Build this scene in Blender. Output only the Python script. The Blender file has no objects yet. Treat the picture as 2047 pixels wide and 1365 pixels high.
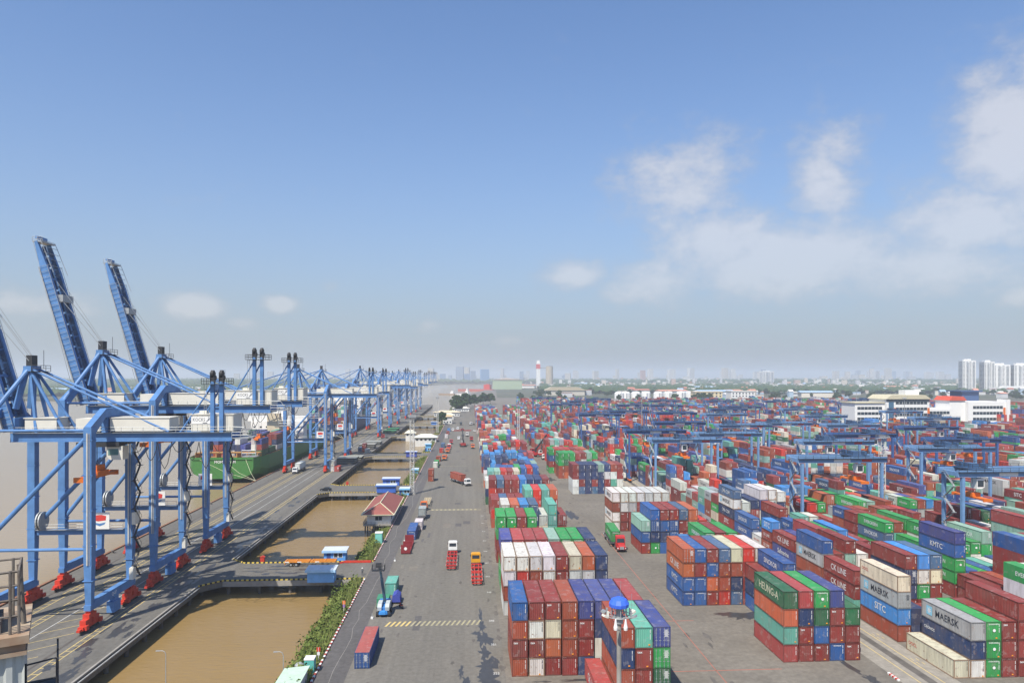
import bpy, bmesh, math, random
import numpy as np
from mathutils import Vector, Matrix

# ------------------------------------------------------------------ camera, sky, sun, exposure
scn = bpy.context.scene
C = scn.collection
YAW = 3.38
cam_d = bpy.data.cameras.new('camera')
cam_d.sensor_width = 36.0
cam_d.lens = 25.15
cam_d.shift_y = 0.034
cam_d.clip_start = 0.5
cam_d.clip_end = 60000
cam = bpy.data.objects.new('camera', cam_d)
C.objects.link(cam)
cam.location = (0, 0, 46.9)
cam.rotation_euler = (math.radians(90), 0, math.radians(-YAW))
scn.camera = cam

SUN_EL, SUN_AZ = math.radians(55), math.radians(210.4)      # azimuth clockwise from +Y: behind and to the left
sun_d = bpy.data.lights.new('sun', 'SUN')
sun_d.energy = 4.8
sun_d.angle = math.radians(0.53)
sun_d.color = (1.0, 0.925, 0.80)
sun = bpy.data.objects.new('sun', sun_d)
C.objects.link(sun)
to_sun = Vector((math.sin(SUN_AZ) * math.cos(SUN_EL), math.cos(SUN_AZ) * math.cos(SUN_EL), math.sin(SUN_EL)))
sun.rotation_euler = (-to_sun).to_track_quat('-Z', 'Y').to_euler()
sun.location = (-60, -80, 200)

scn.view_settings.view_transform = 'Standard'
scn.view_settings.look = 'None'
scn.view_settings.gamma = 1.0
scn.view_settings.exposure = 0.45

world = bpy.data.worlds.new('World')
scn.world = world
world.use_nodes = True
wt = world.node_tree
for n in list(wt.nodes):
    wt.nodes.remove(n)


def wn(kind, **kw):
    n = wt.nodes.new(kind)
    for k, v in kw.items():
        setattr(n, k, v)
    return n


def wm(op, a, b=None, clamp=False):
    n = wn('ShaderNodeMath', operation=op, use_clamp=clamp)
    for i, v in enumerate((a, b)):
        if v is None:
            continue
        if isinstance(v, (int, float)):
            n.inputs[i].default_value = v
        else:
            wt.links.new(v, n.inputs[i])
    return n.outputs[0]


sky = wn('ShaderNodeTexSky', sky_type='NISHITA')
sky.sun_disc = False
sky.sun_elevation = SUN_EL
sky.sun_rotation = SUN_AZ
sky.altitude = 50
sky.air_density = 1.0
sky.dust_density = 0.8
sky.ozone_density = 3.0
tc = wn('ShaderNodeTexCoord')
sep = wn('ShaderNodeSeparateXYZ')
wt.links.new(tc.outputs['Generated'], sep.inputs[0])
az = wm('ARCTAN2', sep.outputs[0], sep.outputs[1])
el = wm('ARCSINE', sep.outputs[2])
comb = wn('ShaderNodeCombineXYZ')
wt.links.new(az, comb.inputs[0])
wt.links.new(wm('MULTIPLY', el, 1.5), comb.inputs[1])


def wnoise(scale, detail, rough, off):
    n = wn('ShaderNodeTexNoise')
    n.inputs['Scale'].default_value = scale
    n.inputs['Detail'].default_value = detail
    n.inputs['Roughness'].default_value = rough
    m = wn('ShaderNodeVectorMath', operation='ADD')
    m.inputs[1].default_value = off
    wt.links.new(comb.outputs[0], m.inputs[0])
    wt.links.new(m.outputs[0], n.inputs['Vector'])
    return n.outputs['Fac']


n_big = wnoise(6.0, 9, 0.58, (3.1, 0.7, 0))
n_fine = wnoise(20.0, 8, 0.6, (7.7, 2.2, 0))
# cumulus masses: (azimuth deg, elevation deg, half width, half height, strength)
BLOBS = [(17.0, 14.6, 5.8, 4.4, 1.05), (26.8, 14.8, 3.4, 3.8, 1.2), (38.6, 15.2, 4.2, 5.6, 1.6), (36.5, 10.5, 6.5, 3.6, 1.2),
         (19.5, 10.2, 6.5, 3.6, 1.2), (24.5, 8.6, 9.5, 3.6, 1.25), (8.7, 8.0, 3.2, 1.4, 1.45), (14.2, 7.4, 5.0, 2.2, 1.3),
         (33.0, 7.2, 9.0, 2.6, 1.1), (-20.5, 5.1, 2.8, 1.2, 1.6), (-14.6, 5.5, 1.3, 0.85, 1.6), (-31.0, 5.0, 5.0, 1.4, 0.9),
         (-3.0, 4.0, 1.7, 0.8, 0.95), (-10.7, 7.0, 1.3, 0.6, 0.6), (-17.5, 4.0, 1.6, 0.8, 0.95), (39.0, 5.2, 2.2, 1.3, 0.9), (3.2, 2.8, 1.8, 0.6, 0.7),
         # the same weather beyond the frame
         (70, 14, 12, 6, 1.1), (105, 18, 14, 7, 1.0), (150, 12, 12, 5, 1.0), (-70, 7, 8, 2.4, 1.0), (-110, 10, 10, 3.5, 1.0), (-155, 14, 11, 5, 1.0)]
tot = None
for (a, e, w, h, s) in BLOBS:
    dx = wm('DIVIDE', wm('SUBTRACT', az, math.radians(a)), math.radians(w))
    dy = wm('DIVIDE', wm('SUBTRACT', el, math.radians(e)), math.radians(h))
    g = wm('MULTIPLY', wm('EXPONENT', wm('MULTIPLY', wm('ADD', wm('MULTIPLY', dx, dx), wm('MULTIPLY', dy, dy)), -1.0)), s)
    tot = g if tot is None else wm('MAXIMUM', tot, g)
n_edge = wnoise(62.0, 6, 0.6, (1.3, 5.2, 0))
dens = wm('ADD', wm('MULTIPLY', tot, 1.0), wm('MULTIPLY', wm('MULTIPLY', wm('SUBTRACT', n_big, 0.5), 2.3), wm('ADD', wm('MULTIPLY', tot, 0.6), 0.4, True)))
dens = wm('ADD', dens, wm('MULTIPLY', wm('SUBTRACT', n_edge, 0.5), 0.45))
dens = wm('ADD', dens, wm('MULTIPLY', wm('SUBTRACT', n_fine, 0.5), 1.2))
mr = wn('ShaderNodeMapRange', interpolation_type='SMOOTHSTEP')
mr.inputs['From Min'].default_value = 0.18
mr.inputs['From Max'].default_value = 1.15
wt.links.new(dens, mr.inputs['Value'])
melt = wn('ShaderNodeMapRange', interpolation_type='SMOOTHSTEP')      # low clouds sink into the dusty air
melt.inputs['From Min'].default_value, melt.inputs['From Max'].default_value = math.radians(2), math.radians(17)
melt.inputs['To Min'].default_value, melt.inputs['To Max'].default_value = 0.38, 0.64
wt.links.new(el, melt.inputs['Value'])
cl_mask = wm('MULTIPLY', mr.outputs[0], melt.outputs[0])
# brighter tops, greyer bellies: the density itself shades the cloud a little
cr = wn('ShaderNodeMix', data_type='RGBA')
cr.inputs[6].default_value = (3.1, 3.15, 3.35, 1)
cr.inputs[7].default_value = (5.1, 4.95, 4.9, 1)
wt.links.new(wm('MULTIPLY', wm('SUBTRACT', dens, 0.45), 1.3, True), cr.inputs[0])
mix = wn('ShaderNodeMix', data_type='RGBA')
wt.links.new(cl_mask, mix.inputs[0])
# clear sky, with the dusty air low over the horizon all round
tint = wn('ShaderNodeMix', data_type='RGBA', blend_type='MULTIPLY')
tint.inputs[0].default_value = 1.0
tint.inputs[7].default_value = (0.82, 0.96, 1.12, 1)
wt.links.new(sky.outputs[0], tint.inputs[6])
low = wm('EXPONENT', wm('MULTIPLY', wm('POWER', wm('MAXIMUM', wm('DIVIDE', el, math.radians(12)), 0.0), 1.3), -1.0))
dusty = wn('ShaderNodeMix', data_type='RGBA')
wt.links.new(low, dusty.inputs[0])
wt.links.new(tint.outputs[2], dusty.inputs[6])
dusty.inputs[7].default_value = (2.22, 2.52, 2.80, 1)
wt.links.new(dusty.outputs[2], mix.inputs[6])
wt.links.new(cr.outputs[2], mix.inputs[7])
bg = wn('ShaderNodeBackground')
bg.inputs['Strength'].default_value = 0.117
wt.links.new(mix.outputs[2], bg.inputs['Color'])
wo = wn('ShaderNodeOutputWorld')
wt.links.new(bg.outputs[0], wo.inputs['Surface'])

scn.cycles.use_denoising = True
scn.cycles.max_bounces = 6
scn.cycles.volume_bounces = 1
scn.cycles.caustics_reflective = False
scn.cycles.caustics_refractive = False

R = random.Random(20)
PI = math.pi


# ------------------------------------------------------------------ helpers
class MB:
    """collects boxes, beams and tubes; becomes ONE mesh"""

    def __init__(self):
        self.v, self.f = [], []

    def add(self, vs, fs):
        o = len(self.v)
        self.v += [tuple(p) for p in vs]
        self.f += [tuple(i + o for i in q) for q in fs]
        return self

    def box(self, x0, x1, y0, y1, z0, z1):
        return self.add([(x0, y0, z0), (x1, y0, z0), (x1, y1, z0), (x0, y1, z0), (x0, y0, z1), (x1, y0, z1), (x1, y1, z1), (x0, y1, z1)],
                        [(0, 3, 2, 1), (4, 5, 6, 7), (0, 1, 5, 4), (1, 2, 6, 5), (2, 3, 7, 6), (3, 0, 4, 7)])

    def bar(self, p, q, w, h, w2=None, h2=None):
        p, q = Vector(p), Vector(q)
        d = (q - p).normalized()
        up = Vector((0, 0, 1)) if abs(d.z) < 0.95 else Vector((0, 1, 0))
        s = d.cross(up).normalized()
        u = s.cross(d)
        w2 = w if w2 is None else w2
        h2 = h if h2 is None else h2
        vs = []
        for c, a, b in ((p, w, h), (q, w2, h2)):
            vs += [c - s * a / 2 - u * b / 2, c + s * a / 2 - u * b / 2, c + s * a / 2 + u * b / 2, c - s * a / 2 + u * b / 2]
        return self.add(vs, [(0, 1, 2, 3), (7, 6, 5, 4), (0, 4, 5, 1), (1, 5, 6, 2), (2, 6, 7, 3), (3, 7, 4, 0)])

    def tube(self, p, q, r, n=8, r2=None):
        p, q = Vector(p), Vector(q)
        r2 = r if r2 is None else r2
        d = (q - p).normalized()
        up = Vector((0, 0, 1)) if abs(d.z) < 0.95 else Vector((0, 1, 0))
        s = d.cross(up).normalized()
        u = s.cross(d)
        vs = []
        for c, rr in ((p, r), (q, r2)):
            for i in range(n):
                a = 2 * PI * i / n
                vs.append(c + s * math.cos(a) * rr + u * math.sin(a) * rr)
        fs = [(i, i + n, (i + 1) % n + n, (i + 1) % n) for i in range(n)]
        fs += [tuple(range(n)), tuple(range(2 * n - 1, n - 1, -1))]
        return self.add(vs, fs)

    def path(self, pts, r, n=6):
        for a, b in zip(pts, pts[1:]):
            self.tube(a, b, r, n)
        return self

    def prism(self, pts, axis, a, b):
        """closed outline pts (2D) pushed along axis from a to b"""
        n = len(pts)

        def P(u, w, t):
            return {'x': (t, u, w), 'y': (u, t, w), 'z': (u, w, t)}[axis]
        vs = [P(u, w, a) for u, w in pts] + [P(u, w, b) for u, w in pts]
        return self.add(vs, [tuple(range(n)), tuple(range(2 * n - 1, n - 1, -1))] + [(i, i + n, (i + 1) % n + n, (i + 1) % n) for i in range(n)])

    def lathe(self, prof, c=(0, 0), n=16):
        """prof: (radius, z) list about a vertical axis"""
        vs, fs = [], []
        for r, z in prof:
            for i in range(n):
                a = 2 * PI * i / n
                vs.append((c[0] + r * math.cos(a), c[1] + r * math.sin(a), z))
        for k in range(len(prof) - 1):
            for i in range(n):
                j = (i + 1) % n
                fs.append((k * n + i, k * n + j, (k + 1) * n + j, (k + 1) * n + i))
        fs.append(tuple(range(n - 1, -1, -1)))
        fs.append(tuple((len(prof) - 1) * n + i for i in range(n)))
        return self.add(vs, fs)

    def quad(self, a, b, c, d):
        return self.add([a, b, c, d], [(0, 1, 2, 3)])

    def mesh(self, name):
        me = bpy.data.meshes.new(name)
        me.from_pydata(self.v, [], self.f)
        me.validate()
        bm = bmesh.new()
        bm.from_mesh(me)
        bmesh.ops.recalc_face_normals(bm, faces=bm.faces)
        bm.to_mesh(me)
        bm.free()
        return me


CACHE = {}


def shared(key, fn):
    """mesh data made once per key and shared by every copy"""
    if key not in CACHE:
        CACHE[key] = fn().mesh(key if isinstance(key, str) else str(key[0]))
    return CACHE[key]


def put(name, me, mat, parent=None, loc=(0, 0, 0), rot=(0, 0, 0), color=None, scale=None):
    o = bpy.data.objects.new(name, me)
    C.objects.link(o)
    if me is not None:
        if not me.materials:
            me.materials.append(None)
        o.material_slots[0].link = 'OBJECT'
        o.material_slots[0].material = mat
    if parent is not None:
        o.parent = parent
    o.location = loc
    o.rotation_euler = rot
    if color is not None:
        o.color = color if len(color) == 4 else (*color, 0.3)
    if scale is not None:
        o.scale = scale
    return o


def tag(o, label, cat, group=None, kind=None):
    if label:
        o['label'] = label
    if cat:
        o['category'] = cat
    if group:
        o['group'] = group
    if kind:
        o['kind'] = kind
    return o


def empty(name, loc=(0, 0, 0), rz=0.0):
    o = bpy.data.objects.new(name, None)
    C.objects.link(o)
    o.location = loc
    o.rotation_euler = (0, 0, rz)
    o.empty_display_size = 0.5
    return o


def struct(o):
    o['kind'] = 'structure'
    return o


ORD = ['first', 'second', 'third', 'fourth', 'fifth', 'sixth', 'seventh', 'eighth', 'ninth', 'tenth', 'eleventh', 'twelfth', 'thirteenth', 'fourteenth', 'fifteenth', 'sixteenth',
       'seventeenth', 'eighteenth', 'nineteenth', 'twentieth', 'twenty-first', 'twenty-second', 'twenty-third', 'twenty-fourth', 'twenty-fifth', 'twenty-sixth']


# ------------------------------------------------------------------ materials
def nodes_of(name):
    m = bpy.data.materials.new(name)
    m.use_nodes = True
    t = m.node_tree
    b = t.nodes['Principled BSDF']
    return m, t, b


def simple(name, col, rough=0.6, metal=0.0, var=0.12, scale=0.7, use_obj=False, col2=None, bump=0.0, spec=0.3, detail=5):
    """base colour broken up by noise; use_obj takes the colour from the object"""
    m, t, b = nodes_of(name)
    b.inputs['Roughness'].default_value = rough
    b.inputs['Metallic'].default_value = metal
    b.inputs['Specular IOR Level'].default_value = spec
    tcn = t.nodes.new('ShaderNodeTexCoord')
    oi = t.nodes.new('ShaderNodeObjectInfo')
    add = t.nodes.new('ShaderNodeVectorMath')
    add.operation = 'MULTIPLY_ADD'
    t.links.new(oi.outputs['Random'], add.inputs[0])
    add.inputs[1].default_value = (37, 53, 71)
    t.links.new(tcn.outputs['Object'], add.inputs[2])
    nz = t.nodes.new('ShaderNodeTexNoise')
    nz.inputs['Scale'].default_value = scale
    nz.inputs['Detail'].default_value = detail
    nz.inputs['Roughness'].default_value = 0.65
    t.links.new(add.outputs[0], nz.inputs['Vector'])
    rmp = t.nodes.new('ShaderNodeMapRange')
    rmp.inputs['From Min'].default_value = 0.25
    rmp.inputs['From Max'].default_value = 0.75
    t.links.new(nz.outputs['Fac'], rmp.inputs['Value'])
    mx = t.nodes.new('ShaderNodeMix')
    mx.data_type = 'RGBA'
    t.links.new(rmp.outputs[0], mx.inputs[0])
    if use_obj:
        for i, k in ((6, 1 - var), (7, 1 + var)):
            ml = t.nodes.new('ShaderNodeVectorMath')
            ml.operation = 'SCALE'
            ml.inputs['Scale'].default_value = k
            t.links.new(oi.outputs['Color'], ml.inputs[0])
            t.links.new(ml.outputs[0], mx.inputs[i])
    else:
        c2 = col2 or tuple(min(1, c * (1 + var)) for c in col)
        c1 = col if col2 else tuple(c * (1 - var) for c in col)
        mx.inputs[6].default_value = (*c1, 1)
        mx.inputs[7].default_value = (*c2, 1)
    t.links.new(mx.outputs[2], b.inputs['Base Color'])
    if bump:
        bp = t.nodes.new('ShaderNodeBump')
        bp.inputs['Strength'].default_value = bump
        bp.inputs['Distance'].default_value = 0.1
        t.links.new(nz.outputs['Fac'], bp.inputs['Height'])
        t.links.new(bp.outputs[0], b.inputs['Normal'])
    return m


def weathered(name, attr=None):
    """painted steel: colour from the object (or the 'ccol' attribute), dust, faded patches and rust; alpha = wear"""
    m, t, b = nodes_of(name)
    b.inputs['Roughness'].default_value = 0.55
    b.inputs['Specular IOR Level'].default_value = 0.3
    L = t.links.new
    tcn = t.nodes.new('ShaderNodeTexCoord')
    oi = t.nodes.new('ShaderNodeObjectInfo')
    vec = t.nodes.new('ShaderNodeVectorMath')
    vec.operation = 'MULTIPLY_ADD'
    if attr:
        at = t.nodes.new('ShaderNodeAttribute')
        at.attribute_name = attr
        colr, wear = at.outputs['Color'], None
        vec.inputs[0].default_value = (0, 0, 0)
        L(tcn.outputs['Object'], vec.inputs[2])
    else:
        colr, wear = oi.outputs['Color'], oi.outputs['Alpha']
        L(oi.outputs['Random'], vec.inputs[0])
        L(tcn.outputs['Object'], vec.inputs[2])
    vec.inputs[1].default_value = (91, 57, 33)

    def noise(scale, detail, stretch=None):
        n = t.nodes.new('ShaderNodeTexNoise')
        n.inputs['Scale'].default_value = scale
        n.inputs['Detail'].default_value = detail
        n.inputs['Roughness'].default_value = 0.65
        src = vec.outputs[0]
        if stretch:
            mp = t.nodes.new('ShaderNodeVectorMath')
            mp.operation = 'MULTIPLY'
            mp.inputs[1].default_value = stretch
            L(src, mp.inputs[0])
            src = mp.outputs[0]
        L(src, n.inputs['Vector'])
        return n.outputs['Fac']

    def rng(v, a, bb, lo=0.0, hi=1.0):
        n = t.nodes.new('ShaderNodeMapRange')
        n.inputs['From Min'].default_value, n.inputs['From Max'].default_value = a, bb
        n.inputs['To Min'].default_value, n.inputs['To Max'].default_value = lo, hi
        L(v, n.inputs['Value'])
        return n.outputs[0]

    def mixc(f, a, c):
        n = t.nodes.new('ShaderNodeMix')
        n.data_type = 'RGBA'
        for i, v in ((0, f), (6, a), (7, c)):
            if isinstance(v, tuple):
                n.inputs[i].default_value = v
            else:
                L(v, n.inputs[i])
        return n.outputs[2]
    fade = rng(noise(0.35, 6), 0.38, 0.75, 0.0, 0.2)
    c1 = mixc(fade, colr, (0.27, 0.23, 0.20, 1))                       # dusty paint
    streak = rng(noise(1.1, 5, (1.0, 1.0, 0.12)), 0.45, 0.78, 0.0, 0.52)
    c2 = mixc(streak, c1, (0.10, 0.075, 0.06, 1))
    c2 = mixc(rng(noise(0.8, 2), 0.60, 0.62, 0.0, 0.16), c2, (0.45, 0.42, 0.40, 1))     # touched-up and scuffed patches
    rn = rng(noise(1.6, 8), 0.60, 0.68)
    if wear is not None:
        mu = t.nodes.new('ShaderNodeMath')
        mu.operation = 'MULTIPLY'
        L(rn, mu.inputs[0])
        L(wear, mu.inputs[1])
        rn = mu.outputs[0]
    else:
        rn = rng(rn, 0, 1, 0, 0.25)
    c3 = mixc(rn, c2, (0.17, 0.065, 0.03, 1))
    L(c3, b.inputs['Base Color'])
    return m


M = {}
M['container'] = weathered('container_paint')
M['yard'] = weathered('container_paint_yard', 'ccol')
M['letter_white'] = simple('letter_white', (0.72, 0.72, 0.7), 0.6, var=0.08)
M['letter_dark'] = simple('letter_dark', (0.04, 0.045, 0.06), 0.6)
M['letter_red'] = simple('letter_red', (0.55, 0.05, 0.04), 0.6)
M['letter_cream'] = simple('letter_cream', (0.62, 0.6, 0.42), 0.6)
M['letter_sky'] = simple('letter_sky', (0.25, 0.55, 0.7), 0.6)
M['sticker'] = simple('sticker_orange', (0.75, 0.28, 0.03), 0.6)
M['crane'] = simple('crane_blue_paint', (0.088, 0.205, 0.43), 0.5, var=0.24, scale=0.45)
M['obj'] = simple('object_colour_paint', (1, 1, 1), 0.5, use_obj=True, var=0.13, scale=0.9)
M['objrough'] = simple('object_colour_rough', (1, 1, 1), 0.85, use_obj=True, var=0.16, scale=0.25)
M['red'] = simple('bogie_red', (0.5, 0.045, 0.025), 0.55, var=0.2, scale=1.5)
M['house'] = simple('machine_house_cream', (0.62, 0.6, 0.53), 0.6, var=0.07, scale=0.5)
M['steel'] = simple('galvanised_steel', (0.34, 0.36, 0.37), 0.5, 0.3, var=0.2, scale=2)
M['dark'] = simple('dark_grease_steel', (0.035, 0.037, 0.042), 0.6, var=0.3, scale=2)
M['rubber'] = simple('rubber', (0.025, 0.025, 0.026), 0.85, var=0.2)
M['glass'] = simple('window_glass', (0.03, 0.045, 0.06), 0.12, spec=0.6, var=0.1)
M['orange'] = simple('orange_paint', (0.62, 0.15, 0.02), 0.55, var=0.15, scale=1.5)
M['white'] = simple('white_paint', (0.72, 0.72, 0.7), 0.55, var=0.06)
M['yellow'] = simple('worn_yellow_paint', (0.55, 0.42, 0.16), 0.8, var=0.2, scale=1.2)
M['worn'] = simple('faded_yellow_paint', (0.33, 0.30, 0.19), 0.85, var=0.2, scale=0.9)
M['wline'] = simple('worn_white_paint', (0.46, 0.46, 0.44), 0.85, var=0.2, scale=0.9)
M['black'] = simple('black_paint', (0.02, 0.02, 0.02), 0.7)
M['concrete'] = simple('concrete', (0.27, 0.255, 0.23), 0.9, var=0.22, scale=0.6)
M['conc_dark'] = simple('stained_concrete', (0.11, 0.10, 0.09), 0.9, var=0.35, scale=0.5)
M['roof_red'] = simple('red_tin_roof', (0.25, 0.085, 0.07), 0.7, var=0.12, scale=0.6)
M['bark'] = simple('bark', (0.10, 0.075, 0.05), 0.95, var=0.3, scale=3)
M['rust'] = simple('rusty_steel', (0.085, 0.062, 0.048), 0.85, col2=(0.23, 0.215, 0.195), scale=2.5)


def leafmat(name, c1, c2, scale=0.35):
    m = simple(name, c1, 0.75, col2=c2, scale=scale, spec=0.15, detail=3)
    return m


M['leaf'] = leafmat('leaf_green', (0.05, 0.095, 0.018), (0.20, 0.23, 0.06), 0.3)
M['leaf_dark'] = leafmat('leaf_dark_green', (0.022, 0.05, 0.016), (0.055, 0.095, 0.028), 0.12)
M['wood_far'] = leafmat('far_foliage', (0.025, 0.055, 0.02), (0.06, 0.095, 0.035), 0.01)


def ground_mat(name, c1, c2, c3, s1=0.03, s2=0.6, rough=0.9, stain=0.4, tracks=0.0, stretch=(1, 1, 1)):
    """pavement: broad patches, grit and darker tyre-worn areas; optional slab joints every n metres"""
    m, t, b = nodes_of(name)
    L = t.links.new
    b.inputs['Roughness'].default_value = rough
    b.inputs['Specular IOR Level'].default_value = 0.2
    g = t.nodes.new('ShaderNodeNewGeometry')
    vm = t.nodes.new('ShaderNodeVectorMath')
    vm.operation = 'MULTIPLY'
    vm.inputs[1].default_value = stretch
    L(g.outputs['Position'], vm.inputs[0])

    def noise(scale, det, src):
        n = t.nodes.new('ShaderNodeTexNoise')
        n.inputs['Scale'].default_value = scale
        n.inputs['Detail'].default_value = det
        n.inputs['Roughness'].default_value = 0.7
        L(src, n.inputs['Vector'])
        r = t.nodes.new('ShaderNodeMapRange')
        r.inputs['From Min'].default_value, r.inputs['From Max'].default_value = 0.32, 0.68
        L(n.outputs['Fac'], r.inputs['Value'])
        return r.outputs[0], n.outputs['Fac']
    a, _ = noise(s1, 8, vm.outputs[0])
    bfac, raw = noise(s2, 8, g.outputs['Position'])
    st, _ = noise(s1 * 3.3, 9, vm.outputs[0])
    m1 = t.nodes.new('ShaderNodeMix')
    m1.data_type = 'RGBA'
    m1.inputs[6].default_value = (*c1, 1)
    m1.inputs[7].default_value = (*c2, 1)
    L(a, m1.inputs[0])
    m2 = t.nodes.new('ShaderNodeMix')
    m2.data_type = 'RGBA'
    m2.blend_type = 'MULTIPLY'
    m2.inputs[0].default_value = 0.35
    L(m1.outputs[2], m2.inputs[6])
    L(bfac, m2.inputs[7])
    m3 = t.nodes.new('ShaderNodeMix')
    m3.data_type = 'RGBA'
    mm = t.nodes.new('ShaderNodeMath')
    mm.operation = 'POWER'
    mm.inputs[1].default_value = 3.0
    L(st, mm.inputs[0])
    mk = t.nodes.new('ShaderNodeMath')
    mk.operation = 'MULTIPLY'
    mk.inputs[1].default_value = stain
    L(mm.outputs[0], mk.inputs[0])
    L(mk.outputs[0], m3.inputs[0])
    L(m2.outputs[2], m3.inputs[6])
    m3.inputs[7].default_value = (*c3, 1)
    last = m3.outputs[2]
    if tracks:                                     # long faint tyre lanes along the traffic
        tv_ = t.nodes.new('ShaderNodeVectorMath')
        tv_.operation = 'MULTIPLY'
        tv_.inputs[1].default_value = (0.75, 0.006, 1)
        L(g.outputs['Position'], tv_.inputs[0])
        tr_, _ = noise(1.0, 4, tv_.outputs[0])
        m4 = t.nodes.new('ShaderNodeMix')
        m4.data_type = 'RGBA'
        tk = t.nodes.new('ShaderNodeMath')
        tk.operation = 'MULTIPLY'
        tk.inputs[1].default_value = tracks
        L(tr_, tk.inputs[0])
        L(tk.outputs[0], m4.inputs[0])
        L(last, m4.inputs[6])
        m4.inputs[7].default_value = (*c3, 1)
        last = m4.outputs[2]
    L(last, b.inputs['Base Color'])
    bp = t.nodes.new('ShaderNodeBump')
    bp.inputs['Strength'].default_value = 0.25
    bp.inputs['Distance'].default_value = 0.03
    L(raw, bp.inputs['Height'])
    L(bp.outputs[0], b.inputs['Normal'])
    return m


M['yard_ground'] = ground_mat('yard_pavement', (0.165, 0.15, 0.128), (0.245, 0.222, 0.188), (0.10, 0.09, 0.08), 0.035, 0.9)
M['road'] = ground_mat('asphalt_road', (0.166, 0.155, 0.134), (0.232, 0.217, 0.19), (0.105, 0.10, 0.09), 0.05, 1.2, tracks=0.4, stretch=(1, 0.12, 1))
M['road_dark'] = ground_mat('asphalt_old', (0.105, 0.10, 0.10), (0.155, 0.148, 0.145), (0.07, 0.068, 0.066), 0.06, 1.0, stretch=(1, 0.2, 1))
M['quay'] = ground_mat('quay_asphalt', (0.15, 0.143, 0.128), (0.215, 0.205, 0.184), (0.07, 0.066, 0.06), 0.06, 1.0, tracks=0.35, stretch=(1, 0.25, 1))
M['apron'] = ground_mat('apron_concrete', (0.28, 0.26, 0.225), (0.36, 0.33, 0.285), (0.17, 0.15, 0.13), 0.05, 0.8, stretch=(1, 0.3, 1))
M['soil'] = ground_mat('bank_soil', (0.05, 0.075, 0.025), (0.10, 0.11, 0.045), (0.09, 0.07, 0.045), 0.2, 1.5)
M['farland'] = ground_mat('far_land', (0.06, 0.085, 0.04), (0.16, 0.15, 0.12), (0.05, 0.07, 0.03), 0.004, 0.03)
M['wet'] = simple('wet_asphalt', (0.05, 0.049, 0.048), 0.35, var=0.2, scale=1.0, spec=0.4)

mw, tw, bw = nodes_of('muddy_water')
gw = tw.nodes.new('ShaderNodeNewGeometry')
nw = tw.nodes.new('ShaderNodeTexNoise')
nw.inputs['Scale'].default_value = 0.03
nw.inputs['Detail'].default_value = 6
tw.links.new(gw.outputs['Position'], nw.inputs['Vector'])
mxw = tw.nodes.new('ShaderNodeMix')
mxw.data_type = 'RGBA'
mxw.inputs[6].default_value = (0.205, 0.137, 0.05, 1)
mxw.inputs[7].default_value = (0.265, 0.18, 0.08, 1)
tw.links.new(nw.outputs['Fac'], mxw.inputs[0])
sxw = tw.nodes.new('ShaderNodeSeparateXYZ')
tw.links.new(gw.outputs['Position'], sxw.inputs[0])
rvw = tw.nodes.new('ShaderNodeMapRange')          # the open river carries paler silt than the still inlets
rvw.inputs['From Min'].default_value, rvw.inputs['From Max'].default_value = -92.0, -120.0
tw.links.new(sxw.outputs[0], rvw.inputs['Value'])
mxr = tw.nodes.new('ShaderNodeMix')
mxr.data_type = 'RGBA'
tw.links.new(rvw.outputs[0], mxr.inputs[0])
tw.links.new(mxw.outputs[2], mxr.inputs[6])
mxr.inputs[7].default_value = (0.285, 0.222, 0.14, 1)
tw.links.new(mxr.outputs[2], bw.inputs['Base Color'])
bw.inputs['Roughness'].default_value = 0.13
bw.inputs['Specular IOR Level'].default_value = 0.15
bw.inputs['IOR'].default_value = 1.33
w1 = tw.nodes.new('ShaderNodeTexNoise')
w1.inputs['Scale'].default_value = 0.8
w1.inputs['Detail'].default_value = 5
vw = tw.nodes.new('ShaderNodeVectorMath')
vw.operation = 'MULTIPLY'
vw.inputs[1].default_value = (0.6, 1.6, 1)
tw.links.new(gw.outputs['Position'], vw.inputs[0])
tw.links.new(vw.outputs[0], w1.inputs['Vector'])
bpw = tw.nodes.new('ShaderNodeBump')
bpw.inputs['Strength'].default_value = 0.5
bpw.inputs['Distance'].default_value = 0.25
tw.links.new(w1.outputs['Fac'], bpw.inputs['Height'])
tw.links.new(bpw.outputs[0], bw.inputs['Normal'])
M['water'] = mw


def text_mesh(word, depth=0.0, bold=0.012):
    key = ('text', word, bold)
    if key in CACHE:
        return CACHE[key]
    cu = bpy.data.curves.new('lettering', 'FONT')
    cu.body = word
    cu.size = 1.0
    cu.resolution_u = 2
    cu.offset = bold
    cu.align_x = 'CENTER'
    cu.align_y = 'CENTER'
    o = bpy.data.objects.new('lettering_tmp', cu)
    C.objects.link(o)
    dg = bpy.context.evaluated_depsgraph_get()
    me = bpy.data.meshes.new_from_object(o.evaluated_get(dg))
    me.name = 'lettering'
    bpy.data.objects.remove(o)
    bpy.data.curves.remove(cu)
    me.materials.clear()
    CACHE[key] = me
    return me
# ------------------------------------------------------------------ the setting: water, land, road, quay
def sheet(name, pts, z, mat, skirt=None):
    bm = bmesh.new()
    top = [bm.verts.new((x, y, z)) for x, y in pts]
    f = bm.faces.new(top)
    if f.normal.z < 0:
        f.normal_flip()
    if skirt is not None:
        low = [bm.verts.new((x, y, skirt)) for x, y in pts]
        n = len(pts)
        for i in range(n):
            bm.faces.new((top[i], top[(i + 1) % n], low[(i + 1) % n], low[i]))
    bm.normal_update()
    bmesh.ops.triangulate(bm, faces=[f])
    bmesh.ops.recalc_face_normals(bm, faces=bm.faces)
    me = bpy.data.meshes.new(name)
    bm.to_mesh(me)
    bm.free()
    # sheets must look up
    if me.polygons and sum(p.normal.z for p in me.polygons) < 0:
        me.flip_normals()
    return struct(put(name, me, mat))


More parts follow.
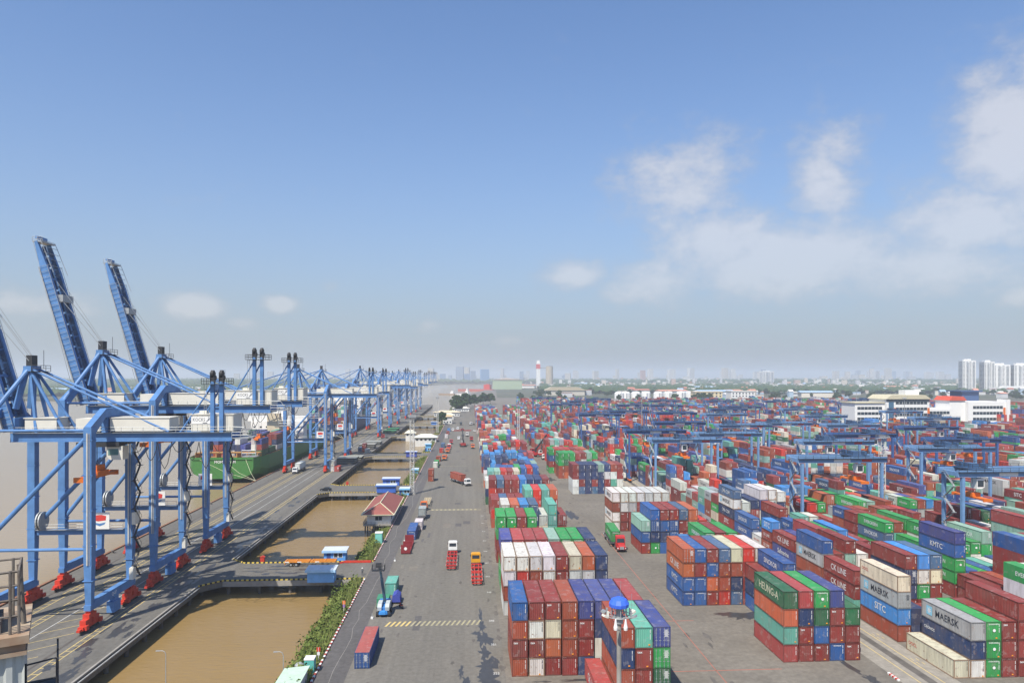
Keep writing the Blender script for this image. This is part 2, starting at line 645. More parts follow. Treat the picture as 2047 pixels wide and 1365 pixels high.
QX0, QX1 = -96.0, -60.5          # quay deck, river side to inlet side
RX = -24.4                       # kerb of the road
WZ = -3.2
sheet('river_water', [(-13000, -350), (2500, -350), (2500, 6000), (-13000, 6000)], WZ, M['water'])
sheet('yard_ground', [(RX, -300), (14000, -300), (14000, 20000), (1000, 20000), (1000, 4650), (420, 4000), (120, 3200), (60, 2500), (-5, 1900), (RX, 1300)], -0.004, M['yard_ground'], -6)
sheet('far_shore', [(-12500, 1500), (-975, 1540), (-480, 1420), (-420, 1800), (-350, 2600), (-300, 3600), (-100, 4650), (998, 4900), (998, 20000), (-12500, 20000)], 0.3, M['farland'], -6)
sheet('far_land', [(60, 1560), (900, 1400), (1500, 1150), (2400, 900), (13900, 900), (13900, 19900), (1010, 19900), (1010, 4700), (480, 4050), (160, 3200), (90, 2500)], 0.02, M['farland'])
sheet('road', [(-19.3, -250), (5.6, -250), (5.6, 1190), (-19.3, 1190)], 0.004, M['road'])
sheet('road_shoulder', [(RX + 0.3, -250), (-19.3, -250), (-19.3, 1190), (RX + 0.3, 1190)], 0.004, M['road_dark'])
sheet('runway_apron', [(66.2, -100), (75.2, -100), (75.2, 1150), (66.2, 1150)], 0.003, M['apron'])

qd = struct(put('quay', MB().box(QX0, QX1, -120, 1190, -1.5, 0.0).mesh('quay'), M['quay']))
# sheet piles and beam under the inlet side of the quay
mb = MB()
for i in range(150):
    y = 96 + i * 7.2
    mb.tube((QX1 - 0.9, y, WZ - 1), (QX1 - 0.9, y, -1.5), 0.42, 8)
put('pile', mb.mesh('pile'), M['conc_dark'], qd)['kind'] = 'stuff'
put('back_wall', MB().box(QX1 - 4.4, QX1 - 4.0, -120, 1190, WZ - 2, -1.5).mesh('back_wall'), M['conc_dark'], qd)
mb = MB()
mb.box(QX1 - 0.35, QX1 + 0.02, -120, 164, 0.0, 0.18)
for a, b in ((187, 288), (315, 416), (446, 554), (584, 686), (716, 826), (856, 1190)):
    mb.box(QX1 - 0.35, QX1 + 0.02, a, b, 0.0, 0.18)
put('edge_kerb', mb.mesh('edge_kerb'), M['concrete'], qd)
put('pipe', MB().tube((QX1 + 0.2, 60, -0.35), (QX1 + 0.2, 164, -0.35), 0.13).tube((QX1 + 0.2, 187, -0.35), (QX1 + 0.2, 288, -0.35), 0.13).mesh('pipe'), M['wline'], qd)
put('river_kerb', MB().box(QX0, QX0 + 0.6, -120, 1190, 0, 0.32).mesh('river_kerb'), simple('rusty_kerb', (0.24, 0.12, 0.07), 0.9, var=0.4, scale=1.0), qd)
mb = MB()
for i in range(46):
    y = 100 + i * 24.0
    mb.lathe([(0.35, 0.0), (0.28, 0.35), (0.28, 0.5), (0.48, 0.62), (0.42, 0.8)], (QX0 + 1.3, y), 10)
    mb.box(QX0 - 0.9, QX0, y - 1.2, y + 1.2, -2.6, -0.1)
put('bollard_row', mb.mesh('bollard_row'), M['rust'], qd)['kind'] = 'stuff'
for x in (-70.5, -90.0):
    put('crane_rail', MB().box(x - 0.28, x + 0.28, -100, 1185, 0.0, 0.012).box(x - 0.05, x + 0.05, -100, 1185, 0.012, 0.05).mesh('crane_rail'), M['conc_dark'], qd)


def stripes(name, mat, rects, z, parent):
    m = MB()
    for x0, x1, y0, y1 in rects:
        m.quad((x0, y0, z), (x1, y0, z), (x1, y1, z), (x0, y1, z))
    return put(name, m.mesh(name), mat, parent)


rects = []
for x in (-87.6, -86.2, -83.0, -81.6, -69.0, -67.8):
    rects.append((x - 0.08, x + 0.08, 95, 700))
for xa, xb in ((-87.6, -86.2), (-83.0, -81.6), (-69.0, -67.8)):
    for i in range(120):
        y = 100 + i * 2.4
        rects.append((xa + 0.08, xb - 0.08, y, y + 0.16))
stripes('yellow_lane_lines', M['yellow'], rects, 0.006, qd)['kind'] = 'stuff'
stripes('white_lane_lines', M['wline'], [(-78.6, -78.42, 95, 700), (-74.6, -74.44, 150, 700)], 0.006, qd)
m = MB()
for i in range(9):
    y = 108 + i * 5.5
    m.quad((-78.3, y, 0.007), (-78.3, y - 0.2, 0.007), (-72.2, y + 5.2, 0.007), (-72.2, y + 5.4, 0.007))
put('hatched_lines', m.mesh('hatched_lines'), M['yellow'], qd)


def blob_patch(m, x, y, rx, ry, z, n=18, jag=0.45):
    pts = []
    for i in range(n):
        a = 2 * PI * i / n
        k = 1 + R.uniform(-jag, jag)
        pts.append((x + rx * k * math.cos(a), y + ry * k * math.sin(a), z))
    o = len(m.v)
    m.v += pts + [(x, y, z)]
    m.f += [(o + i, o + (i + 1) % n, o + n) for i in range(n)]


m = MB()
for i in range(70):
    blob_patch(m, -64.5 + R.uniform(-3.4, 3.0), 105 + R.random() ** 1.5 * 180, R.uniform(0.25, 0.9), R.uniform(0.8, 3.5), 0.004 + i * 0.00004)
for i in range(14):
    blob_patch(m, R.uniform(-54, -32), R.uniform(170, 181), R.uniform(0.8, 3), R.uniform(0.3, 0.9), 0.03 + i * 0.0001)
put('oil_stains', m.mesh('oil_stains'), M['wet'], qd)['kind'] = 'stuff'

# bridges from the quay to the road
BR = [(167.5, 183.3), (291.7, 311.5), (420.4, 442.3), (558.6, 580), (690, 712), (830, 852)]
for i, (a, b) in enumerate(BR):
    out = [(QX1, a - 4.2), (QX1 + 4.0, a), (RX, a), (RX, b), (QX1 + 4.0, b), (QX1, b + 4.2)]
    br = struct(put('bridge', MB().prism(out, 'z', -1.3, 0.0).mesh('bridge'), M['quay']))
    m, k = MB(), MB()
    for (p, q) in ((out[0], out[1]), (out[1], out[2]), (out[4], out[3]), (out[5], out[4])):
        p, q = Vector((*p, 0.14)), Vector((*q, 0.14))
        s = 0.16 if p.y < (a + b) / 2 else -0.16
        p.y += s
        q.y += s
        L = (q - p).length
        m.bar(p, q, 0.28, 0.28)
        nb = int(L / 1.1)
        for j in range(nb):
            c = p + (q - p) * ((j + 0.25) / nb)
            d = p + (q - p) * ((j + 0.72) / nb)
            k.bar(c, d, 0.30, 0.30)
    put('kerb', m.mesh('kerb'), simple('kerb_yellow', (0.62, 0.46, 0.08), 0.8), br)
    put('black_kerb_stripes', k.mesh('black_kerb_stripes'), M['black'], br)['kind'] = 'stuff'
    m = MB()
    for j in range(5):
        x = QX1 + 5 + j * 7.0
        for y in (a + 1.0, (a + b) / 2, b - 1.0):
            m.tube((x, y, WZ - 1), (x, y, -1.3), 0.4, 8)
    put('pile', m.mesh('pile'), M['conc_dark'], br)['kind'] = 'stuff'
    put('fascia', MB().box(QX1 + 4.0, RX - 1, a - 0.14, a - 0.003, -1.25, -0.08).mesh('fascia'), M['concrete'], br)

# sloping bank between the inlets and the road
vs, fs = [], []
ys = list(np.arange(80, 1300, 3.0))
prof = [(RX, -0.02), (RX - 1.2, -0.25), (RX - 3.2, -1.3), (RX - 5.2, -2.7), (RX - 7.5, -4.2)]
for i, y in enumerate(ys):
    w = R.uniform(-0.5, 0.6)
    for j, (x, z) in enumerate(prof):
        vs.append((x + (w * j * 0.4 if j else 0), y, z + (R.uniform(-0.15, 0.15) if j else 0)))
n = len(prof)
for i in range(len(ys) - 1):
    for j in range(n - 1):
        fs.append((i * n + j, i * n + j + 1, (i + 1) * n + j + 1, (i + 1) * n + j))
struct(put('bank', MB().add(vs, fs).mesh('bank'), M['soil']))


def leaf_cloud(pts, size, rnd, squash=0.8):
    """leaf-sized quads, one per point, in random attitudes -> verts, faces (numpy)"""
    n = len(pts)
    d1 = rnd.normal(size=(n, 3))
    d1 /= np.linalg.norm(d1, axis=1)[:, None]
    d2 = np.cross(d1, rnd.normal(size=(n, 3)))
    d2 /= np.linalg.norm(d2, axis=1)[:, None]
    s = (size * rnd.uniform(0.6, 1.4, n))[:, None]
    a, b = d1 * s, d2 * s * squash
    v = np.stack([pts - a - b, pts + a - b, pts + a + b, pts - a + b], 1).reshape(-1, 3)
    f = np.arange(n * 4).reshape(n, 4)
    return v, f


def np_mesh(name, v, f):
    me = bpy.data.meshes.new(name)
    k = f.shape[1]
    me.vertices.add(len(v))
    me.vertices.foreach_set('co', np.asarray(v, np.float32).ravel())
    me.loops.add(f.size)
    me.loops.foreach_set('vertex_index', f.ravel().astype(np.int32))
    me.polygons.add(len(f))
    me.polygons.foreach_set('loop_start', np.arange(0, f.size, k, dtype=np.int32))
    me.polygons.foreach_set('use_smooth', np.zeros(len(f), dtype=bool))
    me.update(calc_edges=True)
    return me


rnd = np.random.default_rng(5)
pts = []
for (a, b, dens) in ((98, 166.6, 13), (184.5, 222, 12), (263, 290.5, 9), (312.5, 419.5, 6), (443.5, 557.5, 4), (581, 689, 2.5), (713, 829, 2)):
    for i in range(int((b - a) * dens * 0.35)):
        y = rnd.uniform(a, b)
        u = rnd.beta(1.4, 1.6)
        x = RX - 0.7 - u * 5.6
        zb = -0.1 - max(0, u * 5.6 - 0.6) * 0.62
        hgt = rnd.uniform(0.4, 1.4) * (0.55 + 1.3 * (rnd.random() < 0.18))
        k = int(42 * (1 if dens > 5 else 0.6))
        c = rnd.normal(size=(k, 3)) * np.array([0.55, 0.6, 0.34 * hgt]) + np.array([x, y, zb + hgt * 0.55])
        c[:, 2] = np.maximum(c[:, 2], zb - 0.2)
        pts.append(c)
pts = np.concatenate(pts)
v, f = leaf_cloud(pts, 0.17, rnd)
tag(put('bank_shrubs', np_mesh('bank_shrubs', v, f), M['leaf']), 'green weeds and shrubs growing along the bank beside the road', 'shrubs', kind='stuff')

# tall pale grass between the shrubs
gp = []
for (a, b, k) in ((98, 166.6, 5200), (184.5, 222, 2600), (263, 290.5, 1500), (312.5, 419.5, 4000), (443.5, 557.5, 2600)):
    u = rnd.beta(1.1, 1.5, k)
    gp.append(np.stack([RX - 0.35 - u * 5.9, rnd.uniform(a, b, k), -0.1 - np.maximum(0, u * 5.9 - 0.6) * 0.62], 1))
gp = np.concatenate(gp)
k = len(gp)
hg = rnd.uniform(0.5, 1.5, k)
an = rnd.uniform(0, PI, k)
wd = np.stack([np.cos(an), np.sin(an), np.zeros(k)], 1) * rnd.uniform(0.03, 0.09, k)[:, None]
tip = gp + np.stack([rnd.normal(0, 0.3, k), rnd.normal(0, 0.3, k), hg], 1)
v = np.stack([gp - wd, gp + wd, tip + wd * 0.3, tip - wd * 0.3], 1).reshape(-1, 3)
tag(put('bank_grass', np_mesh('bank_grass', v, np.arange(k * 4).reshape(k, 4)), leafmat('grass_pale', (0.11, 0.16, 0.035), (0.27, 0.27, 0.10), 0.4)), 'tall pale grass on the bank beside the road', 'grass', kind='stuff')

# red and white kerb of the road
segs = [(96, 167.2), (183.6, 291.4), (311.8, 420.1), (442.6, 558.3), (580.3, 689.7)]
m, k = MB(), MB()
for a, b in segs:
    m.box(RX - 0.02, RX + 0.28, a, b, 0, 0.22)
    for j in range(int((b - a) / 1.6)):
        k.box(RX - 0.035, RX + 0.295, a + j * 1.6, a + j * 1.6 + 0.8, 0.0, 0.235)
kb = struct(put('kerb', m.mesh('kerb'), M['white']))
put('red_kerb_stripes', k.mesh('red_kerb_stripes'), simple('kerb_red', (0.30, 0.05, 0.04), 0.8), kb)['kind'] = 'stuff'

# painted and worn marks on the road
rd = bpy.data.objects['road']
m = MB()
for i in range(19):
    x = -16.0 + i * 0.95
    m.quad((x, 135.4, 0.008), (x + 0.4, 135.4, 0.008), (x + 1.1, 138.0, 0.008), (x + 0.7, 138.0, 0.008))
put('hatched_crossing', m.mesh('hatched_crossing'), M['worn'], rd)
m = MB()
for i in range(5):
    x = -16.0 + i * 0.95
    m.quad((x, 135.4, 0.0095), (x + 0.4, 135.4, 0.0095), (x + 1.1, 138.0, 0.0095), (x + 0.7, 138.0, 0.0095))
put('hatched_crossing', m.mesh('hatched_crossing'), M['yellow'], rd)
stripes('faded_crossing', M['worn'], [(-16.5, 4.0, 251.6, 252.0), (-16.5, 4.0, 253.4, 253.8), (-16, -1, 375, 375.4)], 0.008, rd)
stripes('hump_mark', M['worn'], [(-16.4 + j * 1.5, -15.7 + j * 1.5, 252.0, 253.4) for j in range(13)], 0.0085, rd)
m = MB()
for (x, y, rx, ry) in ((2.1, 140, 0.35, 4.5), (2.3, 134, 0.7, 2.6), (2.6, 128, 1.3, 3.2), (2.6, 121.5, 0.9, 2.6), (2.9, 116, 1.5, 3.4), (2.7, 111, 1.6, 2.8), (-1.4, 114, 0.35, 2.5), (-0.6, 110.5, 0.7, 1.6), (1.2, 131, 0.8, 0.7), (4.2, 117.5, 0.6, 1.3)):
    blob_patch(m, x, y, rx, ry, 0.0062 + len(m.v) * 1e-6, 22, 0.5)
put('wet_patch', m.mesh('wet_patch'), M['wet'], rd)
m = MB()
for i in range(16):
    y = 118 + i * 13.4
    m.box(5.0, 5.5, y, y + 1.6, 0.004, 0.011)
    blob_patch(m, 5.2, y - 3, 0.5, 1.2, 0.0065 + i * 1e-5)
put('drain', m.mesh('drain'), M['conc_dark'], rd)['kind'] = 'stuff'
for i, w in enumerate(['353', '351', '348', '345', '342', '339', '336', '333', '330', '327', '324']):
    put('painted_number', text_mesh(w), M['wline'], rd, (4.2, 113 + i * 12.2 + (6 if i > 2 else 0), 0.009), (0, 0, 0), scale=(0.7, 1.3, 1))
for nm, mt, n_, zz in (('asphalt_repair', 'road_dark', 16, 0.0055), ('pale_repair', 'yard_ground', 10, 0.0058)):
    m = MB()
    for i in range(n_):
        x, y = R.uniform(-18, 3), 100 + R.random() ** 1.4 * 420
        w, l = R.uniform(0.6, 2.4), R.uniform(1.5, 9)
        m.quad((x, y, zz + i * 1e-5), (x + w, y, zz + i * 1e-5), (x + w, y + l, zz + i * 1e-5), (x, y + l, zz + i * 1e-5))
    put(nm, m.mesh(nm), M[mt], rd)['kind'] = 'stuff'
m = MB()
for i in range(90):
    blob_patch(m, R.uniform(-18.5, 4.5), 100 + R.random() ** 1.5 * 330, R.uniform(0.08, 0.4), R.uniform(0.15, 1.3), 0.0072 + i * 1e-6, 12)
put('oil_spots', m.mesh('oil_spots'), M['conc_dark'], rd)['kind'] = 'stuff'
# crack line in the shoulder and tar seams
m = MB()
px = -21.0
for i in range(60):
    y = 105 + i * 5.0
    nx = max(-22.5, min(-19.6, px + R.uniform(-0.7, 0.7)))
    m.quad((px, y, 0.0075), (px + 0.07, y, 0.0075), (nx + 0.07, y + 5, 0.0075), (nx, y + 5, 0.0075))
    px = nx
put('crack_seam', m.mesh('crack_seam'), M['concrete'], rd)
yd = bpy.data.objects['yard_ground']
m = MB()
for i in range(120):
    x, y = R.choice((R.uniform(29, 43), R.uniform(29, 66))), 98 + R.random() ** 1.3 * 300
    blob_patch(m, x, y, R.uniform(0.1, 0.6), R.uniform(0.2, 1.6), 0.001 + i * 4e-6, 12)
put('oil_spots', m.mesh('oil_spots'), M['conc_dark'], yd)['kind'] = 'stuff'
stripes('red_lane_line', simple('faded_red_line', (0.36, 0.13, 0.09), 0.85, var=0.15), [(39.2, 39.35, 95, 212), (30.2, 30.32, 100, 300), (30.3, 43, 135.2, 135.4), (30.3, 50, 112, 112.2)], 0.004, yd)
m = MB()
for (x, y, rx, ry) in ((54, 137.5, 3.4, 2.2), (50.5, 138.6, 3.0, 0.9), (57.5, 133.6, 2.4, 0.5), (61.5, 112.0, 0.6, 3.6), (62.2, 107.5, 0.8, 1.5), (17, 109.8, 2.6, 0.5), (11, 109.6, 1.6, 0.3), (33, 148, 2.2, 4), (34.5, 240, 1.5, 7), (36, 325, 3, 9)):
    blob_patch(m, x, y, rx, ry, 0.002 + len(m.v) * 1e-6, 20, 0.45)
put('damp_patch', m.mesh('damp_patch'), M['wet'], yd)
ap = bpy.data.objects['runway_apron']
stripes('yellow_line', M['yellow'], [(68.9, 69.05, 90, 600), (72.6, 72.75, 90, 600)], 0.008, ap)
stripes('dark_strip', M['conc_dark'], [(70.2, 71.6, 90, 600)], 0.007, ap)
m = MB()
for y in (102, 112.5, 124):
    for dx, dy in ((0, 0), (1.0, 0), (0, 1.6), (1.0, 1.6)):
        m.quad((73.2 + dx * 0.9, y + dy, 0.009), (73.2 + dx * 0.9 + 0.12, y + dy, 0.009), (73.2 + dx * 0.9 + 0.12, y + dy + 0.9, 0.009), (73.2 + dx * 0.9, y + dy + 0.9, 0.009))
put('slot_mark', m.mesh('slot_mark'), M['yellow'], ap)
for y in (101.0, 106.5):
    b = tag(empty('barrier_kerb', (66.0, y, 0)), 'short red and white barrier kerb lying on the concrete, ' + ('nearer the camera' if y < 103 else 'farther from the camera'), 'barrier', 'barrier kerbs on the concrete')
    put('block', MB().box(-0.18, 0.18, 0, 2.8, 0, 0.25).mesh('block'), M['white'], b)
    put('red_stripes', MB().box(-0.19, 0.19, 0.3, 0.7, 0, 0.26).box(-0.19, 0.19, 1.1, 1.5, 0, 0.26).box(-0.19, 0.19, 1.9, 2.3, 0, 0.26).mesh('red_stripes'), M['red'], b)
# ------------------------------------------------------------------ shipping containers
PAL = {'r': ((0.217, 0.033, 0.028), 'dark red'), 'R': ((0.462, 0.032, 0.020), 'bright red'), 'p': ((0.332, 0.055, 0.051), 'rose red'), 'q': ((0.286, 0.061, 0.032), 'rust red'),
       'o': ((0.435, 0.107, 0.042), 'orange'), 'b': ((0.020, 0.088, 0.277), 'blue'), 'n': ((0.019, 0.041, 0.120), 'navy blue'), 's': ((0.055, 0.116, 0.222), 'slate blue'),
       'l': ((0.042, 0.222, 0.536), 'light blue'), 'i': ((0.051, 0.069, 0.240), 'indigo blue'), 'g': ((0.023, 0.286, 0.069), 'bright green'), 'G': ((0.020, 0.116, 0.051), 'dark green'),
       't': ((0.111, 0.351, 0.277), 'teal'), 'm': ((0.231, 0.388, 0.315), 'pale green'), 'w': ((0.582, 0.582, 0.553), 'white'), 'c': ((0.582, 0.524, 0.398), 'cream'), 'y': ((0.349, 0.364, 0.378), 'grey')}
WEIGHT = {'r': 22, 'q': 12, 'p': 8, 'R': 7, 'o': 7, 'b': 8, 'n': 10, 's': 5, 'l': 5, 'g': 8, 'G': 2, 't': 5, 'm': 4, 'w': 9, 'c': 5, 'y': 4, 'i': 3}
KEYS, WTS = list(WEIGHT), list(WEIGHT.values())
WORDS = {'g': ['EVERGREEN'], 'l': ['SITC', 'SITC', None], 'n': ['CMA CGM', 'SITC', 'KMTC', None], 'b': ['KMTC', 'SINOKOR', None, None], 's': ['SINOKOR', 'CMA CGM', None], 'w': ['MAERSK', 'MAERSK', 'YANG MING', None],
         'y': ['MAERSK', 'MAERSK', None], 'c': ['OOCL', 'OOCL', None], 'r': ['CK LINE', 'SITC', None, None, None, None], 'R': ['CK LINE', None, None], 'o': [None], 'q': [None, None, 'CK LINE'], 'p': [None],
         'i': [None, 'Safmarine'], 'G': ['HEUNG-A', 'EVERGREEN'], 't': [None, None, 'SITC'], 'm': ['SINOKOR', None, None]}
CW, L40, L20 = 2.44, 12.19, 6.06


def corr(m, p0, du, n_per, per, dv, h0, h1, up=(0, 0, 1)):
    """corrugated panel: from p0 along du, ribs pushed along dv"""
    p0, du, dv, up = Vector(p0), Vector(du), Vector(dv), Vector(up)
    prof = []
    for i in range(n_per):
        for a, d in ((0, 0), (0.34, 0), (0.5, 1), (0.84, 1)):
            prof.append(((i + a) * per, d))
    prof.append((n_per * per, 0))
    vs = []
    for t, d in prof:
        b = p0 + du * t + dv * d
        vs += [b + up * h0, b + up * h1]
    m.add(vs, [(2 * i, 2 * i + 2, 2 * i + 3, 2 * i + 1) for i in range(len(prof) - 1)])


def body_mesh(L, H):
    def fn():
        m = MB()
        x, y = CW / 2 - 0.03, L / 2 - 0.05
        ny = round(2 * y / 0.34)
        nx = round(2 * (x - 0.04) / 0.30)
        corr(m, (-x, -y, 0), (0, 1, 0), ny, 2 * y / ny, (0.05, 0, 0), 0.14, H - 0.08)
        corr(m, (x, -y, 0), (0, 1, 0), ny, 2 * y / ny, (-0.05, 0, 0), 0.14, H - 0.08)
        corr(m, (-x, -y, 0), (1, 0, 0), nx, 2 * x / nx, (0, 0.05, 0), 0.14, H - 0.08)
        corr(m, (-x, y, 0), (1, 0, 0), nx, 2 * x / nx, (0, -0.05, 0), 0.14, H - 0.08)
        nr = round(2 * y / 0.62)
        corr(m, (-x, -y, H - 0.035), (0, 1, 0), nr, 2 * y / nr, (0, 0, -0.022), 0, 2 * x, (1, 0, 0))
        m.box(-x, x, -y, y, 0.1, 0.14)
        return m
    return shared(('body', L, H), fn)


def frame_mesh(L, H):
    def fn():
        m = MB()
        X, Y = CW / 2, L / 2
        for sx in (-1, 1):
            for sy in (-1, 1):
                m.box(min(sx * X, sx * (X - 0.12)), max(sx * X, sx * (X - 0.12)), min(sy * Y, sy * (Y - 0.14)), max(sy * Y, sy * (Y - 0.14)), 0.0, H)
                m.box(min(sx * (X + .006), sx * (X - 0.17)), max(sx * (X + .006), sx * (X - 0.17)), min(sy * (Y + .006), sy * (Y - 0.18)), max(sy * (Y + .006), sy * (Y - 0.18)), H - 0.12, H + 0.006)
            m.box(min(sx * X, sx * (X - 0.07)), max(sx * X, sx * (X - 0.07)), -Y + 0.14, Y - 0.14, H - 0.11, H - 0.012)
            m.box(min(sx * X, sx * (X - 0.07)), max(sx * X, sx * (X - 0.07)), -Y + 0.14, Y - 0.14, 0.03, 0.17)
        for sy in (-1, 1):
            m.box(-X + 0.12, X - 0.12, min(sy * Y, sy * (Y - 0.09)), max(sy * Y, sy * (Y - 0.09)), H - 0.13, H - 0.012)
            m.box(-X + 0.12, X - 0.12, min(sy * Y, sy * (Y - 0.09)), max(sy * Y, sy * (Y - 0.09)), 0.03, 0.18)
        return m
    return shared(('frame', L, H), fn)


def door_mesh(H):
    def fn():
        m = MB()
        w = CW / 2 - 0.13
        m.box(0.012, w, -0.03, 0.03, 0.19, H - 0.14)
        for i in range(5):
            z = 0.26 + i * (H - 0.45) / 5
            m.box(0.06, w - 0.05, -0.05, -0.03, z, z + (H - 0.45) / 5 - 0.13)
        return m
    return shared(('door', H), fn)


def rod_mesh(H):
    def fn():
        m = MB()
        for x in (0.3, 0.84):
            m.tube((x, -0.085, 0.12), (x, -0.085, H - 0.08), 0.028, 6)
            m.box(x - 0.16, x + 0.16, -0.10, -0.07, 1.0, 1.06)
            for z in (0.35, H * 0.5, H - 0.4):
                m.box(x - 0.07, x + 0.07, -0.1, -0.05, z, z + 0.08)
        return m
    return shared(('rods', H), fn)


def id_mesh():
    m = MB()
    for i in range(11):
        if i == 4:
            continue
        m.box(-0.045, 0.045, -0.008, 0.004, -i * 0.125, -i * 0.125 + 0.09)
    return m


def doormark_mesh():
    m = MB()
    for i in range(7):
        w = 0.22 + 0.2 * ((i * 37) % 5) / 5
        m.box(-w, w, -0.008, 0.004, -i * 0.15, -i * 0.15 + 0.07)
    return m


def plank_mesh():
    return MB().box(-0.13, 0.13, -0.01, 0.004, -0.09, 0.09)


DARKTEXT = set('wyc')


def make_container(c):
    L, H = c['L'], c['H']
    base, cname = PAL[c['col']]
    j = R.uniform(0.86, 1.14)
    col = tuple(max(0.0, min(1.0, b * j * R.uniform(0.95, 1.05))) for b in base)
    wear = 0.9 if c.get('rusty') else (0.55 if c['col'] in 'wyc' else R.choice((0.2, 0.4, 0.65)))
    col4 = (*col, wear)
    o = put('shipping_container', body_mesh(L, H), M['container'], None, (c['x'] + CW / 2, c['y'] + L / 2, c['z']), (0, 0, c.get('rz', 0)), col4)
    put('frame', frame_mesh(L, H), M['container'], o, color=(0.30, 0.2, 0.13, wear) if c.get('rusty') else (*[k * 0.62 for k in col], wear))  # rusty frames brown; others darkened body paint, standing in for shaded gaps between boxes
    ye = -L / 2
    if c['door']:
        for s in (-1, 1):
            d = put('door', door_mesh(H), M['container'], o, (0, ye - 0.012, 0), (0, 0, 0), col4, (s, 1, 1))
            put('lock_rods', rod_mesh(H), M['steel'] if c['col'] not in 'wyc' else M['container'], d, color=(0.3, 0.3, 0.3, 0.2))
        put('door_markings', shared('door_markings', doormark_mesh), M['letter_white'] if c['col'] not in DARKTEXT else M['letter_dark'], o, (0.6, ye - 0.075, H - 0.45))['kind'] = 'stuff'
    else:
        put('number_code', shared('number_code', id_mesh), M['letter_white'] if c['col'] not in DARKTEXT else M['letter_dark'], o, (CW / 2 - 0.33, ye - 0.004, H - 0.45))['kind'] = 'stuff'
        if R.random() < 0.6:
            put('sticker', shared('sticker', plank_mesh), M['sticker'], o, (R.choice((0.45, 0.75)), ye - 0.004, R.choice((0.35, 0.45))))
        if c['col'] in 'bsg' and R.random() < 0.8:
            put('name_band', text_mesh({'b': 'SINOKOR', 's': 'SINOKOR', 'g': 'EVERGREEN'}[c['col']]), M['letter_white'], o, (0, ye - 0.006, H - 0.42), (PI / 2, 0, 0), scale=(0.3, 0.3, 1))
        if c['col'] in 'rp' and R.random() < 0.55:
            put('lessor_mark', text_mesh('tex'), M['letter_white'], o, (-0.62, ye - 0.006, H - 0.55), (PI / 2, 0, 0), scale=(0.52, 0.52, 1))
        if c['col'] == 'g':
            put('round_emblem', shared('round_emblem', lambda: MB().tube((0, -0.006, 0), (0, 0.004, 0), 0.24, 14)), M['letter_white'], o, (0.1, ye - 0.002, H * 0.52))
    w = c.get('word')
    if w:
        me = text_mesh(w)
        tw_ = max(v.co.x for v in me.vertices) - min(v.co.x for v in me.vertices)
        size = min(1.8, L * ({'HEUNG-A': 0.72, 'SITC': 0.34, 'MAERSK': 0.47, 'KMTC': 0.34}.get(w, 0.5) if L > 8 else 0.6) / tw_)
        mat = M['letter_white']
        if c['col'] in DARKTEXT:
            mat = M['letter_red'] if w in ('OOCL', 'YANG MING') else M['letter_dark']
        if w == 'HEUNG-A':
            mat = M['letter_cream']
        if w in ('OOCL', 'CRONOS'):
            size *= 0.45
        yo = {'OOCL': L * 0.36, 'CRONOS': L * 0.33, 'MAERSK': -L * 0.03, 'SITC': -L * 0.05}.get(w, 0.0)
        put('lettering', me, mat, o, (-CW / 2 + 0.012, yo, H * 0.5), (PI / 2, 0, -PI / 2), scale=(size, size, 1))
        if w == 'MAERSK':
            s = MB()
            for k in range(7):
                a = 2 * PI * k / 7 + PI / 2
                b1, b2 = a + 0.35, a - 0.35
                s.add([(0, 0, 0), (0.3 * math.cos(b2), 0.3 * math.sin(b2), 0), (0.62 * math.cos(a), 0.62 * math.sin(a), 0), (0.3 * math.cos(b1), 0.3 * math.sin(b1), 0)], [(0, 1, 2, 3)])
            put('star_panel', shared('star_panel', lambda: MB().add([(-0.75, -0.75, 0), (0.75, -0.75, 0), (0.75, 0.75, 0), (-0.75, 0.75, 0)], [(0, 1, 2, 3)])), M['letter_sky'], o, (-CW / 2 + 0.010, L * 0.33, H * 0.52), (PI / 2, 0, -PI / 2))
            put('star', shared('star', lambda: s), M['letter_white'], o, (-CW / 2 + 0.004, L * 0.33, H * 0.52), (PI / 2, 0, -PI / 2))
    tag(o, c['label'], 'container', c['group'])
    return o


ALL = []


def stack_bay(x0, pitch, y0, tiers, phrase, group, L=L40, H=2.9, words=None, doors=None, rows=8, jitter=0.12, rusty=''):
    """tiers: strings top to bottom, one letter a column ('.' none, '?' any)"""
    nt = len(tiers)
    cols = max(len(t) for t in tiers)
    for ci in range(cols):
        z = 0.0
        seq = []
        for t in reversed(tiers):
            k = t[ci] if ci < len(t) else '.'
            if k != '.':
                seq.append(k)
        dy = R.uniform(-jitter, jitter)
        for ti, k in enumerate(seq):
            if k == '?':
                k = R.choices(KEYS, WTS)[0]
            hh = H if not callable(H) else H()
            w = (words or {}).get((ci, ti), 'auto')
            if w == 'auto':
                w = R.choice(WORDS[k]) if (ci == 0 or R.random() < 0.5) else None
            c = dict(x=x0 + ci * pitch + R.uniform(-0.025, 0.025), y=y0 + dy + R.uniform(-0.04, 0.04), z=z, L=L, H=hh, col=k, word=w, tier=ti, nt=len(seq), ci=ci,
                     door=((ci, ti) in doors) if doors is not None else R.random() < 0.22, phrase=phrase, group=group, half='', bay=(phrase, group))
            c['rusty'] = (k in 'wc' and R.random() < 0.5)
            ALL.append(c)
            z += hh + 0.012


def rand_tiers(cols, lo, hi, p_gap=0.05, state=None):
    hs = []
    h = R.randint(lo, hi)
    for i in range(cols):
        if R.random() < 0.45:
            h = R.randint(lo, hi)
        hs.append(0 if R.random() < p_gap else h)
    mx = max(hs + [1])
    base = R.choices(KEYS, WTS)[0]
    out = []
    for t in range(mx, 0, -1):
        out.append(''.join((base if R.random() < 0.36 else '?') if hs[i] >= t else '.' for i in range(cols)))
    return out


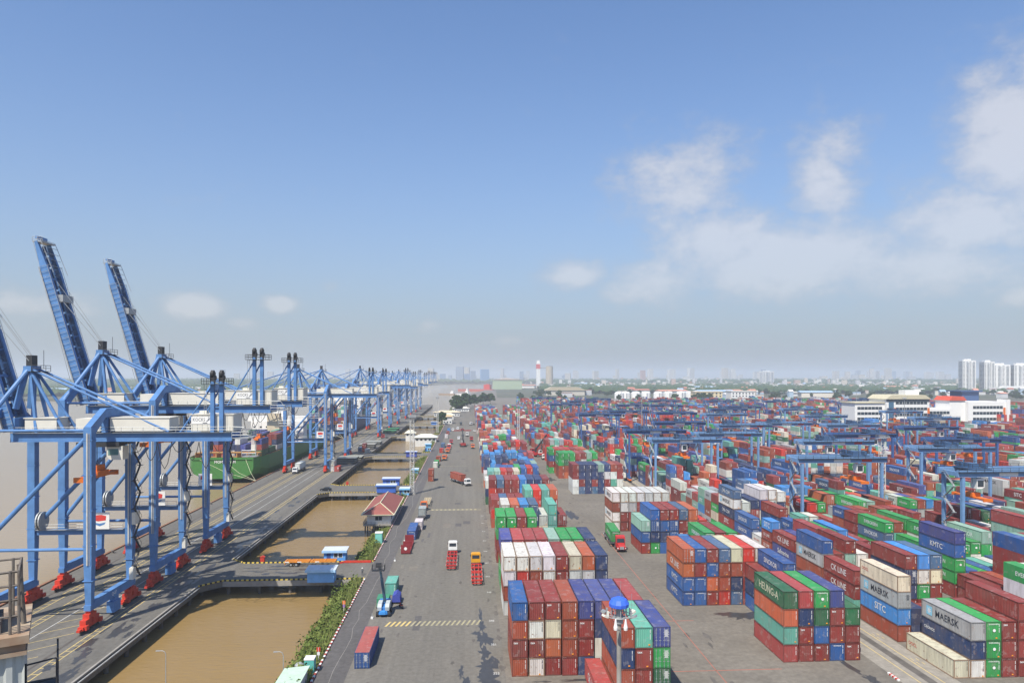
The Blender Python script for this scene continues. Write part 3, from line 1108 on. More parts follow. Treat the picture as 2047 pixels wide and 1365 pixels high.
HR = lambda: R.choice((2.59, 2.9, 2.9))
TENS = ['', '', 'twenty', 'thirty', 'forty', 'fifty', 'sixty', 'seventy', 'eighty', 'ninety']


def ORDS(i):
    return ORD[i] if i < 20 else TENS[(i + 1) // 10] + '-' + (ORD[(i + 1) % 10 - 1] if (i + 1) % 10 else 'tieth')


G1 = 'containers stacked along the quay road'
# row beside the road
stack_bay(6.6, 2.62, 111.6, ['brrqiiip', 'qwcqrnnr', 'rroqrwnr', 'qwrrnwrr'], 'first stack along the road', G1, words={(0, 3): None, (0, 2): None, (0, 1): None, (0, 0): None}, doors={(4, 0)})
stack_bay(20.7, 2.56, 99.4, ['qti', 'nrg', 'qrG', 'qrG'], 'stack right behind the camera mast', G1, words={(0, k): None for k in range(4)}, doors={(2, 3), (2, 2), (2, 1), (2, 0)})
stack_bay(17.95, 2.6, 98.8, ['p'], 'lying beside the camera mast', G1, words={(0, 0): 'CK LINE'}, doors=set())
stack_bay(6.6, 2.6, 140.0, ['wwwwrcon', 'wRqwrwwn', 'qrorrwqn', 'wrqrrqrn'], 'second stack along the road', G1, words={(0, 3): None, (0, 2): None, (0, 1): None, (0, 0): None}, doors=set())
stack_bay(6.7, 2.6, 154.4, ['ipppmggn', 'rqrrrgrn', 'grqrbrrn', 'gqrrrbrr'], 'third stack along the road', G1)
stack_bay(6.7, 2.6, 180.0, ['ggrg....', 'grrr....', 'rqrrnn.t', 'rqrrnbnr'], 'fourth stack along the road', G1, doors=set())
stack_bay(8.6, 2.6, 196.0, ['wols.t.', 'rrqnwtr', 'qrnrctr', 'qnrrbtr'], 'fifth stack along the road', G1)
stack_bay(6.7, 2.6, 221.5, ['....?Rto', 'rsrrlRtr', 'RrrrntwR', 'qrrrnrwr'], 'sixth stack along the road', G1, doors=set())
stack_bay(6.7, 2.6, 244.5, ['rsrrlnnr', 'Rrrrlnrn', '?rr?n?r?', '????????'], 'seventh stack along the road', G1, doors=set())
stack_bay(5.8, 2.6, 262.0, ['wltpbpgir', '?????????', '?????????'], 'eighth stack along the road', G1)
stack_bay(7.3, 2.6, 288.0, ['tmRrc..', 'ttRttrb', '???????'], 'ninth stack along the road', G1)
y, i = 302.0, 9
while y < 900:
    lo = 2 if i % 5 == 4 else 3
    stack_bay(6.4 + R.uniform(-0.6, 0.6), 2.6, y, rand_tiers(9, lo, 4, 0.03), f'{ORD[min(i, 25)]} stack along the road', G1, H=HR)
    y += 13.4 if R.random() < 0.7 else 19.0
    i += 1
# row across the truck aisle
G2 = 'containers stacked across the truck aisle'
stack_bay(51.4, 2.66, 114.6, ['GpgI.'.replace('I', 'i'), 'onGrG', 'trbrr', 'prrbr'], 'first stack across the aisle', G2, words={(0, 3): 'HEUNG-A', (0, 2): None, (0, 1): None, (0, 0): None, (2, 3): None, (2, 2): None, (4, 2): None}, doors=set())
stack_bay(56.4, 2.6, 131.6, ['.b', 'rn', 'nb', 'bl'], 'second stack across the aisle', G2, words={(1, 3): 'SINOKOR', (0, 2): None}, doors=set())
stack_bay(43.5, 2.52, 144.0, ['obrscRw', 'orbqqrr', 'bboqnrb', 'bbrRsrr'], 'third stack across the aisle', G2, words={(0, 3): None, (0, 2): 'CK LINE', (0, 1): 'KMTC', (0, 0): 'KMTC'}, doors={(0, 3)})
stack_bay(50.2, 2.62, 158.6, ['.grg', 'lrgr', 'brrg', 'rgrr'], 'fourth stack across the aisle', G2, words={(0, 2): 'SITC', (1, 3): 'EVERGREEN'}, doors=set())
stack_bay(45.3, 2.56, 187.0, ['.brrso.', 'mbbbrqR', 'bnnbrqr', 'rgbrrqr'], 'fifth stack across the aisle', G2, words={(0, 2): None, (0, 1): None, (0, 0): None, (1, 3): None}, doors={(0, 2), (1, 2), (3, 2), (2, 0)})
stack_bay(43.1, 2.54, 214.5, ['wwwwwww', 'qwyrwqr', 'wrrRrqr', 'wrrRrrr'], 'sixth stack across the aisle', G2, words={(0, 3): 'MAERSK', (0, 2): None, (0, 1): 'MAERSK', (0, 0): None}, doors=set(), rusty='w')
stack_bay(41.0, 2.56, 283.5, ['rnnnmnqr', 'rnnnnwwr', 'wrnrnrtw', 'wsnsnnrw'], 'seventh stack across the aisle', G2, words={(0, k): None for k in range(4)}, doors=set())
stack_bay(40.8, 2.6, 327.0, ['gggprmg.', 'gGgrwgpr', 'qq?r?rr?', 'qo??????'], 'eighth stack across the aisle', G2, words={(0, 3): 'EVERGREEN', (0, 2): 'EVERGREEN', (0, 1): None, (0, 0): None}, doors=set())
stack_bay(38.4, 2.6, 345.0, ['gRpRrqo', 'b??????', 'r??????', 'g??????'], 'ninth stack across the aisle', G2)
y, i = 395.0, 9
while y < 900:
    stack_bay(42 + R.uniform(-1.5, 1.0), 2.6, y, rand_tiers(8, 2, 4, 0.06), f'{ORD[min(i, 25)]} stack across the aisle', G2, H=HR)
    y += 13.6 if R.random() < 0.7 else 22.0
    i += 1
# gantry blocks
G3 = 'containers under the yard gantries'
NBLK = 24
for k in range(NBLK):
    x0 = 75.5 + 27 * k
    bl = f'{ORD[k]} gantry block' if k < 25 else 'far gantry block'
    y, i = 106.8, 0
    while y < 1160:
        if 388 < y < 402 or 640 < y < 655 or 900 < y < 912:
            y += 16
            continue
        if 560 < y < 640 and 316 < x0 < 440:      # the office building stands here
            y += 13
            continue
        ph = f'{ORDS(i)} bay of {bl}'
        if k == 0 and i == 0:
            stack_bay(x0 - 0.4, 2.6, y, ['....r..', '.ygrr..', '.ngrr..', 'cwgrrrr'], ph, G3, words={(0, 0): 'OOCL', (1, 2): 'MAERSK', (1, 1): 'CRONOS', (4, 3): None}, doors=set())
        elif k == 0 and i == 1:
            stack_bay(x0, 2.6, y + 2.4, ['c......', 'y......', 'ln.....', 'qnrrrnr'], ph, G3, words={(0, 3): 'OOCL', (0, 2): 'MAERSK', (0, 1): 'SITC', (0, 0): None}, doors={(0, 2)})
            y += 2.4
        elif k == 0 and i == 2:
            stack_bay(x0, 2.6, y + 1.4, ['....rls', 'r...nwc', 'r?..n?r', 't?rrrrr'], ph, G3, words={(0, 2): 'CK LINE', (0, 1): 'CK LINE', (4, 3): None}, doors={(4, 2)})
            y += 1.4
        elif k == 0 and i == 3:
            stack_bay(x0, 2.6, y, ['b.r....', 'yr?w.r.', 'qg??r?r', 'r?r???r'], ph, G3)
        else:
            short = R.random() < 0.3
            ts = rand_tiers(7, 1 if R.random() < 0.15 else 2, 5 if R.random() < 0.4 else 4, 0.06)
            if short:
                n0 = len(ALL)
                stack_bay(x0, 2.6, y, ts, ph, G3, L=L20, H=2.59)
                for c in ALL[n0:]:
                    c['half'] = 'near short '
                n0 = len(ALL)
                stack_bay(x0, 2.6, y + 6.3, rand_tiers(7, 2, 4, 0.06), ph, G3, L=L20, H=2.59)
                for c in ALL[n0:]:
                    c['half'] = 'far short '
            else:
                stack_bay(x0, 2.6, y, ts, ph, G3, H=HR)
        y += 12.95
        i += 1

# keep what lies in or near the picture and has a free face
tY = math.radians(YAW)


def to_px(x, y, z):
    d = y * math.cos(tY) + x * math.sin(tY)
    u = x * math.cos(tY) - y * math.sin(tY)
    return (1023.5 + 1430 * u / d, 752 - 1430 * (z - 46.9) / d, d) if d > 1 else (9e9, 9e9, d)


kept = []
for c in ALL:
    px, py, d = to_px(c['x'], c['y'] + c['L'], c['z'])
    if px < 2330 and d > 0:
        kept.append(c)
heights = {}
for c in kept:
    heights[(c['bay'], c['half'], c['ci'])] = c['nt']
bays = {}
for c in kept:
    bays.setdefault((c['group'], round(c['x'] / 0.9)), []).append(c)
tops = {}
for c in kept:
    tops.setdefault((c['bay'], c['half'], c['ci']), []).append(c)
stacks = [(v[0]['x'], v[0]['y'], v[0]['L'], max(q['z'] + q['H'] for q in v)) for v in tops.values()]
from collections import defaultdict
cell = defaultdict(list)
for s in stacks:
    cell[(int(s[0] // 3), int(s[1] // 14))].append(s)


def near_stack(x, y):
    best = 0.0
    for a in (-1, 0, 1):
        for b in (-1, 0, 1):
            for s in cell.get((int(x // 3) + a, int(y // 14) + b), ()):
                if s[0] - 0.35 < x < s[0] + CW + 0.35 and s[1] - 0.9 < y < s[1] + s[2] + 0.9:
                    best = max(best, s[3])
    return best


for c in kept:
    top = c['z'] + c['H']
    xm, ym = c['x'] + CW / 2, c['y'] + c['L'] / 2
    fr = near_stack(xm, c['y'] - 1.2) < top - 0.5
    lf = near_stack(c['x'] - 1.3, ym) < top - 0.5
    rt = near_stack(c['x'] + CW + 1.3, ym) < top - 0.5
    tp = c['tier'] == c['nt'] - 1
    c['fr'], c['lf'] = fr, lf
    c['seen'] = tp or fr or lf
    c['open'] = c['seen'] or rt
    px, py, d = to_px(xm, c['y'], top)
    c['d'] = d
    c['inpic'] = -40 < px < 2080 and py < 1400


def sight(p):
    """is the camera visible from p, past the other stacks"""
    x, y, z = p
    n = max(2, int(y / 1.7))
    for i in range(1, n):
        t = i / n
        zz = z + (46.9 - z) * t
        if zz > 14.7:
            return True
        if near_stack(x * (1 - t), y * (1 - t)) > zz:
            return False
    return True


near = []
for c in sorted([c for c in kept if c['seen'] and c['inpic'] and c['d'] < 330], key=lambda c: c['d']):
    x, y, z, L, H = c['x'], c['y'], c['z'], c['L'], c['H']
    pts_ = []
    if c['tier'] == c['nt'] - 1:
        pts_ += [(x + CW / 2, y + L * t, z + H + 0.25) for t in (0.1, 0.5, 0.9)]
    pts_ += [(x + CW / 2, y - 1.0, z + H * t) for t in (0.4, 0.85)] if c['fr'] else []
    pts_ += [(x - 0.45, y + L * t, z + H * 0.75) for t in (0.15, 0.5, 0.85)] if c['lf'] else []
    if any(sight(p) for p in pts_):
        near.append(c)
    if len(near) >= 300:
        break
TW = {0: 'bottom', 1: 'second', 2: 'third', 3: 'fourth', 4: 'fifth'}
pick = near[:300]
for c in pick:
    c['made'] = True
    t = 'top' if c['tier'] == c['nt'] - 1 and c['nt'] > 1 else TW[c['tier']]
    c['label'] = f"{c['half']}{PAL[c['col']][1]} container, {t} tier, {ORD[c['ci']]} from left, {c['phrase']}"
    make_container(c)
rest = [c for c in kept if c.get('open') and not c.get('made') and c['d'] > 60]
# support for the near ones hidden inside the stacks
rest += [c for c in kept if not c.get('open') and c['d'] < 420]
# containers on the two ships alongside
for (xa, ya, nx, nb, hts) in ((-130.5, 358.0, 11, 10, (2, 4)), (-128.0, 590.0, 10, 12, (3, 6))):
    for b in range(nb):
        if b in (5,):
            continue
        for q in range(nx):
            hh = R.randint(*hts)
            for t in range(hh):
                if q in (nx - 1, 0) or t >= hh - 2 or b == 0:
                    k = R.choices('nrrnGtiwq', k=1)[0]
                    rest.append(dict(x=xa + q * 2.6, y=ya + b * 13.6, z=5.2 + t * 2.75, L=L40, H=2.7, col=k, word=None, fr=True, lf=False, d=999, tier=t))

# all remaining containers of the yard: one mass
CORN = np.array([(0, 0, 0), (1, 0, 0), (1, 1, 0), (0, 1, 0), (0, 0, 1), (1, 0, 1), (1, 1, 1), (0, 1, 1)], float)
FACE = np.array([(4, 5, 6, 7), (0, 1, 5, 4), (1, 2, 6, 5), (2, 3, 7, 6), (3, 0, 4, 7)])
N = len(rest)
org = np.array([(c['x'], c['y'], c['z']) for c in rest])
dim = np.array([(CW, c['L'], c['H']) for c in rest])
cols = np.array([PAL[c['col']][0] for c in rest])
rnd = np.random.default_rng(9)
cols = np.clip(cols * rnd.uniform(0.82, 1.2, (N, 1)) * rnd.uniform(0.95, 1.05, (N, 3)), 0, 1)
vv = (org[:, None, :] + CORN[None] * dim[:, None, :]).reshape(-1, 3)
ff = (FACE[None] + (np.arange(N) * 8)[:, None, None]).reshape(-1, 4)
me = np_mesh('stacked_containers', vv, ff)
at = me.attributes.new('ccol', 'FLOAT_COLOR', 'POINT')
at.data.foreach_set('color', np.repeat(np.concatenate([cols, np.ones((N, 1))], 1), 8, 0).astype(np.float32).ravel())
sc = tag(put('stacked_containers', me, M['yard']), 'mass of stacked shipping containers filling the far yard and the ships', 'containers', kind='stuff')
# their lettering and number codes
tv, tf, off = [], [], 0


def tri_of(me):
    me.calc_loop_triangles()
    v = np.array([p.co[:] for p in me.vertices])
    t = np.array([q.vertices[:] for q in me.loop_triangles])
    return v, t


TT = {}
LT = {'w': ([], []), 'd': ([], [])}
cnt = {'w': 0, 'd': 0}
for c in rest:
    if c['d'] > 520:
        continue
    kind = 'd' if c['col'] in DARKTEXT else 'w'
    if c.get('lf') and c.get('word'):
        w = c['word']
        if w not in TT:
            TT[w] = tri_of(text_mesh(w))
        v, t = TT[w]
        tw_ = v[:, 0].max() - v[:, 0].min()
        s = min(1.7, c['L'] * 0.5 / tw_)
        p = np.stack([np.full(len(v), c['x'] - 0.02), c['y'] + c['L'] / 2 - v[:, 0] * s, c['z'] + c['H'] / 2 + v[:, 1] * s], 1)
        LT[kind][0].append(p)
        LT[kind][1].append(t + cnt[kind])
        cnt[kind] += len(p)
    if c.get('fr') and c['d'] < 420:
        x, y, z = c['x'] + CW - 0.4, c['y'] - 0.02, c['z'] + c['H']
        p = np.array([(x, y, z - 1.5), (x + 0.12, y, z - 1.5), (x + 0.12, y, z - 0.35), (x, y, z - 0.35)])
        LT[kind][0].append(p)
        LT[kind][1].append(np.array([(0, 1, 2), (0, 2, 3)]) + cnt[kind])
        cnt[kind] += 4
for kind, mat in (('w', 'letter_white'), ('d', 'letter_dark')):
    if cnt[kind]:
        put('lettering', np_mesh('lettering', np.concatenate(LT[kind][0]), np.concatenate(LT[kind][1])), M[mat], sc)['kind'] = 'stuff'
# ------------------------------------------------------------------ ship-to-shore cranes
def rail_mb(m, p, q, h=1.1, r=0.045, step=2.0):
    p, q = Vector(p), Vector(q)
    n = max(1, int((q - p).length / step))
    for i in range(n + 1):
        c = p + (q - p) * i / n
        m.tube(c, c + Vector((0, 0, h)), r, 5)
    for k in (0.5, 1.0):
        m.tube(p + Vector((0, 0, h * k)), q + Vector((0, 0, h * k)), r, 5)


def sts_crane(yc, dz, boom_up, label, fine=True):
    """origin on the landside rail, midway between the legs; river is -x"""
    r = tag(empty('quay_crane', (-70.5, yc, 0)), label, 'crane', 'ship-to-shore cranes along the quay')
    K = (dz, boom_up)
    blue = M['crane']
    WX, LY = -19.5, 8.0
    T = 37.4 + dz          # leg tops
    G0, G1 = 34.4 + dz, 36.0 + dz

    def leg():
        m = MB()
        m.bar((0, 0, 4.2), (0, 0, 13.0), 1.05, 1.1, 1.45, 1.6)
        m.bar((0, 0, 13.0), (0, 0, T), 1.45, 1.6)
        for z in np.arange(9, T - 2, 6.5):
            m.box(-0.92, 0.92, -0.85, 0.85, z, z + 0.12)
        return m
    for x in (0, WX):
        for y in (-LY, LY):
            l = put('leg', shared(('leg',) + K, leg), blue, r, (x, y, 0))
            if x == 0:
                put('cable_conduit', shared(('conduit',) + K, lambda: MB().box(-0.12, 0.12, -0.98, -0.88, 12, T - 1).box(0.35, 0.42, -0.94, -0.88, 12, T - 1)), M['wline'], l)
            b = put('bogie', shared('bogie', lambda: MB().box(-0.5, 0.5, -3.2, 3.2, 0.75, 1.35).box(-0.55, 0.55, -2.4, -0.4, 1.35, 2.3).box(-0.55, 0.55, 0.4, 2.4, 1.35, 2.3).box(-0.6, 0.6, -1.3, 1.3, 2.3, 3.1).box(-0.45, 0.45, -0.6, 0.6, 3.1, 3.9)
                                  .box(0.5, 0.95, -2.9, -2.0, 0.7, 1.5).box(0.5, 0.95, 2.0, 2.9, 0.7, 1.5).box(-0.3, 0.3, -4.0, -3.2, 0.7, 1.1).box(-0.3, 0.3, 3.2, 4.0, 0.7, 1.1)), M['red'], r, (x, y, 0))
            for i in range(8):
                put('wheel', shared('crane_wheel', lambda: MB().tube((-0.16, 0, 0), (0.16, 0, 0), 0.36, 12)), M['dark'], b, (0, -2.85 + i * 0.815, 0.41))
    for x in (0, WX):
        sb = put('sill_beam', shared('sill_beam', lambda: MB().box(-0.6, 0.6, -7.4, 7.4, 3.55, 5.15).box(-0.62, 0.62, -8.9, -7.4, 3.6, 4.6).box(-0.62, 0.62, 7.4, 8.9, 3.6, 4.6)), blue, r, (x, 0, 0))
        if x == 0:
            if yc < 150:
                put('lettering', text_mesh('Q-07'), M['letter_white'], sb, (0.615, 0, 4.3), (PI / 2, 0, PI / 2), scale=(0.9, 0.9, 1))
            put('drive_box', shared('drive_box', lambda: MB().box(-0.7, 0.7, -1.6, 1.2, 0.6, 2.7).box(-0.5, 0.5, -0.8, 0.8, 2.7, 3.5)), blue, r, (0.1, 1, 0))

    def portal():
        o = [(-LY - 0.75, T - 1.7), (-LY + 0.3, T - 1.7), (-3.4, T + 1.55), (3.4, T + 1.55), (LY - 0.3, T - 1.7), (LY + 0.75, T - 1.7), (LY + 0.75, T + 0.1), (3.0, T + 3.3), (-3.0, T + 3.3), (-LY - 0.75, T + 0.1)]
        return MB().prism(o, 'x', -0.62, 0.62)
    for x in (0, WX):
        put('portal_beam', shared(('portal',) + K, portal), blue, r, (x, 0, 0.02))
    for y in (-LY, LY):
        m = MB()
        m.tube((WX + 0.6, y, 16), (-0.6, y, T - 2.0), 0.43, 10)
        put('diagonal_brace', m.mesh('diagonal_brace'), blue, r)
        put('top_tie', MB().tube((WX + 0.6, y, T - 0.55), (-0.6, y, T - 0.55), 0.26, 8).mesh('top_tie'), blue, r)
        tb = put('tie_beam', (MB().box(WX + 0.65, -0.65, y - 0.35, y + 0.35, 14.2, 15.3) if y > 0 else MB().tube((WX + 0.6, y, 14.8), (-0.6, y, 14.8), 0.3, 8)).mesh('tie_beam'), blue, r)
        if y < 0:
            continue
        m = MB()
        m.box(WX + 1, -1, y - 1.1, y - 0.36, 15.3, 15.38)
        rail_mb(m, (WX + 1, y - 1.1, 15.38), (-1, y - 1.1, 15.38))
        put('walkway', m.mesh('walkway'), M['steel'], tb)
    # company board on the rear frame
    sg = put('sign_board', shared('sign_board', lambda: MB().box(-1.9, 1.9, -0.06, 0.06, -1.7, 1.7)), M['white'], r, (-5.5, LY - 1.3, 17.2))
    put('red_emblem', shared('red_emblem', lambda: MB().add([(-1.3, -0.075, 0.1), (-0.3, -0.075, -0.1), (1.2, -0.075, 0.1), (1.3, -0.075, 1.0), (0.3, -0.075, 1.25), (-1.2, -0.075, 1.1)], [(0, 1, 2, 3, 4, 5)])), M['letter_red'], sg)
    put('blue_emblem', shared('blue_emblem', lambda: MB().add([(-1.2, -0.075, -0.3), (0, -0.075, -0.55), (1.2, -0.075, -0.3), (0.9, -0.075, -0.75), (0, -0.075, -1.1), (-0.9, -0.075, -0.75)], [(0, 1, 2, 3, 4, 5)])), M['crane'], sg)
    # trolley girders
    for y in (-2.3, 2.3):
        put('girder', shared(('girder',) + K, lambda: MB().box(-17.4, 24.2, -0.5, 0.5, G0, G1).box(-17.4, 24.2, -0.62, 0.62, G0 - 0.1, G0)), blue, r, (0, y, 0))
    put('girder_cross_beam', shared(('gx',) + K, lambda: MB().box(-17.3, -16.5, -1.8, 1.8, G0 + 0.1, G1 - 0.1).box(23.4, 24.15, -1.8, 1.8, G0 + 0.1, G1 - 0.1).box(11, 11.8, -1.8, 1.8, G0 + 0.3, G1 - 0.2)
                                    .box(-0.55, 0.55, -2.6, 2.6, G1, T + 1.55 - 0.02).box(-0.55 + WX + 3, 0.55 + WX + 3, -2.6, 2.6, G1, T + 1.5)), blue, r)
    m = MB()
    for y in (-3.1, 3.1):
        m.box(-17, 24, y - 0.28, y + 0.28, G1 + 0.004, G1 + 0.06)
        rail_mb(m, (-17, y + (0.25 if y > 0 else -0.25), G1), (24, y + (0.25 if y > 0 else -0.25), G1))
    put('girder_walkway', shared(('gw',) + K, lambda: m), M['steel'], r)
    # houses on the girder
    hm = M['house']
    put('electric_house', shared(('h1',) + K, lambda: MB().box(-15.0, -9.1, -2.3, 2.3, G1 + 0.25, T + 1.35).box(-15.2, -8.9, -2.5, 2.5, T + 1.35, T + 1.5)), hm, r)
    put('electric_house', shared(('h2',) + K, lambda: MB().box(-5.5, -0.9, -2.3, 2.3, G1 + 0.25, T + 1.3).box(0.9, 12.1, -2.3, 2.3, G1 + 0.25, T + 1.4).box(0.85, 12.3, -2.45, 2.45, T + 1.4, T + 1.52)), hm, r)
    mh = put('machinery_house', shared(('h3',) + K, lambda: MB().box(16.4, 24.4, -2.7, 2.7, G1 + 0.25, T + 2.0).box(16.25, 24.55, -2.85, 2.85, T + 2.0, T + 2.16).box(17.2, 18.6, -0.6, 0.6, T + 2.16, T + 2.7)), hm, r)
    if fine:
        sgn = put('name_board', shared('name_board', lambda: MB().box(-1.9, 1.9, -0.05, 0.02, -0.72, 0.72)), M['white'], mh, (18.35, -2.72, T + 0.95))
        put('lettering', text_mesh('KOCKS', bold=-0.004), M['letter_dark'], sgn, (-0.45, -0.062, 0.1), (PI / 2, 0, 0), scale=(0.72, 0.9, 1))
        put('slash_mark', shared('slash_mark', lambda: MB().add([(0.9, -0.062, -0.25), (1.1, -0.062, -0.25), (1.75, -0.062, 0.42), (1.55, -0.062, 0.42)], [(0, 1, 2, 3)]).add([(0.2, -0.062, -0.6), (1.2, -0.062, -0.6), (1.1, -0.062, -0.45), (0.35, -0.062, -0.45)], [(0, 1, 2, 3)])), M['letter_dark'], sgn)
        m = MB()
        for i in range(9):
            m.box(16.6 + i * 0.95, 16.64 + i * 0.95, -2.73, -2.7, G1 + 0.3, T + 1.98)
        put('panel_seams', shared(('seams',) + K, lambda: m), M['steel'], mh)
    # mast with sheaves over the machinery house
    MT = T + 8.0 + (1.3 if dz else 0)
    for x in (20.6, 22.3):
        put('mast_post', shared(('mp',) + K, lambda: MB().box(-0.36, 0.36, -0.4, 0.4, G1, MT + 0.6)), M['crane'], r, (x, -2.95, 0))
        put('sheave_block', shared(('sv',) + K, lambda: MB().tube((-0.25, 0, MT + 2.0), (0.25, 0, MT + 2.0), 0.72, 14).box(-0.4, -0.3, -0.5, 0.5, MT + 0.3, MT + 2.3).box(0.3, 0.4, -0.5, 0.5, MT + 0.3, MT + 2.3).tube((-0.4, 0.7, MT + 1.2), (0.4, 0.7, MT + 1.2), 0.45, 10).box(-0.3, 0.3, -0.3, 0.3, MT + 0.4, MT + 1.5)), M['dark'], r, (x, -2.95, 0))
    m = MB()
    m.box(18.9, 24.1, -4.3, -1.6, MT - 0.1, MT)
    for a, b in (((18.9, -4.3), (24.1, -4.3)), ((24.1, -4.3), (24.1, -1.6)), ((18.9, -4.3), (18.9, -1.6)), ((18.9, -1.6), (24.1, -1.6))):
        rail_mb(m, (*a, MT), (*b, MT), 1.1, 0.05, 1.3)
    put('mast_platform', shared(('mpl',) + K, lambda: m), M['dark'], r)
    m = MB()
    m.tube((20.4, -2.9, MT - 0.5), (14.2, -2.4, G1), 0.17, 8)
    m.tube((22.2, -2.9, MT - 0.5), (15.6, 2.0, G1), 0.17, 8)
    m.bar((20.6, -2.95, T + 3.5), (22.3, -2.95, T + 3.5), 0.2, 0.25)
    put('mast_stay', shared(('mst',) + K, lambda: m), blue, r)
    m = MB()
    for x in (19.2, 19.7):
        m.tube((x, -3.6, T + 2.2), (x, -3.6, MT), 0.04, 5)
    for i in range(int((MT - T - 2.2) / 0.5)):
        m.tube((19.2, -3.6, T + 2.4 + i * 0.5), (19.7, -3.6, T + 2.4 + i * 0.5), 0.03, 4)
    put('ladder', shared(('lad',) + K, lambda: m), M['steel'], r)
    # end platform
    m = MB()
    m.box(24.3, 27.6, -3.2, 3.2, G0 + 0.4, G0 + 0.5)
    for a, b in (((24.3, -3.2), (27.6, -3.2)), ((27.6, -3.2), (27.6, 3.2)), ((24.3, 3.2), (27.6, 3.2))):
        rail_mb(m, (*a, G0 + 0.5), (*b, G0 + 0.5), 1.2, 0.06, 1.6)
    m.path([(24.3, -3.1, G1 + 1.1), (26.6, -3.1, G1 + 1.0), (28.8, -3.1, G0 - 0.4), (28.8, -3.1, G0 - 3)], 0.08)
    m.box(26.2, 28.9, -3.2, -1.0, G0 - 3.2, G0 - 3.1)
    rail_mb(m, (26.2, -3.2, G0 - 3.1), (28.9, -3.2, G0 - 3.1), 1.2, 0.06, 1.3)
    put('end_platform', shared(('ep',) + K, lambda: m), M['steel'], r)
    # pylon
    AX, AZ = -15.0, T + 11.0
    m = MB()
    for s in (-1, 1):
        m.tube((AX, s * 0.9, AZ), (WX, s * LY, T), 0.42, 10)
        m.bar((AX - 1.7, s * 2.3, T + 3.2), (AX - 0.4, s * 1.0, AZ), 0.8, 0.9)
        m.tube((AX, s * 0.9, AZ), (AX + 7.5, s * 2.3, G1), 0.3, 8)
        m.bar((AX + 2.2, s * 2.3, G1), (AX + 0.2, s * 0.8, AZ - 0.5), 0.5, 0.6)
    m.box(AX - 0.8, AX + 0.8, -1.5, 1.5, AZ - 0.6, AZ + 0.5)
    put('pylon', shared(('py',) + K, lambda: m), blue, r)
    m = MB()
    m.box(AX - 0.6, AX + 0.5, -0.9, 0.9, AZ + 0.5, AZ + 2.6)
    m.box(AX, AX + 2.6, -1.6, 1.6, AZ - 0.6, AZ - 0.5)
    rail_mb(m, (AX + 2.6, -1.6, AZ - 0.5), (AX + 2.6, 1.6, AZ - 0.5), 1.1, 0.05, 1.1)
    rail_mb(m, (AX + 0.8, -1.6, AZ - 0.5), (AX + 2.6, -1.6, AZ - 0.5), 1.1, 0.05, 1.1)
    m.tube((AX + 2.2, 0, AZ), (AX + 2.2, 0, AZ + 3.6), 0.05, 5)
    put('pylon_head', shared(('ph',) + K, lambda: m), M['dark'], r)
    m = MB()
    for s in (-1, 1):
        m.tube((AX + 0.5, s * 1.2, AZ - 0.1), (12.0, s * 2.3, G1 + 0.2), 0.24, 8)
    put('backstay', shared(('bs',) + K, lambda: m), blue, r)
    # boom
    HX, HZ = -17.6, 35.4 + dz + 1.0
    if boom_up:
        d = Vector((-11.6, 0, 39.6)).normalized()
    else:
        d = Vector((-1, 0, 0.0))
    nrm = Vector((d.z, 0, -d.x))          # the boom's upper side
    h = Vector((HX, 0, HZ - (0 if boom_up else 1.1)))
    LB = 38.9
    m = MB()
    for y in (-2.3, 2.3):
        o = Vector((0, y, 0))
        e0, e1 = h + o, h + o + d * (LB - 7)
        w = 0.42
        vs = []
        for c, dep in ((e0, 1.0), (e1, 0.85), (h + o + d * LB, 0.3)):
            vs += [c - nrm * dep + Vector((0, -w, 0)), c - nrm * dep + Vector((0, w, 0)), c + nrm * dep + Vector((0, w, 0)), c + nrm * dep + Vector((0, -w, 0))]
        fs = [(0, 1, 2, 3), (11, 10, 9, 8)]
        for k in (0, 4):
            fs += [(k + i, k + 4 + i, k + 4 + (i + 1) % 4, k + (i + 1) % 4) for i in range(4)]
        m.add(vs, fs)
    bo = put('boom', shared(('boom',) + K, lambda: m), blue, r)
    m = MB()
    for i in range(9):
        c = h + d * (1.5 + i * 4.8)
        m.bar(c + Vector((0, -2.0, 0)), c + Vector((0, 2.0, 0)), 0.5, 0.7)
    put('boom_cross_tie', shared(('bct',) + K, lambda: m), blue, bo)
    m = MB()
    if boom_up:
        for i in range(13):
            c = h + d * (3 + i * 2.7)
            m.bar(c + Vector((0, -1.85, 0)) + nrm * 0.5, c + d * 1.7 + Vector((0, 1.85, 0)) + nrm * 0.5, 0.12, 0.12)
            m.bar(c + Vector((0, 1.85, 0)) + nrm * 0.5, c + d * 1.7 + Vector((0, -1.85, 0)) + nrm * 0.5, 0.12, 0.12)
            m.bar(c + Vector((0, -1.2, 0)) + nrm * 0.62, c + d * 2.3 + Vector((0, -1.2, 0)) + nrm * 0.62, 0.9, 0.06)
            m.bar(c + Vector((0, 1.2, 0)) + nrm * 0.62, c + d * 2.3 + Vector((0, 1.2, 0)) + nrm * 0.62, 0.9, 0.06)
        put('boom_shade_grating', shared(('bg',) + K, lambda: m), simple('boom_shade_blue', (0.05, 0.10, 0.19), 0.6, var=0.25), bo)  # plates added and coloured dark to paint the shade on the boom's landward face
    m = MB()
    for y in (-2.95, 2.95):
        a, b = h + Vector((0, y, 0)) - nrm * 0.9, h + Vector((0, y, 0)) - nrm * 0.9 + d * (LB - 6)
        m.bar(a, b, 0.25, 0.12)
        a2, b2 = a + nrm * 1.9, b + nrm * 1.9
        m.tube(a2, b2, 0.05, 5)
        for i in range(26):
            t = i / 25
            m.tube(a + (b - a) * t, a2 + (b2 - a2) * t, 0.04, 4)
    c = h + d * LB
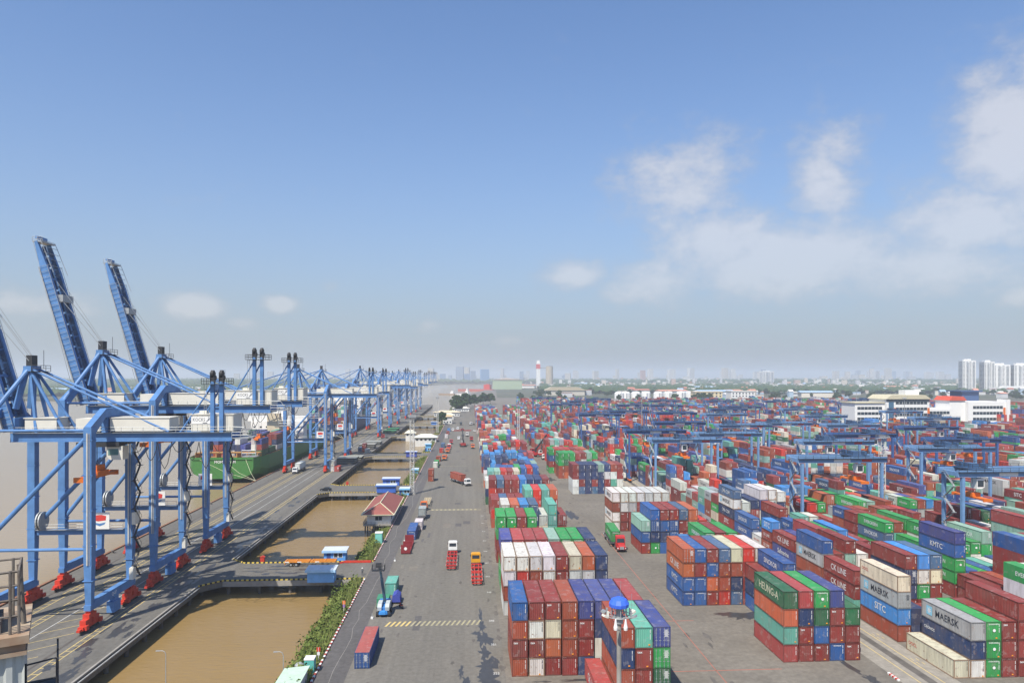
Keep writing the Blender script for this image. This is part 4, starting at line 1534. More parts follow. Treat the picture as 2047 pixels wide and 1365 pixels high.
    for k in range(5):
        q = h + d * (LB - 6 + k * 1.5)
        m.tube(q + Vector((0, -2.9, 0)) + nrm * 1.2, q + Vector((0, 2.9, 0)) + nrm * 1.2, 0.06, 5)
    m.tube(c + nrm * 1.2 + Vector((0, -2.9, 0)), h + d * (LB - 8) + nrm * 1.9 + Vector((0, -2.9, 0)), 0.07, 5)
    m.tube(c + nrm * 1.2 + Vector((0, 2.9, 0)), h + d * (LB - 8) + nrm * 1.9 + Vector((0, 2.9, 0)), 0.07, 5)
    m.box(c.x - 0.8, c.x + 1.4, -2.6, 2.6, c.z - 0.2, c.z + 0.1)
    rail_mb(m, (c.x - 0.8, -2.6, c.z), (c.x + 1.4, -2.6, c.z), 1.0, 0.05, 1.0)
    put('boom_walkway', shared(('bw',) + K, lambda: m), M['steel'], bo)
    m = MB()
    apex = Vector((AX, 0, AZ + 1.5))
    if boom_up:
        c = h + d * 25 + nrm * 1.2
        m.box(c.x - 0.7, c.x + 0.7, -2.2, 2.2, c.z - 0.8, c.z + 0.8)
        for s in (-1, 1):
            m.tube(apex + Vector((0, s * 1.0, 0)), c + Vector((0, s * 2.0, 0)), 0.07, 5)
            m.tube(apex + Vector((0.4, s * 0.5, 0)), c + d * 4 + Vector((0, s * 1.2, 0)), 0.05, 5)
            m.tube(h + Vector((0, s * 2.9, 0)) - nrm * 1.7, h + d * LB + Vector((0, s * 2.6, 0)) - nrm * 0.6, 0.06, 5)
        put('boom_hoist_rope', shared(('bh',) + K, lambda: m), M['steel'], r)
    else:
        for s in (-1, 1):
            m.tube(apex + Vector((-0.4, s * 1.0, -1.4)), h + d * 36 + Vector((0, s * 2.3, 1.1)), 0.2, 6)
            m.tube(apex + Vector((-0.4, s * 1.0, -1.4)), h + d * 17 + Vector((0, s * 2.3, 1.1)), 0.2, 6)
        put('forestay', shared(('fs',) + K, lambda: m), blue, r)
    # trolley, cab, spreader
    tx = 1.5 if boom_up else -30.0
    tr = put('trolley', shared(('tr',) + K, lambda: MB().box(-4.5, 3.5, -2.9, 2.9, G0 - 0.9, G0 - 0.25).box(-3, 2, -1.7, 1.7, G0 - 0.25, G0 + 0.9).box(-4.5, 3.5, -3.2, -2.9, G0 - 1.1, G0 - 0.2)), M['dark'], r, (tx - 2, 0, 0))
    cb = put('cab', shared(('cab',) + K, lambda: MB().prism([(1.0, G0 - 1.0), (4.0, G0 - 1.0), (4.0, G0 - 3.6), (1.6, G0 - 3.6), (1.0, G0 - 2.9)], 'y', -1.2, 1.2)), hm, r, (tx - 2, -1.6, 0))
    put('cab_window', shared(('cw',) + K, lambda: MB().box(0.96, 1.02, -1.0, 1.0, G0 - 2.8, G0 - 1.3).box(1.3, 3.2, -1.24, -1.2, G0 - 2.7, G0 - 1.5)), simple('cab_glass', (0.10, 0.2, 0.19), 0.15, spec=0.6), cb)
    sz = G0 - 7.2 if boom_up else 16.0
    sp = put('spreader', shared('spreader', lambda: MB().box(-1.1, 1.1, -5.9, 5.9, 0, 0.45).box(-1.25, 1.25, -6.1, -5.6, -0.35, 0.6).box(-1.25, 1.25, 5.6, 6.1, -0.35, 0.6).box(-1.2, 1.2, -2.2, 2.2, 0.45, 1.2).box(-0.8, 0.8, -1.6, 1.6, 1.2, 2.3)), M['orange'], r, (tx - 4.2, 0, sz))
    m = MB()
    for sx in (-0.7, 0.7):
        for sy in (-1.3, 1.3):
            m.tube((tx - 4.2 + sx, sy, sz + 2.2), (tx - 4.2 + sx, sy, G0 - 0.9), 0.04, 5)
    put('hoist_rope', shared(('hr',) + K, lambda: m), M['dark'], r)
    # festoon cables under the girder
    m = MB()
    for i in range(7):
        x0 = 5.0 + i * 2.6
        dp = 2.0 + 1.6 * ((i * 7) % 3)
        m.path([(x0 + 2.6 * t, -3.0, G0 - 0.2 - dp * 4 * t * (1 - t)) for t in (0, 0.12, 0.28, 0.5, 0.72, 0.88, 1)], 0.07, 5)
    put('festoon_cable', shared(('fc',) + K, lambda: m), M['dark'], r)
    # stairs up the rear landside leg
    m = MB()
    z, s = 5.2, 1
    while z < G0 - 3:
        m.bar((1.4, LY + s * 1.3, z), (1.4, LY - s * 1.3, z + 2.8), 0.4, 0.05)
        for q in (1.12, 1.68):
            m.bar((q, LY + s * 1.3, z + 1.0), (q, LY - s * 1.3, z + 3.8), 0.06, 0.06)
        m.box(0.9, 1.9, LY - s * 1.3 - 0.5, LY - s * 1.3 + 0.5, z + 2.76, z + 2.84)
        z += 2.9
        s = -s
    put('stair', shared(('stair',) + K, lambda: m), M['dark'], r)
    put('cabinet', shared('leg_cabinet', lambda: MB().box(0.7, 1.5, 5.9, 7.2, 5.2, 7.6).box(0.75, 1.5, 6.9, 8.9, 16.3, 18.8)), M['house'], r)
    put('cable_reel', shared('cable_reel', lambda: MB().tube((-1.3, 0, 0), (-1.05, 0, 0), 1.9, 20).tube((-0.75, 0, 0), (-0.5, 0, 0), 1.9, 20).tube((-1.05, 0, 0), (-0.75, 0, 0), 0.9, 14)), M['steel'], r, (WX + 3.0, LY - 0.6, 17.2))
    return r


CR = [(145.3, -0.0, True, 'nearest blue quay crane at left edge of the picture, boom raised'),
      (172.3, 4.1, True, 'second blue quay crane from the camera, boom raised highest at left'),
      (204.1, 4.1, True, 'third blue quay crane from the camera, its boom raised behind the second'),
      (363.0, 2.0, False, 'fourth blue quay crane along the quay, boom down at the green ship'),
      (419.0, 2.0, False, 'fifth blue quay crane along the quay, boom down over the green ship'),
      (565.0, 4.1, False, 'sixth blue quay crane along the quay, boom lowered over the river'),
      (640.0, 2.0, False, 'seventh blue quay crane along the quay, standing beside green hatch covers'),
      (712.0, 4.1, False, 'eighth blue quay crane along the quay, boom lowered'),
      (800.0, 2.0, False, 'ninth blue quay crane along the quay, small in the distance'),
      (870.0, 4.1, False, 'tenth blue quay crane along the quay, third from the far end'),
      (950.0, 4.1, False, 'second quay crane from the far end of the quay'),
      (1030.0, 4.1, False, 'last quay crane at the far end of the quay')]
for y, dz, up, lab in CR:
    sts_crane(y, dz, up, lab, y < 600)


# ------------------------------------------------------------------ yard gantries on rubber tyres
def gantry(x0, y, light, label, tpos=0.4):
    r = tag(empty('yard_gantry_crane', (x0, y, 0)), label, 'crane', 'rubber-tyred gantries over the container blocks')
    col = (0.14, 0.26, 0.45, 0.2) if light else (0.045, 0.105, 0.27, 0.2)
    mt = M['obj']
    S, WY, T = 25.4, 3.6, 23.2
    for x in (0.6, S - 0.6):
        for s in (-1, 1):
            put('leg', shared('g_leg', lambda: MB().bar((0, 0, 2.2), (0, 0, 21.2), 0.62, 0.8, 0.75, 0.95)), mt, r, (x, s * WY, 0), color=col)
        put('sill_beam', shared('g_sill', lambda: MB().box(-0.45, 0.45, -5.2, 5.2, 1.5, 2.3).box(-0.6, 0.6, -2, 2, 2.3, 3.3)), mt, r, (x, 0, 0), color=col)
        for s in (-1, 1):
            b = put('wheel_set', shared('g_bogie', lambda: MB().box(-0.5, 0.5, -1.9, 1.9, 0.9, 1.5)), M['orange'], r, (x, s * 4.0, 0))
            for q in (-1.0, 1.0):
                put('tyre', shared('g_tyre', lambda: MB().tube((-0.3, 0, 0.75), (0.3, 0, 0.75), 0.75, 14)), M['rubber'], b, (0, q, 0))
    for s in (-1, 1):
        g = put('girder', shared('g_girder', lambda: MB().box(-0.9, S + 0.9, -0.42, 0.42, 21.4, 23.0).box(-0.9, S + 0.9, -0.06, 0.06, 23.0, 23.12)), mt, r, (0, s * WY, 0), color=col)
        if s < 0:
            put('name_plate', shared('g_plate', lambda: MB().box(10, 15, -0.45, -0.42, 21.6, 22.5)), M['white'], g)
            put('warning_plate', shared('g_plate2', lambda: MB().box(18.5, 21.5, -0.45, -0.42, 21.7, 22.4)), M['letter_red'] if light else M['white'], g)
    for xx in (-0.7, S):
        put('end_tie', shared('g_tie', lambda: MB().box(0, 0.7, -3.1, 3.1, 21.5, 22.6)), mt, r, (xx, 0, 0), color=col)
    m = MB()
    for y_ in (-4.35, 4.35):
        m.box(-0.9, S + 0.9, y_ - 0.3, y_ + 0.3, 22.55, 22.62)
        rail_mb(m, (-0.9, y_, 22.62), (S + 0.9, y_, 22.62), 1.1, 0.05, 2.2)
    put('walkway', shared('g_walk', lambda: m), M['dark'], r)
    tx = 4 + tpos * 16
    t = put('trolley', shared('g_trolley', lambda: MB().box(-2.6, 2.6, -3.9, 3.9, 23.15, 23.4).box(-1.4, 0.8, -1.6, 1.6, 23.4, 24.5).box(1.4, 2.2, -3, -1, 23.6, 24.6).box(-2.4, -1.9, 0.5, 3.2, 23.6, 24.8)), mt, r, (tx, 0, 0), color=(0.05, 0.11, 0.22, 0.2))
    m = MB()
    for a, b in (((-2.6, -3.9), (2.6, -3.9)), ((-2.6, 3.9), (2.6, 3.9)), ((-2.6, -3.9), (-2.6, 3.9)), ((2.6, -3.9), (2.6, 3.9))):
        rail_mb(m, (*a, 23.6), (*b, 23.6), 1.1, 0.05, 1.4)
    put('trolley_rail', shared('g_trail', lambda: m), M['dark'], t)
    cb = put('cab', shared('g_cab', lambda: MB().prism([(-1.0, 20.9), (1.0, 20.9), (1.0, 18.7), (0.4, 18.3), (-1.0, 18.3)], 'y', -3.3, -1.2)), M['white'], t)
    put('cab_window', shared('g_cabw', lambda: MB().box(-0.8, 0.8, -3.34, -3.3, 18.8, 20.4).box(1.0, 1.04, -3.1, -1.4, 18.9, 20.5)), M['glass'], cb)
    sz = R.uniform(15.2, 17.0)
    put('spreader', shared('g_spreader', lambda: MB().box(-1.0, 1.0, -5.9, 5.9, 0, 0.4).box(-1.2, 1.2, -6.05, -5.6, -0.3, 0.5).box(-1.2, 1.2, 5.6, 6.05, -0.3, 0.5).box(-1.1, 1.1, -1.8, 1.8, 0.4, 1.4)), M['orange'], r, (tx, 0, sz))
    m = MB()
    for sx in (-0.8, 0.8):
        for sy in (-1.5, 1.5):
            m.tube((tx + sx, sy, sz + 1.3), (tx + sx * 1.6, sy * 1.2, 23.2), 0.04, 4)
    put('hoist_rope', m.mesh('hoist_rope'), M['dark'], r)
    m = MB()
    z, s = 2.4, 1
    while z < 20:
        m.bar((-0.5, s * 2.0, z), (-0.5, -s * 2.0, z + 3.2), 0.5, 0.08)
        m.bar((-0.8, s * 2.0, z + 1.0), (-0.8, -s * 2.0, z + 4.2), 0.06, 0.06)
        m.box(-0.95, -0.1, -s * 2.0 - 0.5, -s * 2.0 + 0.5, z + 3.16, z + 3.24)
        z += 3.3
        s = -s
    put('stair', shared('g_stair', lambda: m), M['steel'], r)
    put('power_unit', shared('g_power', lambda: MB().box(-1.5, -0.5, -1.8, 1.8, 1.6, 3.6)), M['house'], r)
    return r


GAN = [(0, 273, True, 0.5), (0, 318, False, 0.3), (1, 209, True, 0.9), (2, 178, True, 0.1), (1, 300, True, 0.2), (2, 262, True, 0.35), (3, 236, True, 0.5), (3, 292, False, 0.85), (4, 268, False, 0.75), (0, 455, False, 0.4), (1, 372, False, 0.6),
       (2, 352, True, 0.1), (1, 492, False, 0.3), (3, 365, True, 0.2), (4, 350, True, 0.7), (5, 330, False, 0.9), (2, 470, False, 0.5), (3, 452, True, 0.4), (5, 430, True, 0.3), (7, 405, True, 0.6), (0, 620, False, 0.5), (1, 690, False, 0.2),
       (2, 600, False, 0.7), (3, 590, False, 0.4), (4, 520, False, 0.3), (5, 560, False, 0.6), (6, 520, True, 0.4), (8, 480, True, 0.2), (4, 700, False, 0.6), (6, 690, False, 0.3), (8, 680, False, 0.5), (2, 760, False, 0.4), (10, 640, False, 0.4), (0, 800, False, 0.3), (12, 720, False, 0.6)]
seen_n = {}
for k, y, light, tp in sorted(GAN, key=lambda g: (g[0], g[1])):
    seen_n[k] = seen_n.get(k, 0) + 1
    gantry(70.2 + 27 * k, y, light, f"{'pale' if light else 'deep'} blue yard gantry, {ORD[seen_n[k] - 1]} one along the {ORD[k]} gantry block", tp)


# ------------------------------------------------------------------ ships at the quay
def ship(name, label, y0, L, B, col, H=9.0, text=None, up=15.5):
    xc = QX0 - 1.8 - B / 2
    r = tag(empty(name, (xc, y0, 0)), label, 'ship', None)
    st = [(0, 0.80, -1.0), (0.02, 0.93, -2.5), (0.08, 1.0, -3.6), (0.3, 1.0, -4), (0.8, 1.0, -4), (0.9, 0.8, -4), (0.96, 0.45, -4), (1.0, 0.04, -4)]
    vs, fs = [], []
    ring = 8
    for t, w, zk in st:
        hb = B / 2 * w
        pr = [(-hb, H), (-hb, 2.0 if t > 0.02 else 4.0), (-hb * 0.93, -1.2 if t > 0.02 else 1.2), (-hb * 0.6, zk if t > 0.02 else -1.0), (hb * 0.6, zk if t > 0.02 else -1.0), (hb * 0.93, -1.2 if t > 0.02 else 1.2), (hb, 2.0 if t > 0.02 else 4.0), (hb, H)]
        vs += [(x, t * L, z + (1.8 * max(0, t - 0.85) / 0.15 if z == H else 0)) for x, z in pr]
    for i in range(len(st) - 1):
        for j in range(ring - 1):
            a = i * ring + j
            fs.append((a, a + 1, a + ring + 1, a + ring))
    fs.append(tuple(range(ring)))
    put('hull', MB().add(vs, fs).mesh('hull'), M['obj'], r, color=(*col, 0.2))
    m = MB()
    dk = [(st[i][1] * B / 2 - 0.3, st[i][0] * L) for i in range(len(st))]
    m.prism([(-x, y) for x, y in dk] + [(x, y) for x, y in reversed(dk)], 'z', H - 1.6, H - 1.2)
    put('deck', m.mesh('deck'), simple('ship_deck', (0.33, 0.17, 0.07), 0.8, var=0.25), r)
    m = MB()
    for i in range(6):
        m.box(-B * 0.4, B * 0.42, 4 + i * 1.1, 4.4 + i * 1.1, H - 1.2 + 2.6, H + 1.7)
    for x in np.linspace(-B * 0.4, B * 0.42, 7):
        m.box(x - 0.2, x + 0.2, 3.8, 10.4, H - 1.2, H + 1.4)
    m.box(-B * 0.4, B * 0.43, 3.7, 4.1, H + 1.7, H + 2.0)
    put('mooring_deck_frame', m.mesh('mooring_deck_frame'), simple('ship_ochre', (0.42, 0.24, 0.09), 0.75, var=0.2), r)
    ac = put('deckhouse', MB().box(-B * 0.44, B * 0.44, L * 0.52, L * 0.52 + 10, H - 1.2, H + up).box(-B * 0.5, B * 0.5, L * 0.52 + 1, L * 0.52 + 6, H + up, H + up + 2.9).box(-3, 3, L * 0.52 + 3, L * 0.52 + 5, H + up + 2.9, H + up + 7).mesh('deckhouse'), M['white'], r)
    m = MB()
    for k in range(int((up - 2) / 2.8)):
        for i in range(8):
            m.box(-B * 0.40 + i * B * 0.105, -B * 0.40 + i * B * 0.105 + 1.3, L * 0.52 - 0.06, L * 0.52, H + 1.5 + k * 2.8, H + 2.5 + k * 2.8)
    put('windows', m.mesh('windows'), M['glass'], ac)
    put('funnel', MB().prism([(-3.5, L * 0.52 - 9), (3.5, L * 0.52 - 9), (3.0, L * 0.52 - 2), (-3.0, L * 0.52 - 2)], 'z', H - 1.2, H + 16).mesh('funnel'), simple('funnel_cream', (0.55, 0.47, 0.34), 0.6), r)
    if text:
        put('lettering', text_mesh(text), M['letter_white'], r, (1.0, -0.05, H - 2.2), (PI / 2, 0, 0), scale=(1.7, 1.7, 1))
    m = MB()
    for x in (-B * 0.3, 0.0, B * 0.3):
        m.path([(x, -0.1, H - 1), (x + (QX0 + 1.3 - xc - x) * 0.5, -9, H * 0.32), (QX0 + 1.3 - xc, -19, 0.7)], 0.06, 5)
    put('mooring_rope', m.mesh('mooring_rope'), M['letter_cream'], r)
    return r


ship('container_ship', 'green-hulled container ship moored at the quay, stern towards the camera', 342, 182, 35, (0.055, 0.18, 0.045), 9.0, 'MOMENTUM', 11.0)
ship('container_ship', 'dark-hulled container ship moored ahead of the green one', 562, 190, 31, (0.03, 0.06, 0.14), 9.5)

# ------------------------------------------------------------------ hatch covers and boxes set down on the quay
for q, (x, y, n, col, w) in enumerate([(-66.5, 392, 3, (0.26, 0.27, 0.24), 'grey'), (-65.5, 407, 2, (0.24, 0.25, 0.22), 'darker grey'), (-66.8, 470, 3, (0.25, 0.25, 0.23), 'pale grey'), (-66.5, 500, 2, (0.25, 0.26, 0.24), 'dull grey'),
                                       (-66.5, 600, 2, (0.05, 0.20, 0.09), 'green'), (-66.5, 625, 2, (0.04, 0.18, 0.08), 'dark green')]):
    for i in range(n):
        t = tag(empty('hatch_cover', (x + 0.3 * i, y + 0.2 * i, 0.55 + i * 1.05)), f'{w} steel hatch cover, {["lowest", "middle one", "topmost"][i if i < n - 1 else 2]} of the {["nearest pile", "second pile", "third pile", "fourth pile", "nearer green pile", "farther green pile"][q]} on the quay', 'hatch cover', 'hatch covers piled on the quay')
        put('plate', shared('hatch_plate', lambda: MB().box(-5.2, 5.2, -5.8, 5.8, 0.25, 0.5)), M['objrough'], t, color=col)
        put('underframe', shared('hatch_frame', lambda: [m_ for m_ in [MB()] if [m_.box(-5.0, 5.0, -5.6 + k * 2.2, -5.3 + k * 2.2, -0.5, 0.25) for k in range(6)]][0]), M['dark'], t)
for (x, y, z, k, lab, L) in [(-66.6, 356.5, 0, 'R', 'short red container standing on the quay by the crane foot', L20), (-70.0 + 0.9, 357.0, 0, 'w', 'lower white container of the pair on the quay', L20), (-69.1, 357.0, 2.6, 'w', 'upper white container of the pair on the quay', L20),
                             (-63.9, 440, 0, 'w', 'white container standing on the quay beyond the hatch covers', L20), (-66.4, 446, 0, 'r', 'lower dark red container of the pair farther along the quay', L20), (-66.4, 446, 2.6, 'r', 'upper dark red container of the pair farther along the quay', L20), (-69.2, 449, 0, 's', 'slate blue container on the quay left of the dark red pair', L20)]:
    make_container(dict(x=x, y=y, z=z, L=L, H=2.59, col=k, word=None, door=k == 'R', label=lab, group='containers set down on the quay'))
# containers parked along the left of the road
PK = [(-18.5, 116.1, 0, 'b', L40, None, 'lone blue container with a red roof on the near road'), (-18.2, 154.6, 0, 't', L20, None, 'teal container parked behind the boom lift'),
      (-18.0, 206.5, 0, 'b', L40, None, 'blue roofed container parked fourth along the roadside'), (-16.9, 219.2, 0, 'w', L20, None, 'white container parked behind the blue one on the roadside'), (-16.9, 236.0, 0.9, 'y', L20, None, 'grey container on a trailer at the roadside'),
      (-18.6, 321.0, 0, 'q', L20, None, 'lower rust red container of the roadside pair'), (-18.6, 321.2, 2.6, 'q', L20, None, 'upper rust red container of the roadside pair'), (-18.9, 368.2, 0, 'w', L20, None, 'white container at the roadside before a green one'), (-18.7, 376.5, 0, 'g', L20, None, 'bright green container at the roadside'),
      (-18.6, 396, 0, 'q', L20, None, 'rust red container beside the orange truck'), (-18.6, 440, 0, 'R', L20, None, 'bright red container at the far roadside'), (-18.9, 470, 0, 's', L40, None, 'slate blue container at the far roadside'), (-19.0, 545, 0, 'w', L20, None, 'white container far down the roadside'),
      (-19.0, 580, 0, 'r', L20, None, 'dark red container far down the roadside'), (-19.0, 610, 0, 'l', L20, None, 'light blue container far down the roadside')]
for (x, y, z, k, L, w, lab) in PK:
    o = make_container(dict(x=x, y=y, z=z, L=L, H=2.59, col=k, word=w, door=(k == 'b' and y < 120), label=lab, group='containers parked along the roadside'))
    if y < 120:
        rf = put('roof_panel', MB().box(-1.14, 1.14, -6.0, 6.0, 2.565, 2.6).mesh('roof_panel'), M['container'], o, color=(0.36, 0.085, 0.07, 0.2))
        rf['label'] = 'faded red roof of the blue container'


# ------------------------------------------------------------------ vehicles
def wheelset(parent, xs, ys, r=0.5, w=0.3):
    for y in ys:
        for x in xs:
            t = put('wheel', shared(('wheel', r, w), lambda: MB().tube((-w / 2, 0, r), (w / 2, 0, r), r, 14)), M['rubber'], parent, (x, y, 0))
            put('rim', shared(('rim', r, w), lambda: MB().tube((-w / 2 - 0.015, 0, r), (w / 2 + 0.015, 0, r), r * 0.5, 10)), M['steel'], t)


def tractor(loc, rz, col, label, conv=False, glab='terminal tractors and lorries in the port'):
    """lorry tractor, front at +y"""
    t = tag(empty('lorry_tractor', loc, rz), label, 'lorry', glab)
    c4 = (*col, 0.1)
    put('chassis', shared('tr_chassis', lambda: MB().box(-0.45, 0.45, -3.0, 2.6, 0.62, 0.9).box(-1.15, 1.15, 2.55, 2.8, 0.45, 0.95).box(-0.6, 0.6, -2.4, -1.0, 0.9, 1.12)), M['dark'], t)
    if conv:
        cab = put('cab', shared('tr_cab_c', lambda: MB().prism([(-1.0, 0.9), (1.0, 0.9), (1.15, 1.1), (1.2, 2.2), (0.95, 3.7), (-0.9, 3.9), (-1.0, 3.2)], 'x', -1.2, 1.2).prism([(1.0, 0.75), (3.0, 0.75), (3.1, 1.6), (2.9, 1.85), (1.1, 2.1)], 'x', -0.85, 0.85).box(-1.2, -0.86, 1.6, 2.8, 0.7, 1.4).box(0.86, 1.2, 1.6, 2.8, 0.7, 1.4)), M['obj'], t, color=c4)
        put('windscreen', shared('tr_wind_c', lambda: MB().add([(-1.05, 1.215, 2.25), (1.05, 1.215, 2.25), (0.98, 1.03, 3.3), (-0.98, 1.03, 3.3)], [(0, 1, 2, 3)]).box(-1.22, -1.2, 0.0, 0.95, 2.2, 3.1).box(1.2, 1.22, 0.0, 0.95, 2.2, 3.1)), M['glass'], cab)
        put('grille', shared('tr_grille', lambda: MB().box(-0.55, 0.55, 3.06, 3.13, 0.85, 1.55)), M['steel'], cab)
        put('headlight', shared('tr_lights', lambda: MB().box(-1.15, -0.85, 2.8, 2.86, 0.95, 1.25).box(0.85, 1.15, 2.8, 2.86, 0.95, 1.25)), M['white'], cab)
        wheelset(t, (-1.0, 1.0), (-2.2, -1.0, 2.1))
    else:
        cab = put('cab', shared('tr_cab', lambda: MB().prism([(0.6, 0.95), (2.5, 0.95), (2.75, 1.2), (2.7, 1.9), (2.45, 2.95), (0.6, 3.0)], 'x', -1.15, 1.15).box(-1.0, 1.0, 0.75, 2.3, 3.0, 3.12)), M['obj'], t, color=c4)
        put('window', shared('tr_wind', lambda: MB().add([(-1.0, 2.715, 1.95), (1.0, 2.715, 1.95), (0.95, 2.5, 2.8), (-0.95, 2.5, 2.8)], [(0, 1, 2, 3)]).box(-1.17, -1.15, 1.1, 2.3, 1.9, 2.75).box(1.15, 1.17, 1.1, 2.3, 1.9, 2.75).box(-0.9, 0.9, 0.57, 0.6, 1.9, 2.75)), M['glass'], cab)
        put('headlight', shared('tr_lights2', lambda: MB().box(-1.05, -0.75, 2.76, 2.8, 1.0, 1.25).box(0.75, 1.05, 2.76, 2.8, 1.0, 1.25)), M['white'], cab)
        put('mirror', shared('tr_mirror', lambda: MB().box(-1.4, -1.25, 2.4, 2.5, 2.0, 2.5).box(1.25, 1.4, 2.4, 2.5, 2.0, 2.5)), M['dark'], cab)
        wheelset(t, (-1.0, 1.0), (-1.9, 1.9))
    return t


def chassis(loc, rz, col, label, L=12.4):
    """skeletal container trailer, kingpin at +y, origin under its rear"""
    t = tag(empty('container_trailer', loc, rz), label, 'trailer', 'skeletal container trailers')
    c4 = (*col, 0.3)
    m = MB()
    for x in (-0.5, 0.5):
        m.box(x - 0.09, x + 0.09, 0, L, 1.0, 1.35)
    put('main_rails', shared(('ch_r', L), lambda: m), M['obj'], t, color=c4)
    m = MB()
    for y in (0.15, L * 0.22, L * 0.47, L * 0.53, L * 0.78, L - 0.15):
        m.box(-1.2, 1.2, y - 0.14, y + 0.14, 1.05, 1.4)
    for x in (-1.2, 1.2):
        m.box(x - 0.06, x + 0.06, 0.02, L * 0.47, 1.1, 1.36)
        m.box(x - 0.06, x + 0.06, L * 0.53, L - 0.02, 1.1, 1.36)
    put('bolster', shared(('ch_b', L), lambda: m), M['obj'], t, color=c4)
    m = MB()
    for y in (0.1, L * 0.25, L * 0.6):
        for x in (-1.27, 1.27):
            m.box(x - 0.02, x + 0.02, y, y + 1.0, 1.12, 1.34)
    put('reflector_strip', shared(('ch_s', L), lambda: m), M['white'], t)
    put('landing_leg', shared(('ch_l', L), lambda: MB().box(-0.75, -0.6, L * 0.72, L * 0.72 + 0.15, 0.05, 1.0).box(0.6, 0.75, L * 0.72, L * 0.72 + 0.15, 0.05, 1.0)), M['dark'], t)
    put('bumper', shared('ch_bump', lambda: MB().box(-1.1, 1.1, -0.12, 0.0, 0.5, 0.75).box(-0.6, -0.5, -0.1, 0, 0.7, 1.0).box(0.5, 0.6, -0.1, 0, 0.7, 1.0)), M['obj'], t, color=c4)
    wheelset(t, (-0.98, 0.98), (1.5, 2.8))
    return t


def car(loc, rz, col, label, van=False):
    t = tag(empty('car', loc, rz), label, 'car', 'cars on the port road')
    c4 = (*col, 0.05)
    if van:
        b = put('body', shared('van_body', lambda: MB().prism([(-2.4, 0.35), (2.4, 0.35), (2.45, 0.9), (1.7, 1.15), (1.1, 1.95), (-2.35, 2.0), (-2.4, 0.9)], 'x', -0.9, 0.9)), M['obj'], t, color=c4)
        put('windows', shared('van_win', lambda: MB().box(-0.92, 0.92, -2.0, 0.9, 1.2, 1.75).add([(-0.8, 1.72, 1.17), (0.8, 1.72, 1.17), (0.75, 1.16, 1.9), (-0.75, 1.16, 1.9)], [(0, 1, 2, 3)])), M['glass'], b)
    else:
        b = put('body', shared('car_body', lambda: MB().prism([(-2.2, 0.3), (2.2, 0.3), (2.25, 0.65), (1.9, 0.88), (0.9, 0.98), (0.3, 1.46), (-1.3, 1.5), (-2.0, 1.02), (-2.25, 0.95)], 'x', -0.86, 0.86)), M['obj'], t, color=c4)
        put('windows', shared('car_win', lambda: MB().box(-0.88, 0.88, -1.3, 0.35, 1.0, 1.38).add([(-0.74, 0.9, 1.0), (0.74, 0.9, 1.0), (0.68, 0.34, 1.46), (-0.68, 0.34, 1.46)], [(0, 1, 2, 3)]).add([(-0.74, -2.0, 1.05), (0.74, -2.0, 1.05), (0.68, -1.34, 1.49), (-0.68, -1.34, 1.49)], [(3, 2, 1, 0)])), M['glass'], b)
    wheelset(t, (-0.78, 0.78), (-1.35, 1.35), 0.32, 0.2)
    return t


WHT, RED, ORG, YEL = (0.7, 0.7, 0.69), (0.42, 0.03, 0.03), (0.62, 0.14, 0.02), (0.62, 0.30, 0.02)
# two empty trailers heading away on the road
tractor((-4.5, 189.5, 0), 0, WHT, 'white terminal tractor pulling an empty red trailer up the road')
chassis((-4.5, 173.5, 0), 0, (0.40, 0.035, 0.03), 'empty red trailer behind the white terminal tractor', 14.0)
tractor((1.5, 176.5, 0), 0, YEL, 'yellow terminal tractor pulling an empty red trailer up the road')
chassis((1.6, 160.5, 0), 0, (0.45, 0.04, 0.03), 'empty red trailer behind the yellow terminal tractor', 14.0)
# lorry with a red container coming down the road
rz = PI + 0.42
fx, fy = -math.sin(rz), math.cos(rz)
tractor((-1.6, 308.5, 0), rz, WHT, 'white lorry tractor coming down the road with a red container')
chassis((-1.6 - fx * 15.0, 308.5 - fy * 15.0, 0), rz, (0.10, 0.10, 0.11), 'dark trailer under the red container coming down the road')
o = make_container(dict(x=0, y=0, z=1.42, L=L40, H=2.9, col='q', word=None, door=False, label='rust red container riding on the lorry coming down the road', group='containers on lorries'))
o.location = (-1.6 - fx * 8.7, 308.5 - fy * 8.7, 1.42)
o.rotation_euler = (0, 0, rz - PI)
# red lorry with a green container in the aisle
tractor((40.6, 191.5, 0), PI - 0.05, RED, 'red bonneted lorry in the aisle between the stacks', True)
chassis((40.2, 207.0, 0), PI - 0.05, (0.08, 0.08, 0.09), 'trailer under the green container in the aisle', 12.6)
o = make_container(dict(x=0, y=0, z=1.42, L=L40, H=2.9, col='g', word='EVERGREEN', door=False, label='bright green container on the red lorry in the aisle', group='containers on lorries'))
o.location = (40.4, 200.8, 1.42)
o.rotation_euler = (0, 0, -0.05)
